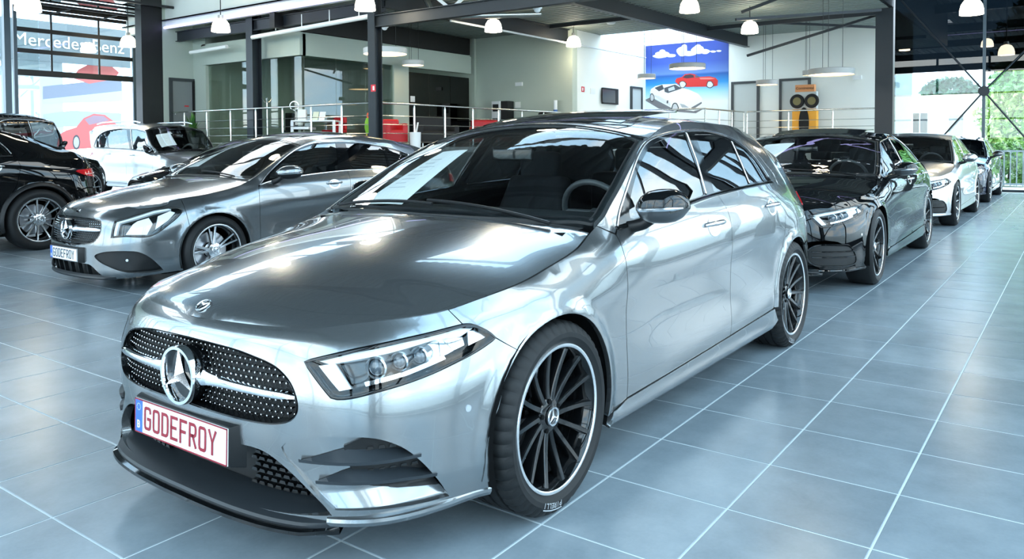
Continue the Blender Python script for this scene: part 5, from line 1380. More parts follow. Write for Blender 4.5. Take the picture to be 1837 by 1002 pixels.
sg = empty('fascia_sign', (-9.6,BY+.4,4.4), 0, 'grey outdoor fascia with big white maker lettering above the billboard', 'sign')
MB().box(-4.0,2.0,-.12,0,-.15,1.25).build('sign_board', pbr('sign grey', (104,112,118), .7), sg)
text('sign_letters', 'Mercedes-Benz', .62, (.10,.02,.36), (math.pi/2,0,math.pi), pbr('sign white', (225,228,230), .6), sg)
text('billboard_letters', 'Service', .16, (.6,.012,3.12), (math.pi/2,0,math.pi), MATS['sign white'], bl)
# ------------------------------------------------------------------ general builder for the other cars
def build_car(name, label, loc, rz, sp, group=None):
    """sp: w, hood, can; wb, R, AR; paint; outlines in (s,z) with side points as ('x',x) mapped by S"""
    w, hd, cn = sp['surf']; PT = sp['paint']; wb, R, AR = sp['wb'], sp['R'], sp['AR']
    car = empty(name, loc, rz, label, 'car', group)
    sF, sR = w.at(('x', 0)), w.at(('x', -wb)); S = lambda x: w.at(('x', x))
    zb = sp.get('zb', .17); res = sp.get('res', .04)
    sm = lambda pts, r=.03: smooth_loop(pts, r, closed=False)
    head = smooth_loop(sp['head'], .025) if sp.get('head') else None
    tipS = sp['bump_s']                                  # bumper / wing joint
    aj = math.asin(min(.98, max(-.5, (sp.get('bump_z', R+.22)-R)/AR)))
    foot = math.asin(min(.95, (R-zb-.04)/AR))
    bump = [(0,zb),(.5*tipS,zb)]+arc((sF, R), AR, math.pi+foot, math.pi-aj, 14)+[(tipS, float(w.ztop(tipS)[0]))]+ztl(w, tipS-.02, 0, 30, .0025)
    holes = []
    def sym(h): h = sm(h); return np.array(list(h)+[(-a, b) for a, b in h[::-1][1:-1]])
    gr = sym(sp['grille']) if sp.get('grille') else None
    lo = sym(sp['low']) if sp.get('low') else None
    pk = smooth_loop(sp['pocket'], .025) if sp.get('pocket') else None
    for q in (gr, lo): 
        if q is not None: holes.append(q)
    for q in (head, pk):
        if q is not None: holes += [q, q*[-1, 1]]
    bp = panel('front_bumper', w, dense(mirror_half(bump), .03), PT, car, holes=holes, res=res*.8, gap=.002, flange=.03, hgap=0)
    # bonnet and nose strip
    hf = sm(sp['hood_front']); xk = hf[-1][0]
    e = w.edge(900); e = e[e[:, 0] > xk]
    front = [(p[0], p[1]) for p in e[::5]]+[(e[-1][0], e[-1][1])]
    nose = (front+[tuple(p) for p in hf[::-1][1:]])[::-1]; nose = nose+[(x, -y) for x, y in nose[::-1]][1:-1]
    panel('nose_strip', hd, dense(nose, .03), PT, car, res=res*.6, gap=-.0015, flange=0)
    xr_ = sp['cowl_x']
    side = [(x, np.interp(x, hd.ex, hd.ey)-.001) for x in np.linspace(xk-.01, xr_[1], 24)]
    rear = sm([(xr_[1], side[-1][1]), (xr_[1]*.8+xr_[0]*.2, side[-1][1]*.85), (xr_[1]*.25+xr_[0]*.75, side[-1][1]*.4), (xr_[0], 0)])
    panel('bonnet', hd, dense(mirror_half_y([tuple(p) for p in hf]+side+[tuple(p) for p in rear[1:]]), .03), PT, car, res=res, gap=.002, flange=.018)
    bl = [(xk+.2,0),(xk,.5),(xr_[1],.6),(xr_[0],0)]
    panel('bonnet_liner', hd, dense(mirror_half_y(bl), .06), M['dark'], car, res=.1, off=-.03, gap=0, flange=0)
    # side lines
    dF, BL, dR = sm(sp['dF']), sm(sp['BL']), sm(sp['dR']); belt = sm(sp['belt']); dlo = sm(sp['dlo'])
    stz = sp['sill']                                     # (z at front, z at rear)
    s0, s1 = dF[0][0], dR[-1][0]
    bs = lambda a, b: [tuple(p) for p in belt if a < p[0] < b]
    sA = dlo[0][0]-.09                                    # A pillar foot
    fend = [(tipS, float(w.ztop(tipS)[0]))]+arc((sF, R), AR, math.pi-aj, -foot, 30)+[(s0-.10, zb+.05)]+[tuple(p) for p in dF]+ztl(w, sA, tipS+.02, 30)
    fdoor = [tuple(dF[0]), (BL[-1][0], BL[-1][1])]+[tuple(p) for p in BL[::-1][1:]]+bs(dlo[0][0]+.02, BL[0][0]-.02)[::-1]+[tuple(p) for p in dF[::-1][:-1]]
    rdoor = [tuple(BL[-1]), tuple(dR[-1])]+[tuple(p) for p in dR[::-1][1:]]+bs(BL[0][0]+.02, dR[0][0]-.02)[::-1]+[tuple(p) for p in BL[:-1]]
    sE = S(sp['tail_x'])
    ar_ = math.asin(min(.9, .26/AR))
    bside = ztl(w, sA, sE, 60)+[(sE, R+.30), (sR+AR+.03, R+.28)]+arc((sR, R), AR, ar_, math.pi-math.asin(-.05/AR), 26)+[(s1+.01, dR[-1][1])]+[tuple(p) for p in dR[::-1][1:]]+[tuple(p) for p in dlo[::-1]]+[tuple(dF[-1]), (sA+.02, dF[-1][1]+.01)]
    rb = [(sR+AR*.95, zb),(w.L, zb),(w.L, R+.27),(sE, R+.29),(sR+AR+.03, R+.27)]+arc((sR, R), AR, ar_-.02, -foot, 14)
    wins = sp['wins']
    for sd in (1, -1):
        panel('front_wing', w, dense(fend), PT, car, res=res, side=sd, flange=.02)
        d1 = panel('front_door', w, dense(fdoor), PT, car, res=res, side=sd)
        d2 = panel('rear_door', w, dense(rdoor), PT, car, res=res, side=sd)
        panel('body_side', w, dense(bside), PT, car, res=res, side=sd, flange=.02)
        hs = []
        for k, (nm, wl) in enumerate(wins):
            q = dense(wl); hs.append(q)
            panel(nm, w, q, M['glass_side'] if k == 0 and not sp.get('dark') else M['glass_rear'], d1 if k == 0 else d2, res=.05, side=sd, off=-.006, flange=.003)
        panel('window_surround', w, dense(list(map(tuple, dlo))+[tuple(p) for p in belt[::-1][1:-1]]), M['black_gloss'], car, holes=hs, res=.04, off=-.003, side=sd, flange=.008, hgap=-.002)
        if sp.get('trim'): ribbon('window_trim', w, np.vstack([dlo, belt[::-1][1:-1]]), .012, sp['trim'], car, off=.004, side=sd, closed=True)
        panel('side_skirt', w, dense([(s0-.12,zb),(sR-AR*.95,zb),(s1+.02,dR[-1][1]),tuple(BL[-1]),tuple(dF[0]),(s0-.10,zb+.05)]), sp.get('skirt', PT), car, res=res, side=sd, off=.010, gap=.003, flange=.03)
        panel('rear_bumper', w, dense(rb), PT, car, res=.05, side=sd)
        panel('tailgate', w, dense([(sE, R+.31),(w.L, R+.29)]+ztl(w, w.L, sE, 20)), PT, car, res=.05, side=sd)
        if sp.get('tail'): panel('tail_lamp', w, smooth_loop(sp['tail'], .03), M['redlens'], car, res=.04, side=sd, off=.006, flange=.01)
        else: panel('tail_lamp', w, dense([(sE-.1,R+.5),(sE+.25,R+.47),(sE+.25,R+.57),(sE-.05,R+.6)]), M['redlens'], car, res=.05, side=sd, off=.006)
        sh = [(tipS+.1, R+.30)]+arc((sF, R), AR+.01, math.pi*.68, -foot, 20)+[(s1+.03,zb+.03)]+arc((sR, R), AR+.01, math.pi+foot, -foot, 20)+[(w.L,zb+.03),(w.L,R+.6),(sE,R+.62)]+[(a, b-.03) for a, b in belt[::-1]]+ztl(w, sA, tipS+.1, 16, -.03)
        panel('inner_shell', w, dense(sh, .05), M['dark'], car, res=.09, off=-.022, side=sd, gap=0, flange=0)
        if head is not None:
            hp = panel('headlamp', w, head, M['lens'], car, res=.03, side=sd, off=.001, gap=.003, flange=.006)
            panel('lamp_housing', w, head, M['black_gloss'], hp, res=.04, side=sd, off=-.06, gap=-.004, flange=0)
            ribbon('lamp_frame', w, head, .009, M['black_gloss'], hp, off=.0015, thick=.06, side=sd, closed=True)
            for q in sp.get('drl', []): panel('daytime_lamp', w, dense(q, .02), M['white'], hp, res=.03, side=sd, off=-.02, gap=0, flange=.03)
            for q in sp.get('reflect', []): panel('reflector', w, dense(q, .02), M['white'], hp, res=.03, side=sd, off=lambda u, v: -.028-.02*np.sin(u*40)*0, gap=0, flange=.03)  # reflectors painted white in place of bright mirror reflections
            for sc_, zc_, r_ in sp.get('proj', []):
                p, n = surf_points(w, np.array([(sc_, zc_)]), -.03); p = p[0]*[1, sd, 1]; nr = Vector((.93, sd*.35, 0)).normalized(); rot = nr.to_track_quat('Y', 'Z').to_matrix().to_4x4()
                o = MB().lathe([(.0,.012),(r_*.5,.010),(r_*.85,.0),(r_*1.0,.008),(r_*1.15,.004),(r_*1.15,-.04)], 20, 'y').build('projector_lens', M['lensball'], hp, smooth=True); o.matrix_local = Matrix.Translation(p) @ rot
        if pk is not None:
            panel('side_intake', w, pk, sp.get('pocket_mat', M['black_plastic']), bp, res=.03, side=sd, off=lambda u, v: -.012-.04*np.clip((u-pk[:, 0].min())/.3, 0, 1), gap=-.003, flange=0)
            for q in sp.get('slats', []): ribbon('intake_slat', w, np.array(q), .012, M['black_gloss'], bp, off=.0, thick=.03, side=sd)
        for ss, zz in sp.get('sensors', []):
            panel('parking_sensor', w, np.array(arc((ss, zz), .011, 0, 2*math.pi, 17)[:-1]), M['satin'], bp, res=.01, side=sd, off=.002, gap=0, flange=.004)
        for k, (ss, zz) in enumerate(sp.get('handles', [])): handle((d1, d2)[min(k, 1)], w, ss, zz, sd, sp.get('handle_mat', M['satin']), .2)
        mx = sp['mirror']; make_mirror(d1, *mx, sp.get('mirror_mat', PT), sp.get('mirror_low', M['black_plastic']), side=sd, fold=sp.get('fold', 1.0))
        if sp.get('cladding'):
            for sc_ in (sF, sR):
                L = np.array(arc((sc_, R), AR+.035, -.32, math.pi+.32, 40)); ribbon('arch_cladding', w, L, .075, M['black_plastic'], car, off=.012, thick=.02, side=sd)
        if sp.get('rails'):
            xs = np.linspace(*sp['rails'], 20); P = [(x, (np.interp(x, cn.ex, cn.ey)-.05)*sd, float(cn.pt(x, np.interp(x, cn.ex, cn.ey)-.05)[0][2])+.045-.05*abs(2*k/19-1)**6) for k, x in enumerate(xs)]
            MB().tube(P, .016, 8).build('roof_rail', M['satin'], car, smooth=True)
        if sp.get('splits'):
            for (a, b) in sp['splits']: ribbon('divider_bar', w, np.array([a, b]), .014, M['black_gloss'], d2, off=.002, side=sd)
        arch = None
    # grille
    if gr is not None:
        g = panel('grille', w, gr, M['grille_back'], car, res=.05, off=-.04, gap=-.004, flange=0)
        ribbon('grille_frame', w, gr, .010, sp.get('grille_frame', M['black_gloss']), g, off=.0, thick=.04, closed=True)
        zs = sp['star_z']; gs = sp.get('bar', (.556, .045, .47))
        pins = MB(); row = 0; zz = gr[:, 1].min()+.014; st_ = sp.get('pin', .026)
        while zz < gr[:, 1].max():
            for k in range(-26, 27):
                q = np.array([(k*st_+(st_*.5 if row % 2 else 0), zz)])
                if inpoly(gr, q)[0] and segdist(gr, q)[0] > .008 and abs(zz-gs[0]) > .026 and math.hypot(q[0][0], zz-zs) > .085:
                    p, n = surf_points(w, q, -.018); pins.lathe([(0,.005),(.0048,.0),(.003,-.012)], 5, 'x', tuple(p[0]))
            zz += st_*.74; row += 1
        if len(pins.V): pins.build('grille_pins', M['chrome'], g, smooth=True)['kind'] = 'stuff'
        for sd in (1, -1):
            L = np.array([(t, gs[0]) for t in np.linspace(.07, gs[2], 14)]); ribbon('grille_blade', w, L, np.interp(np.linspace(0, 1, 14), [0,.2,.9,1], [gs[1]*1.5, gs[1], gs[1]*.8, gs[1]*.5]), M['satin'], g, off=.004, thick=.03, side=sd)
        sx = float(w.pt(0, zs)[0][0])
        a = MB().lathe([(0,.0),(.084,.0),(.088,-.006),(.088,-.05)], 36, 'y').build('star_disc', M['black_gloss'], g, smooth=True)
        b = star_shape(MB(), .094, .006, .012, 48, .09, .12).build('star_emblem', M['chrome'], g, smooth=True, angle=20)
        for o in (a, b): o.rotation_euler = (0, 0, -math.pi/2); o.location = (sx+.008, 0, zs)
    if lo is not None:
        panel('lower_intake', w, lo, M['grille_back'], bp, res=.06, off=-.08, gap=-.01, flange=0)
        for k in range(sp.get('low_bars', 0)):
            yy = -.42+.84*k/(sp['low_bars']-1); zz = [lo[:, 1].min()+.01, lo[:, 1].max()-.01]
            p = surf_points(w, np.array([(yy, zz[0]), (yy, zz[1])]), -.04)[0]; MB().beam(p[0], p[1], .02, .03, up=(1,0,0)).build('intake_bar', M['black_plastic'], bp)
    if sp.get('plate'): make_plate(car, *sp['plate'])
    if sp.get('lip'):
        z_, o_, smax = sp['lip']; P = []; ss = np.linspace(-smax, smax, 61)
        for s_ in ss:
            t = np.clip((smax-abs(s_))/.12, 0, 1)
            for zz, oo in ((z_+.035,-.01),(z_+.02,.010*t),(z_+.005,o_*t),(z_-.006,o_*t*.8),(z_-.010,-.05)): P.append(w.pt(s_, zz, oo)[0])
        MB().add(P, [(i*5+k, (i+1)*5+k, (i+1)*5+k+1, i*5+k+1) for i in range(60) for k in range(4)]).build('front_lip', sp.get('lip_mat', M['black_plastic']), bp, smooth=True, angle=30)
    # canopy
    c0, c1 = sp['ws_base']; xt = sp['ws_top']
    ey = lambda x: np.interp(x, cn.ex, cn.ey)
    base = sm([(c0,0),(c0-.01,.2),(c0*.7+c1*.3,.45),(c1+.02,ey(c1)*.88),(c1,ey(c1)-.02)])
    ed = [(x, ey(x)-.02) for x in np.linspace(c1-.02, xt, 20)]; te = sm([(xt-.01,ey(xt)*.9),(xt-.03,.3),(xt-.04,0)])
    wsh = [tuple(p) for p in base]+ed+[tuple(p) for p in te]
    ws = panel('windscreen', cn, dense(mirror_half_y(wsh), .04), M['glass'], car, res=.06, gap=.002, flange=.004, off=-.004)
    loop = dense(mirror_half_y(wsh), .04); loop = loop if area2(loop) > 0 else loop[::-1]
    ribbon('windscreen_seal', cn, shrink(loop, .012), .030, M['black_plastic'], ws, off=-.005, thick=.012, closed=True)
    for sd in (1, -1):
        panel('pillar_inner_edge', cn, dense([(x, ey(x)) for x in np.linspace(c1+.03, xt, 24)]+[(x, ey(x)-.019) for x in np.linspace(xt, c1+.03, 24)], .03), PT, car, res=.03, side=sd, gap=0, flange=.01)
    rx = sp['roof_end']
    roof = [(xt-.045,0)]+[(p[0]-.004, p[1]) for p in te[::-1][1:]]+[(x, ey(x)) for x in np.linspace(xt-.01, rx, 40)]+[(rx-.04,.4),(rx-.05,0)]
    rf = panel('roof', cn, dense(mirror_half_y(roof), .04), PT, car, res=.06, gap=.001, flange=.01)
    if sp.get('sunroof'):
        a, b, lift = sp['sunroof']; panel('sunroof_panel', cn, dense(mirror_half_y([(a,0),(a,.42),(b,.42),(b-.01,0)]), .04), M['black_gloss'], rf, res=.06, gap=0, flange=.008, off=lambda u, v: .004+lift*np.clip((a-u)/(a-b), 0, 1))
    tx = sp['tail_x']; te_ = cn.ex.min()
    panel('rear_window', cn, dense(mirror_half_y([(rx-.08,0),(rx-.07,ey(rx-.07)*.8),(te_*.7+rx*.3,ey(te_*.7+rx*.3)*.8),(te_*.7+rx*.3,0)]), .04), M['glass_rear'], car, res=.08, gap=0, flange=.004, off=.002)
    hl = [(xt-.05,0),(xt-.05,.45),(rx,.45),(rx,0)]
    panel('headliner', cn, dense(mirror_half_y(hl), .06), M['cloth'], car, res=.1, off=-.05, gap=0, flange=0)
    cw = [(c0+.05,0),(c0*.7+c1*.3+.04,.45),(c1+.05,ey(c1)-.06),(c1-.05,ey(c1)-.06),(c0*.7+c1*.3-.05,.45),(c0-.06,0)]
    panel('cowl', hd, dense(mirror_half_y(cw), .04), M['black_plastic'], car, res=.05, off=-.012, gap=0, flange=0)
    n = 8; P = surf_points(cn, np.array([(c0-.05-.02*t, .55-.6*t) for t in np.linspace(0, 1, n)]), .012)[0]; MB().tube([tuple(p) for p in P], .008, 6).build('wiper', M['black_plastic'], car, smooth=True)
    zf = sp.get('floor', .30)
    MB().box(-wb-.5, .40, -.64, .64, zb+.0, zf).build('floor_pan', M['dark'], car); MB().box(.05, .55, -.42, .42, zf-.05, R+.33).build('light_block', M['dark'], car)  # second box is an added black block against light behind the nose
    arch_liner(car, 0, R, AR+.012, .54, sp['yw']+.09); arch_liner(car, -wb, R, AR+.012, .54, sp['yw']+.09)
    interior(car, c0-.10, seatx=sp.get('seatx', -1.4), dashz=sp.get('dashz', .95), wheel_y=.36, zr=sp.get('zr', 1.15), zf=zf)
    pr = make_wheel(R, sp['rim'], .225, sp.get('nsp', 5), sp.get('wstyle', 'twin'), sp.get('spoke_mat', M['alu']), M['alu'], sp.get('rim_mat', M['black_gloss']), detail=False)
    first = True
    for x in (0, -wb):
        for sd in (1, -1): set_wheel(pr, car, x, sp['yw'], R, sd, copy=not first, spin=sp.get('spin', .2)); first = False
    return car
def side_pts(w, pts): return [(w.at(('x', p[0])), *p[1:]) for p in pts]

# ------------------------------------------------------------------ grey shooting brake in the second row
cw_ = cla_surfaces(); w_ = cw_[0]
CLA = dict(surf=cw_, paint=paint('dark silver paint', (.17,.185,.195), .85, .22), wb=2.699, R=.318, AR=.345, yw=.765, rim=.236, nsp=5, wstyle='twin', spoke_mat=M['alu'], zb=.135, res=.035,
    head=[(.599,.633,1),(.583,.494,1),(.707,.503),(.83,.494),(.89,.495),(.945,.512),(1.061,.589),(1.145,.653),(1.186,.701),(1.165,.722),(1.10,.731),(1.02,.73),(.951,.718),(.80,.680),(.70,.655)],
    bump_s=1.20, bump_z=.545,
    grille=[(0,.652),(.2,.648),(.40,.641),(.445,.632),(.468,.600),(.474,.56),(.468,.52),(.425,.466),(.372,.440),(.25,.426),(.123,.419),(0,.416)],
    low=[(0,.262),(.28,.262),(.36,.254),(.424,.218),(.50,.145),(.3,.135),(0,.132)], low_bars=7,
    pocket=[(.414,.332),(.503,.368),(.707,.380),(.815,.366),(.904,.31),(.978,.233),(1.008,.195,1),(.932,.182),(.80,.186),(.704,.197),(.567,.243),(.464,.289)],
    sensors=[(1.071,.43),(.72,.30)], star_z=.545, bar=(.555,.036,.47), plate=(.955,.333,.0,M['plate_dark']),
    drl=[[(.607,.622),(.635,.622),(.62,.51),(.595,.505)],[(.607,.622),(.72,.648),(.80,.668),(.95,.708),(1.08,.722),(1.10,.712),(.95,.690),(.80,.650),(.70,.628),(.635,.61)]],
    reflect=[[(.70,.515),(.88,.508),(.93,.60),(.90,.65),(.80,.625),(.76,.60)],[(.95,.55),(1.06,.62),(1.13,.685),(1.09,.70),(.98,.66)]],
    hood_front=[(.738,0),(.735,.2),(.71,.33),(.661,.517),(.598,.64),(.516,.70),(.42,.735),(.36,np.interp(.36, cw_[1].ex, cw_[1].ey))],
    cowl_x=(-.335,-.41), dF=[(1.97,.235),(1.956,.4),(1.954,.51),(1.942,.742),(1.95,.85),(1.96,.885)],
    BL=[(3.09,.995),(3.085,.9),(3.075,.78),(3.10,.55),(3.10,.42),(3.09,.26)], dR=[(4.02,1.03),(4.05,.93),(4.02,.84),(3.96,.70),(3.88,.56),(3.81,.44),(3.77,.28)],
    belt=[(1.964,.894),(2.10,.925),(2.46,.965),(2.977,.998),(3.12,1.003),(3.65,1.009),(4.0,1.05),(4.12,1.165)], dlo=[(1.964,.894),(2.105,1.0),(2.346,1.145),(2.569,1.247),(2.779,1.299),(3.078,1.315),(3.386,1.307),(3.692,1.273),(3.923,1.229),(4.089,1.176),(4.12,1.165)],
    sill=(.235,.28), tail_x=-3.36,
    wins=[('front_side_window', [(2.10,.945),(2.13,.995),(2.37,1.135),(2.58,1.232),(2.785,1.283),(3.08,1.298),(2.975,1.014),(2.46,.980)]),
          ('rear_side_window', [(3.15,1.018),(3.215,1.297),(3.39,1.291),(3.74,1.250),(3.70,1.025)]), ('quarter_window', [(3.73,1.03),(3.77,1.243),(3.92,1.213),(4.06,1.168),(3.99,1.07)])],
    trim=M['satin'], handles=[(2.867,.868),(3.80,.885)], handle_mat=M['satin'], mirror=(-.60,.93,.938,.26,.135,.13), mirror_mat=None, mirror_low=M['black_plastic'],
    lip=(.135,.02,.62), lip_mat=M['splitter'], ws_base=(-.345,-.43), ws_top=-1.115, roof_end=-3.12, sunroof=(-1.25,-1.9,.0))
CLA['mirror_mat'] = CLA['paint']
cla = build_car('estate_car', 'dark silver estate car with diamond grille in the second row', (-1.967,-4.919,0), -.022, CLA)

sheet(cla, cw_[2], [(-1.08,-.60),(-1.07,-.52),(-.60,-.42),(-.63,-.69)], 'white price sheet behind the windscreen of the dark silver estate car', -.03, 5)

# ------------------------------------------------------------------ the remaining cars share the hatchback's construction, reshaped
SKIP = ('grille_lattice','insert_ribs','sidewall_lettering','sidewall_underline','number_plate','intake_lattice','bumper_pocket','intake_insert','bumper_fin','brake_caliper','roof_glass','sunroof_panel','arch_flap','divider_bar')
def reshape_car(src, name, label, loc, rz, fn, paint_m, wb, yw, R, wheel, swap=None, skip=(), extra=None, keep=(), mirror_m=None):
    car = empty(name, loc, rz, label, 'car'); old = MATS['mountain grey paint']; swap = dict(swap or {}); swap[old.name] = paint_m
    skip = set(SKIP)-set(keep) | set(skip)
    def rec(o, par, mtx, lvl):
        base = o.name.split('.')[0]
        if base in skip or base == 'wheel': return
        m = mtx @ o.matrix_basis
        c = o.copy(); c.data = o.data.copy(); COL.objects.link(c); c.parent = par; c.matrix_basis = Matrix.Identity(4)
        n = len(c.data.vertices); co = np.empty(n*3); c.data.vertices.foreach_get('co', co); co = co.reshape(-1, 3)
        A = np.array(m); co = co @ A[:3, :3].T+A[:3, 3]
        c.data.vertices.foreach_set('co', fn(co).ravel()); c.data.update()
        if base == 'door_mirror' and mirror_m is not None: c.data.materials[0] = mirror_m
        for k, mm in enumerate(c.data.materials):
            if mm and mm.name in swap: c.data.materials[k] = swap[mm.name]
        for ch in o.children: rec(ch, c, m, lvl+1)
    for ch in list(src.children): rec(ch, car, Matrix.Identity(4), 0)
    if extra:
        for o in extra(car):
            n = len(o.data.vertices); co = np.empty(n*3); o.data.vertices.foreach_get('co', co); o.data.vertices.foreach_set('co', fn(co.reshape(-1, 3)).ravel()); o.data.update()
    k = R/.331
    for x in (0, -wb):
        for sd in (1, -1):
            w = set_wheel(wheel, car, x, yw, R, sd, spin=RND.uniform(0, .4)); w.scale = (k, k, k)
    return car
def shaper(xa, za, ys=1., roof=None, xtop=None, straight=0., z_belt=1.0, tilt=None):
    """xa: (old,new) pairs along the car; za: (old,new) heights; roof(x_old)->new roof height"""
    xo, xn = zip(*sorted(xa)); zo, zn = zip(*sorted(za)); HX = hero_s[2]
    gx = np.linspace(-3.6, -.2, 300); gh = np.maximum(HX.zc(gx), 1.05)
    def f(P):
        x, y, z = P.T
        X = np.interp(x, xo, xn); Z = np.interp(z, zo, zn); H = np.interp(x, gx, gh)
        r = np.clip((z-z_belt)/(H-z_belt), 0, 1.2)
        if xtop is not None:
            t = np.clip((z-.93)/.14, 0, 1); t = t*t*(3-2*t); X = X*(1-t)+np.interp(x, *zip(*sorted(xtop)))*t
        if roof is not None:
            zb = np.interp(z_belt, zo, zn); t = np.interp(x, *zip(*sorted(roof)))
            Z = np.where(z > z_belt, zb+(t-zb)*(z-z_belt)/(H-z_belt), Z)
        if tilt is not None: X = X+tilt(r, x)
        return np.stack([X, y*ys*(1+straight*r), Z], 1)
    return f
WHEELS = {}
def wheel_kind(k):
    if k not in WHEELS:
        w = {'silver': lambda: make_wheel(.331,.2480,.225,10,'multi',M['alu'],M['alu'],M['black_gloss'],detail=False), 'black': lambda: make_wheel(.331,.2480,.225,10,'multi',detail=False), 'fan': lambda: make_wheel(.331,.235,.235,11,'multi',M['alu'],M['alu'],M['black_gloss'],detail=False)}[k]()
        WHEELS[k] = w
    return WHEELS[k]
hw = hero_s[0]
def wide_intake(car):
    out = []
    for sd in (1, -1):
        pk = smooth_loop([(.50,.35),(.56,.395),(.75,.40),(.86,.385),(.92,.33),(.95,.26),(.93,.235),(.70,.225),(.56,.235),(.51,.27)], .025)
        o = panel('side_intake', hw, pk, M['grille_back'], car, res=.03, side=sd, off=.001, gap=0, flange=.01); out.append(o)
        o2 = ribbon('intake_rim', hw, pk, .018, M['black_gloss'], car, off=.008, thick=.01, side=sd, closed=True); out.append(o2)
        for z in (.30,.345):
            out.append(ribbon('intake_slat', hw, np.array([(t, z) for t in np.linspace(.53,.92,12)]), .014, M['black_gloss'], car, off=.010, thick=.01, side=sd))
    return out
BLK = paint('obsidian black paint', (.003,.0035,.004), 0, .6, spec=0); SLV = paint('bright silver paint', (.52,.53,.53), .85, .3); NVY = paint('midnight blue paint', (.005,.009,.024), 0, .6, spec=.05); WHT = paint('white paint', (.80,.81,.81), 0, .4)
zstd = [(0,0),(.331,.345),(.70,.72),(1.0,1.0),(1.5,1.5)]
xCLS = [(.9,.93),(.36,.37),(-.36,-.37),(-.5,-.53),(-1.6,-1.74),(-2.37,-2.57),(-3.09,-3.31),(-3.53,-4.05)]
fCLS = shaper(xCLS, zstd, 1.055, roof=[(-.3,1.0),(-1.1,1.355),(-1.6,1.415),(-2.1,1.40),(-2.7,1.30),(-3.1,1.16),(-3.5,1.03)])
cls = reshape_car(hero, 'saloon_car', 'glossy black saloon with black wheels parked right behind the nearest car', (-5.36,-.055,0), .005, fCLS, BLK, 2.939, .805, .345, wheel_kind('black'), extra=wide_intake, keep=('sunroof_panel',))
xC = [(.9,.86),(.36,.36),(-.36,-.36),(-.5,-.52),(-1.6,-1.68),(-2.37,-2.48),(-3.09,-3.2),(-3.53,-3.85)]
csal = reshape_car(hero, 'saloon_car', 'bright silver saloon parked third in the row on the right', (-11.45,-.08,0), 0, shaper(xC, zstd, 1.01, roof=[(-.3,1.0),(-1.1,1.38),(-1.6,1.44),(-2.1,1.43),(-2.7,1.34),(-3.1,1.2),(-3.5,1.03)]), SLV, 2.84, .78, .345, wheel_kind('silver'), extra=wide_intake, mirror_m=SLV)
blue = reshape_car(hero, 'coupe_car', 'dark blue car standing last in the row by the far glass', (-17.15,-.1,0), 0, shaper(xC, zstd, 1.0, roof=[(-.3,1.0),(-1.1,1.36),(-1.6,1.42),(-2.1,1.40),(-2.7,1.3),(-3.1,1.15),(-3.5,1.03)]), NVY, 2.84, .775, .345, wheel_kind('silver'), extra=wide_intake)
whitec = reshape_car(hero, 'compact_car', 'white car whose roof shows between the nearest car and the black saloon', (-13.6,-4.6,0), 0, shaper([(.9,.9),(-3.6,-3.6)], [(0,0),(.331,.345),(1.0,1.07),(1.5,1.60)], 1.0), WHT, 2.729, .77, .345, wheel_kind('silver'))
blk2 = reshape_car(hero, 'hatchback_car', 'black car whose bonnet shows above the bonnet of the dark silver estate', (-5.7,-10.65,0), 0, shaper([(.9,.9),(-3.6,-3.6)], [(0,0),(1.5,1.5)], 1.0), BLK, 2.729, .77, .331, wheel_kind('silver'))
# big black coupe at the left edge, tail towards the middle
zG = [(0,0),(.331,.37),(.69,.78),(.85,.97),(1.0,1.12),(1.5,1.65)]
xG = [(.9,.95),(.36,.41),(-.36,-.41),(-.5,-.58),(-1.6,-1.65),(-2.369,-2.46),(-3.089,-3.28),(-3.40,-3.62),(-3.53,-3.78)]
def gle_extra(car):
    out = []; w = hw; sR_ = w.at(('x', -2.729)); sE = w.at(('x', -3.27))
    for sd in (1, -1):
        out.append(panel('tail_lamp', w, smooth_loop([(sE-.14,.845),(sE+.02,.862),(sE+.30,.85),(sE+.30,.775),(sE+.10,.775),(sE-.04,.80)], .03), M['redlens'], car, res=.04, side=sd, off=.012, flange=.02))
        out.append(ribbon('lamp_stripe', w, np.array([(t, .808+.01*(t-sE)) for t in np.linspace(sE-.02, sE+.26, 8)]), .012, pbr('pale red stripe', (.95,.62,.6), .2, coat=1), car, off=.02, side=sd))  # pale stripe laid over the tail lamp
        out.append(ribbon('arch_cladding', w, np.array(arc((sR_,.331), .385, -.3, math.pi+.3, 40)), .05, M['black_plastic'], car, off=.016, thick=.02, side=sd))
        out.append(ribbon('arch_cladding', w, np.array(arc((w.at(('x',0)),.331), .385, -.3, math.pi+.3, 40)), .05, M['black_plastic'], car, off=.016, thick=.02, side=sd))
        out.append(ribbon('belt_chrome', w, np.array([(t, .60+.01*(t-3)) for t in np.linspace(2.0, 3.72, 20)]), .012, M['chrome'], car, off=.006, side=sd))
    return out
gle = reshape_car(hero, 'suv_coupe', 'tall black coupe at the left edge showing its tail lamp and rear wheel', (.72,-8.98,0), 0, shaper(xG, zG, 1.075, roof=[(-.3,1.12),(-1.1,1.50),(-1.6,1.62),(-2.1,1.60),(-2.7,1.44),(-3.1,1.27),(-3.27,1.20),(-3.5,1.14)]), BLK, 2.87, .83, .375, wheel_kind('fan'), extra=gle_extra, skip=('tail_lamp',))
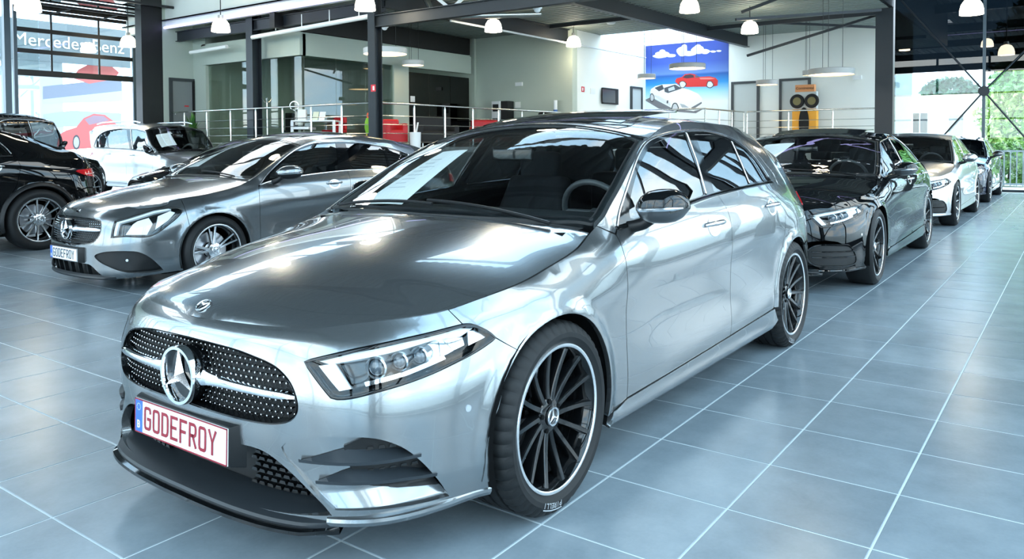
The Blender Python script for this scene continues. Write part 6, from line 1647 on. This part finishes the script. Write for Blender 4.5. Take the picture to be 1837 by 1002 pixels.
# silver van facing right
xV = [(.9,.88),(.36,.37),(-.28,-.20),(-.36,-.38),(-.5,-.52),(-1.1,-1.10),(-1.6,-1.75),(-2.369,-2.83),(-3.089,-3.57),(-3.27,-3.95),(-3.53,-4.12)]
zV = [(0,0),(.331,.335),(.70,.78),(.85,1.0),(1.0,1.16),(1.5,1.9)]
fVAN = shaper(xV, zV, 1.04, roof=[(-.3,1.16),(-1.1,1.80),(-1.4,1.88),(-1.8,1.90),(-3.1,1.88),(-3.4,1.80),(-3.53,1.5)], straight=.24, xtop=[(.9,.88),(-.28,-.20),(-.5,-.50),(-1.1,-.98),(-1.6,-1.75),(-2.2,-3.0),(-2.5,-3.62),(-3.09,-3.92),(-3.53,-4.12)])
van = reshape_car(hero, 'people_carrier', 'bright silver van with roof rails facing right before the railing', (-9.46,-16.25,0), math.pi/2, fVAN, paint('van silver paint', (.36,.37,.38), .8, .3), 3.2, .80, .335, wheel_kind('silver'))
for sy in (-1, 1):
    P = [(-1.35-.25*k, sy*.74, 1.93-.05*abs(2*k/9-1)**6) for k in range(10)]; MB().tube(P, .02, 8).build('roof_rail', M['satin'], van, smooth=True)
# boxy black off-roader beyond the coupe
xB = [(.9,.56),(.36,.40),(-.28,-.62),(-.36,-.66),(-.5,-.72),(-1.1,-.98),(-1.3,-1.3),(-2.37,-2.4),(-3.09,-3.2),(-3.27,-3.45),(-3.53,-3.6)]
gwag = reshape_car(hero, 'off_road_car', 'boxy black off-road car with upright windscreen behind the tall black coupe', (-5.75,-15.75,0), math.pi+.42, shaper(xB, [(0,0),(.331,.38),(.70,.85),(.85,1.08),(1.0,1.25),(1.5,2.0)], 1.03, roof=[(-.3,1.25),(-1.1,1.90),(-1.3,1.94),(-3.1,1.95),(-3.5,1.9)], straight=.36), BLK, 2.85, .80, .38, wheel_kind('silver'))
for w in WHEELS.values():
    for c in list(w.children): bpy.data.objects.remove(c)
    bpy.data.objects.remove(w)

def sheet_on(fn, car, quad, label, lines=6):
    o = sheet(car, hero_s[2], quad, label, -.03, lines)
    for q in [o]+list(o.children):
        n = len(q.data.vertices); co = np.empty(n*3); q.data.vertices.foreach_get('co', co); q.data.vertices.foreach_set('co', fn(co.reshape(-1, 3)).ravel()); q.data.update()

sheet_on(fCLS, cls, [(-1.0,-.42),(-.99,-.12),(-.62,-.22),(-.63,-.50)], 'white price sheet behind the windscreen of the black saloon')
sheet_on(fVAN, van, [(-.95,-.50),(-.94,-.18),(-.55,-.18),(-.56,-.56)], 'white price sheet behind the windscreen of the silver van')
# ================================================================== railings on the platform edge
RZ = PZ+1.07
def railing(pts, label, step=1.17, start=0.):
    e = empty('railing', (pts[0][0], pts[0][1], PZ), 0, label, 'railing', 'stainless railings on the platform edge')
    o = Vector((pts[0][0], pts[0][1], PZ)); post = None
    P = [Vector((x, y, PZ))-o for x, y in pts]
    MB().tube([tuple(p+Vector((0,0,1.07))) for p in P], .024, 10).build('handrail', W_['stainless'], e, smooth=True)
    for k in range(4):
        z = .14+.21*k; MB().tube([tuple(p+Vector((0,0,z))) for p in P], .009, 6).build('rail_bar', W_['stainless'], e, smooth=True)
    for a, b in zip(P, P[1:]):
        L = (b-a).length; n = max(1, round(L/step))
        for k in range(n+1):
            p = a.lerp(b, k/n)
            if post is None: c = MB().tube([(0,0,0),(0,0,.98),(0,0,1.06)], [.026,.026,.012], 10).build('post', W_['stainless'], e, smooth=True); post = c.data
            else: c = link(bpy.data.objects.new('post', post), e)
            c.location = p
    return e
railing([(-10.85,-21.3),(-10.85,-11.15)], 'long stainless railing left of the central column before the office')
railing([(-10.95,-11.05),(-19.05,-11.05)], 'stainless railing receding right from the central column')
railing([(-19.25,-10.8),(-19.25,-6.4),(-22.45,-6.4)], 'stainless railing with a corner before the mural')
railing([(-22.45,-6.3),(-22.45,-2.4)], 'stainless railing at the right before the two doors')
# ---- helpers to stand things on the platform
def on_plat(u, d, z=PZ):
    dv = Vector(cam_pt(u, 258, 1))-Vector(CAM_POS); p = Vector(CAM_POS)+dv*d; return (p.x, p.y, z)
def plane_pt(u, v, ax, val):
    d = Vector(cam_pt(u, v, 1))-Vector(CAM_POS); t = (val-CAM_POS[ax])/d[ax]; return Vector(CAM_POS)+d*t
ROT = yaw-math.pi/2        # local x to the right in the picture, local y away from the camera
# desk with things on it
dp = on_plat(566, 21.2)
desk = empty('desk', dp, ROT, 'white office desk behind the railing', 'desk')
MB().box(-.55,.62,-.4,.4,.70,.74).build('desk_top', W_['white'], desk, bevel=.006)
for x in (-.52,.59):
    for y in (-.37,.37): MB().box(x-.035,x+.035,y-.03,y+.03,0,.70).build('leg', W_['white'], desk)
MB().box(-.50,-.08,-.38,.38,.50,.56).build('side_shelf', W_['white'], desk)
def at_desk(x, y, z=.74): 
    c, s_ = math.cos(ROT), math.sin(ROT); return (dp[0]+x*c-y*s_, dp[1]+x*s_+y*c, PZ+z)
st = empty('star_display', at_desk(-.42,.1), ROT, 'chrome three-pointed star on a white stand on the desk', 'ornament')
MB().box(-.06,.16,-.08,.08,0,.30).build('stand', W_['white'], st, bevel=.01)
o = star_shape(MB(), .13, 0, .012, 40, .09, .1).build('star', M['chrome'], st, smooth=True, angle=20); o.rotation_euler = (0,0,math.pi); o.location = (-.15,-.05,.40)
MB().tube([(-.15,-.05,.27),(-.08,0,.22)], .012, 6).build('arm', M['chrome'], st)
for k, (x, col, nm) in enumerate(((-.02,(226,230,206),'cream folder standing on the desk beside the star'),(.16,(236,238,238),'white folder standing on the right of the cream one'))):
    f = MB().add([(-.07,-.06,0),(.08,-.06,0),(.10,.05,.24),(-.05,.05,.24),(-.07,.0,0),(.08,.0,0),(.10,.11,.24),(-.05,.11,.24)], [(0,1,2,3),(7,6,5,4),(0,4,5,1),(1,5,6,2),(2,6,7,3),(3,7,4,0)]).build('folder', pbr('folder %d' % k, col, .6), None)
    f.location = at_desk(x, .05); f.rotation_euler = (0,0,ROT); tag(f, nm, 'folder')
def chair(u, d, mat, label, z=PZ, rz=0., back=.85):
    e = empty('office_chair', on_plat(u, d, z), ROT+rz, label, 'chair')
    rbox('seat', -.25,.25,-.25,.25,.42,.50, mat, e, .03); rbox('backrest', -.23,.23,.20,.28,.50,back, mat, e, .03)
    MB().tube([(0,0,.1),(0,0,.42)], .03, 8).build('stem', W_['stainless'], e)
    for k in range(5):
        a = k*2*math.pi/5; MB().tube([(0,0,.12),(.27*math.cos(a),.27*math.sin(a),.05)], .018, 6).build('foot', W_['stainless'], e)
    for s_ in (-1, 1): MB().tube([(.25*s_,-.05,.46),(.29*s_,-.05,.66),(.29*s_,.18,.68)], .016, 6).build('armrest', W_['blackf'], e)
    return e
chair(600,21.9,W_['red'],'red office chair to the right of the white desk',rz=-.5); chair(526,22.3,W_['blackf'],'black office chair behind the white desk',rz=.2,back=1.0)
cs = empty('coat_stand', on_plat(480,21.1), ROT, 'slim white coat stand beside the dark column', 'coat stand')
MB().tube([(0,0,0),(0,0,1.3)], .02, 8).build('pole', W_['stainless'], cs, smooth=True); MB().lathe([(0,.02),(.2,.015),(.2,0),(0,0)], 20).build('base', W_['stainless'], cs)
for k in range(4):
    a = k*math.pi/2+.4; MB().tube([(0,0,1.22),(.07*math.cos(a),.07*math.sin(a),1.25),(.13*math.cos(a),.13*math.sin(a),1.34)], .012, 6).build('hook', W_['stainless'], cs, smooth=True)
def plant(u, d, label, h=.75):
    e = empty('potted_plant', on_plat(u, d), 0, label, 'plant'); r = np.random.RandomState(3)
    MB().lathe([(0,0),(.14,0),(.18,.32),(.16,.32),(.15,.26),(0,.26)], 20).build('pot', W_['white'], e, smooth=True, angle=40)
    V = []; Fc = []
    for k in range(60):
        a = r.uniform(0, 6.28); b = r.uniform(.15, 1.0); L = r.uniform(.2, .32)
        base = np.array((0,0,.28)); tip = base+np.array((math.cos(a)*L*b, math.sin(a)*L*b, h*r.uniform(.4,.9)-.2*b)); q = np.array((-math.sin(a), math.cos(a), 0))*.045; m = (base+tip)/2+np.array((0,0,.12))
        k0 = len(V); V += [base-q*.3, base+q*.3, m+q, tip, m-q]; Fc += [(k0, k0+1, k0+2, k0+4), (k0+4, k0+2, k0+3)]
    f = mk('leaves', V, Fc, leaf_mat('pot plant leaves', (50,110,40), (130,180,90)), e); f['kind'] = 'stuff'
plant(346,23.3,'bushy green pot plant behind the van near the grey door',1.0); 
# parrot figure by the column
pr = empty('parrot_figure', on_plat(661,18.9), ROT, 'green and orange toy parrot perched beside the central column', 'ornament')
MB().tube([(0,0,0),(0,0,.42)], .02, 6).build('perch', W_['blackf'], pr)
for nm, prof, m, c in (('body', [(0,.34),(.05,.36),(.085,.48),(.08,.62),(.05,.72),(0,.74)], pbr('parrot green', (120,170,30), .6), (0,0,0)), ('head', [(0,.70),(.05,.72),(.06,.78),(.045,.84),(0,.86)], pbr('parrot orange', (225,90,40), .6), (.02,0,0)), ('tail', [(0,.12),(.03,.14),(.04,.36),(0,.40)], pbr('parrot yellow', (200,190,40), .6), (-.03,.05,0))):
    MB().lathe(prof, 14, 'z', c).build(nm, m, pr, smooth=True)
for s_ in (-1, 1): MB().add([(.07*s_,-.02,.68),(.10*s_,.03,.5),(.06*s_,.08,.28),(.055*s_,0,.5)], [(0,1,2,3)]).build('wing', MATS['parrot green'], pr)
MB().add([(.02,-.05,.78),(.0,-.05,.80),(.04,-.05,.80),(.02,-.11,.75)], [(0,1,3),(0,3,2),(1,2,3)]).build('beak', W_['blackf'], pr)
def armchair(u, d, w, mat, label, rz=0., back=.75, name='armchair'):
    e = empty(name, on_plat(u, d), ROT+rz, label, 'armchair')
    rbox('seat', -w/2,w/2,-.35,.3,.12,.44, mat, e, .05); rbox('backrest', -w/2,w/2,.22,.42,.12,back, mat, e, .06)
    for s_ in (-1, 1): rbox('armrest', s_*w/2-.07,s_*w/2+.07,-.35,.35,.12,.60, mat, e, .04)
    for x in (-w/2+.06,w/2-.06):
        for y in (-.28,.34): MB().tube([(x,y,0),(x,y,.14)], .02, 6).build('leg', W_['stainless'], e)
armchair(706,19.6,.42,W_['red'],'red cube armchair just right of the central column',.4,.72); armchair(782,21.6,1.0,W_['blackf'],'wide black sofa beyond the white bin',.35,.86,'sofa')
armchair(880,23.2,.9,W_['red'],'red armchair below the coffee machine',.5,.80); armchair(1285,26.0,.5,W_['blackf'],'small black armchair in front of the mural',0.,.62)
bn = empty('waste_bin', on_plat(745,19.2), 0, 'round white bin with papers before the black sofa', 'bin')
MB().lathe([(0,0),(.13,0),(.14,.38),(.125,.38),(.12,.05),(0,.05)], 20).build('bin_body', W_['white'], bn, smooth=True, angle=40); MB().beam((.02,0,.2),(-.08,.02,.62),.06,.01).build('rolled_paper', W_['white'], bn)
# sideboard with coffee machine along the grey wall
sb = empty('sideboard', (-19.04,-12.9,PZ), 0, 'dark low sideboard along the grey wall', 'sideboard')
MB().box(-.20,.22,-1.8,1.75,.06,.86).build('cabinet', W_['frame'], sb, bevel=.008); MB().box(-.21,.24,-1.82,1.77,.86,.90).build('top', W_['blackf'], sb)
for k in range(5): MB().box(.22,.235,-1.76+k*.70,-1.09+k*.70,.1,.82).build('door', W_['frame'], sb)
cm = empty('coffee_machine', (-19.05,-13.45,PZ+.90), 0, 'black and white coffee machine on the sideboard', 'coffee machine')
MB().box(-.2,.16,-.34,.30,0,.62).build('casing', W_['blackf'], cm, bevel=.015); MB().box(.16,.20,-.34,.02,.0,.62).build('front_panel', W_['white'], cm, bevel=.01); MB().box(.20,.215,-.28,-.05,.28,.52).build('display', W_['black'], cm); MB().box(.18,.26,-.26,-.08,.02,.05).build('drip_tray', W_['blackf'], cm)
bk = MB().lathe([(0,0),(.20,0),(.24,.16),(.20,.2),(.0,.2)], 16).build('basket', W_['blackf'], None, smooth=True, loc=(-19.05,-11.75,PZ+.9)); tag(bk, 'dark round basket on the right end of the sideboard', 'basket')
bt = empty('paper_cup_tower', (-19.05,-11.36,PZ+.9), 0, 'tall white and blue cup tower beside the basket', 'dispenser')
MB().lathe([(0,0),(.07,0),(.07,.28),(0,.28)], 16).build('lower_sleeve', pbr('sleeve blue', (60,100,160), .5), bt, smooth=True, angle=40); MB().lathe([(0,.28),(.06,.28),(.06,.58),(0,.58)], 16).build('cups', W_['white'], bt, smooth=True, angle=40)
def wallbox(name, u0, v0, u1, v1, ax, val, th, mat, label, cat):
    a = plane_pt(u0, v0, ax, val); b = plane_pt(u1, v1, ax, val)
    if ax == 0: m = MB().box(val, val+th, min(a.y,b.y), max(a.y,b.y), min(a.z,b.z), max(a.z,b.z))
    else: m = MB().box(min(a.x,b.x), max(a.x,b.x), val, val+th, min(a.z,b.z), max(a.z,b.z))
    return tag(m.build(name, mat, None), label, cat)
tv = wallbox('television', 1079, 157, 1106, 188, 1, -10.885, .08, W_['black'], 'black wall television on the white wall', 'television')
a = plane_pt(1081,160,1,-10.795); b = plane_pt(1104,185,1,-10.795); MB().box(min(a.x,b.x), max(a.x,b.x), -10.80, -10.795, min(a.z,b.z), max(a.z,b.z)).build('screen', pbr('tv screen', (38,44,50), .2, emit=(.05,.06,.07), es=.5), tv)
RS = pbr('sign red', (205,40,52), .5)
def sign(name, u0, v0, u1, v1, ax, val, label):
    o = wallbox(name, u0, v0, u1, v1, ax, val, .012, RS, label, 'sign')
    cu, cv = (u0+u1)/2, (v0+v1)/2; a = plane_pt(cu-(u1-u0)*.18, cv-(v1-v0)*.3, ax, val+.014); b = plane_pt(cu+(u1-u0)*.18, cv+(v1-v0)*.3, ax, val+.014)
    (MB().box(val+.012, val+.015, min(a.y,b.y), max(a.y,b.y), min(a.z,b.z), max(a.z,b.z)) if ax == 0 else MB().box(min(a.x,b.x), max(a.x,b.x), val+.012, val+.015, min(a.z,b.z), max(a.z,b.z))).build('pictogram', W_['white'], o)
sign('fire_sign', 666, 152, 674, 164, 0, -10.49, 'small red and white fire sign on the central column'); sign('fire_sign', 1043, 155, 1048, 165, 1, -10.9, 'small red and white sign on the white wall edge')
wallbox('wall_panel', 1059, 158, 1067, 169, 1, -10.9, .02, W_['white'], 'small white wall panel left of the television', 'panel'); wallbox('notice', 736, 172, 744, 183, 1, -14.70, .01, W_['white'], 'small white notice on the dark office glass', 'notice')
wallbox('emergency_light', 926, 148, 938, 154, 0, -19.3, .06, W_['white'], 'small white emergency light on the grey wall', 'light'); wallbox('emergency_light', 1530, 136, 1546, 142, 0, -24.6, .06, W_['white'], 'small white emergency light left of the far dark column', 'light')
wallbox('wall_switch', 362, 175, 366, 180, 1, -19.75, .015, W_['white'], 'tiny white switch right of the grey door', 'switch'); wallbox('wall_notice', 924, 183, 934, 193, 0, -19.3, .01, W_['wall_white'], 'small pale notice on the grey wall right of the coffee machine', 'notice')
# yellow tyre display
ts = empty('tyre_display', (-23.9,-4.9,PZ), 0, 'orange tyre display stand with black tyre shape before the right door', 'display')
MB().box(-.15,.12,-.38,.38,0,1.16).build('plinth', pbr('display orange', (235,165,50), .6), ts, bevel=.01); MB().box(-.15,.05,-.36,.36,1.16,1.72).build('picture_board', pbr('display grey', (196,200,198), .6), ts)
MB().box(-.12,.07,-.30,.30,1.72,1.95).build('header', pbr('display peach', (222,150,96), .6), ts)
text('header_letters', 'Continental', .12, (.075,-.28,1.80), (math.pi/2,0,math.pi/2), pbr('display brown', (90,60,40), .6), ts, ext=.002)
for s_ in (-1, 1):
    MB().lathe([(.13,-.03),(.21,-.04),(.23,0),(.21,.04),(.13,.03)], 24, 'x', (.10,s_*.23,1.42), close=True).build('tyre_picture', M['rubber'], ts, smooth=True); MB().lathe([(0,.02),(.13,.02),(.13,-.02)], 20, 'x', (.10,s_*.23,1.42)).build('wheel_picture', pbr('display olive', (120,112,70), .6), ts, smooth=True)
V = [(.16,.155*math.cos(a),.72+.5*math.sin(a)*(1 if math.sin(a) > 0 else 1.05)) for a in np.linspace(0, 6.1, 24)]
MB().prism([(v[1], v[2]) for v in V], 'x', .12, .16).build('tyre_tread', M['rubber'], ts)
# ---- mural: printed picture on the far wall
MX = -24.585
a = plane_pt(1153,82,0,MX); b = plane_pt(1307,72,0,MX)
mu = struct(MB().box(-24.6, MX, a.y, b.y, PZ, CZ-.03).build('wall_picture', None)); mu['kind'] = 'thing'; tag(mu, 'large wall picture of blue sky, sea and two sports cars', 'mural')
mm = pbr('mural print', (200,220,235), .6); nt = mm.node_tree; tc = nt.nodes.new('ShaderNodeNewGeometry'); sx = nt.nodes.new('ShaderNodeSeparateXYZ'); mr = nt.nodes.new('ShaderNodeMapRange'); mr.inputs['From Min'].default_value = PZ; mr.inputs['From Max'].default_value = CZ
rp = nt.nodes.new('ShaderNodeValToRGB'); els = rp.color_ramp.elements; els[0].position = 0; els[0].color = srgb(238,240,238); els[1].position = 1; els[1].color = srgb(34,58,140)
for p, c in ((.42,(232,238,238)),(.52,(150,205,232)),(.60,(40,140,205)),(.68,(24,84,160)),(.70,(90,125,190)),(.80,(50,80,165))): e = els.new(p); e.color = srgb(*c)
nt.links.new(tc.outputs['Position'], sx.inputs[0]); nt.links.new(sx.outputs['Z'], mr.inputs['Value']); nt.links.new(mr.outputs['Result'], rp.inputs['Fac']); nt.links.new(rp.outputs['Color'], nt.nodes['Principled BSDF'].inputs['Base Color'])
mu.data.materials.append(mm)
k7 = 4.834; px7 = lambda L: [(1120+x/k7, 50+y/k7) for x, y in L]
def mpoly(name, pts, col, o):
    V = [tuple(plane_pt(u, v, 0, MX+o)) for u, v in px7(pts)]
    return mk(name, V, [tuple(range(len(V)))], pbr('mural %d %d %d' % col, col, .6), mu)
def blob(cx, cy, rx, ry, n=16): return [(cx+rx*math.cos(t)*(1+.12*math.sin(3*t+cx)), cy+ry*math.sin(t)) for t in np.linspace(0, 2*math.pi, n, endpoint=False)]
for kc, (cx, cy, rx, ry) in enumerate(((330,230,60,28),(300,245,50,18),(330,205,24,18),(400,240,50,14),(500,205,45,42),(520,170,26,28),(560,222,60,22),(640,190,58,36),(640,165,30,22),(700,205,40,22),(770,205,26,9),(820,200,22,8))): mpoly('cloud_print', blob(cx, cy, rx, ry), (226,228,236), .002+kc*.0005)
mpoly('shadow_print', [(175,625),(230,600),(420,700),(600,720),(690,700),(620,740),(480,730),(300,700)], (120,118,120), .002)
mpoly('red_car_print', [(440,465),(452,438),(500,425),(525,402),(570,395),(612,402),(650,424),(740,420),(790,432),(812,455),(808,500),(770,508),(540,512),(470,492)], (205,40,38), .003)
mpoly('red_car_glass', [(505,430),(530,408),(575,402),(600,410),(605,430),(540,438)], (60,40,48), .004); mpoly('red_car_screen', [(610,405),(660,425),(630,432),(615,428)], (90,80,90), .004)
mpoly('red_car_light', [(650,432),(740,430),(790,440),(740,446),(660,446)], (235,120,110), .004)
for cx in (505,742):
    mpoly('car_wheel_print', blob(cx, 490, 32, 32), (50,46,48), .005); mpoly('car_rim_print', blob(cx, 490, 25, 26), (206,206,206), .006)
mpoly('white_car_print', [(222,560),(232,530),(270,505),(330,490),(400,488),(450,485),(500,520),(560,535),(640,570),(675,610),(678,660),(650,700),(600,722),(480,700),(400,690),(330,640),(260,610)], (236,236,230), .004)
mpoly('white_car_cockpit', [(262,520),(330,492),(345,530),(300,550)], (70,72,78), .005); mpoly('white_car_screen', [(345,520),(440,490),(500,525),(380,565),(350,555)], (74,78,84), .006); mpoly('white_car_glint', [(380,525),(430,505),(440,535),(385,550)], (190,196,200), .007)
mpoly('white_car_side', [(230,575),(330,640),(400,680),(400,650),(300,590)], (212,212,208), .005); mpoly('white_car_grille', [(580,690),(670,640),(672,655),(590,710)], (110,112,116), .006); mpoly('white_car_lamp', [(480,655),(520,665),(560,690),(500,690)], (170,172,174), .006); mpoly('white_car_vent', [(368,630),(382,628),(380,655),(366,652)], (80,80,84), .006)
for cx, cy, rx, ry in ((240,605,20,38),(440,690,32,42)):
    mpoly('car_wheel_print', blob(cx, cy, rx, ry), (60,58,60), .008); mpoly('car_rim_print', blob(cx, cy, rx*.72, ry*.78), (196,196,196), .009)
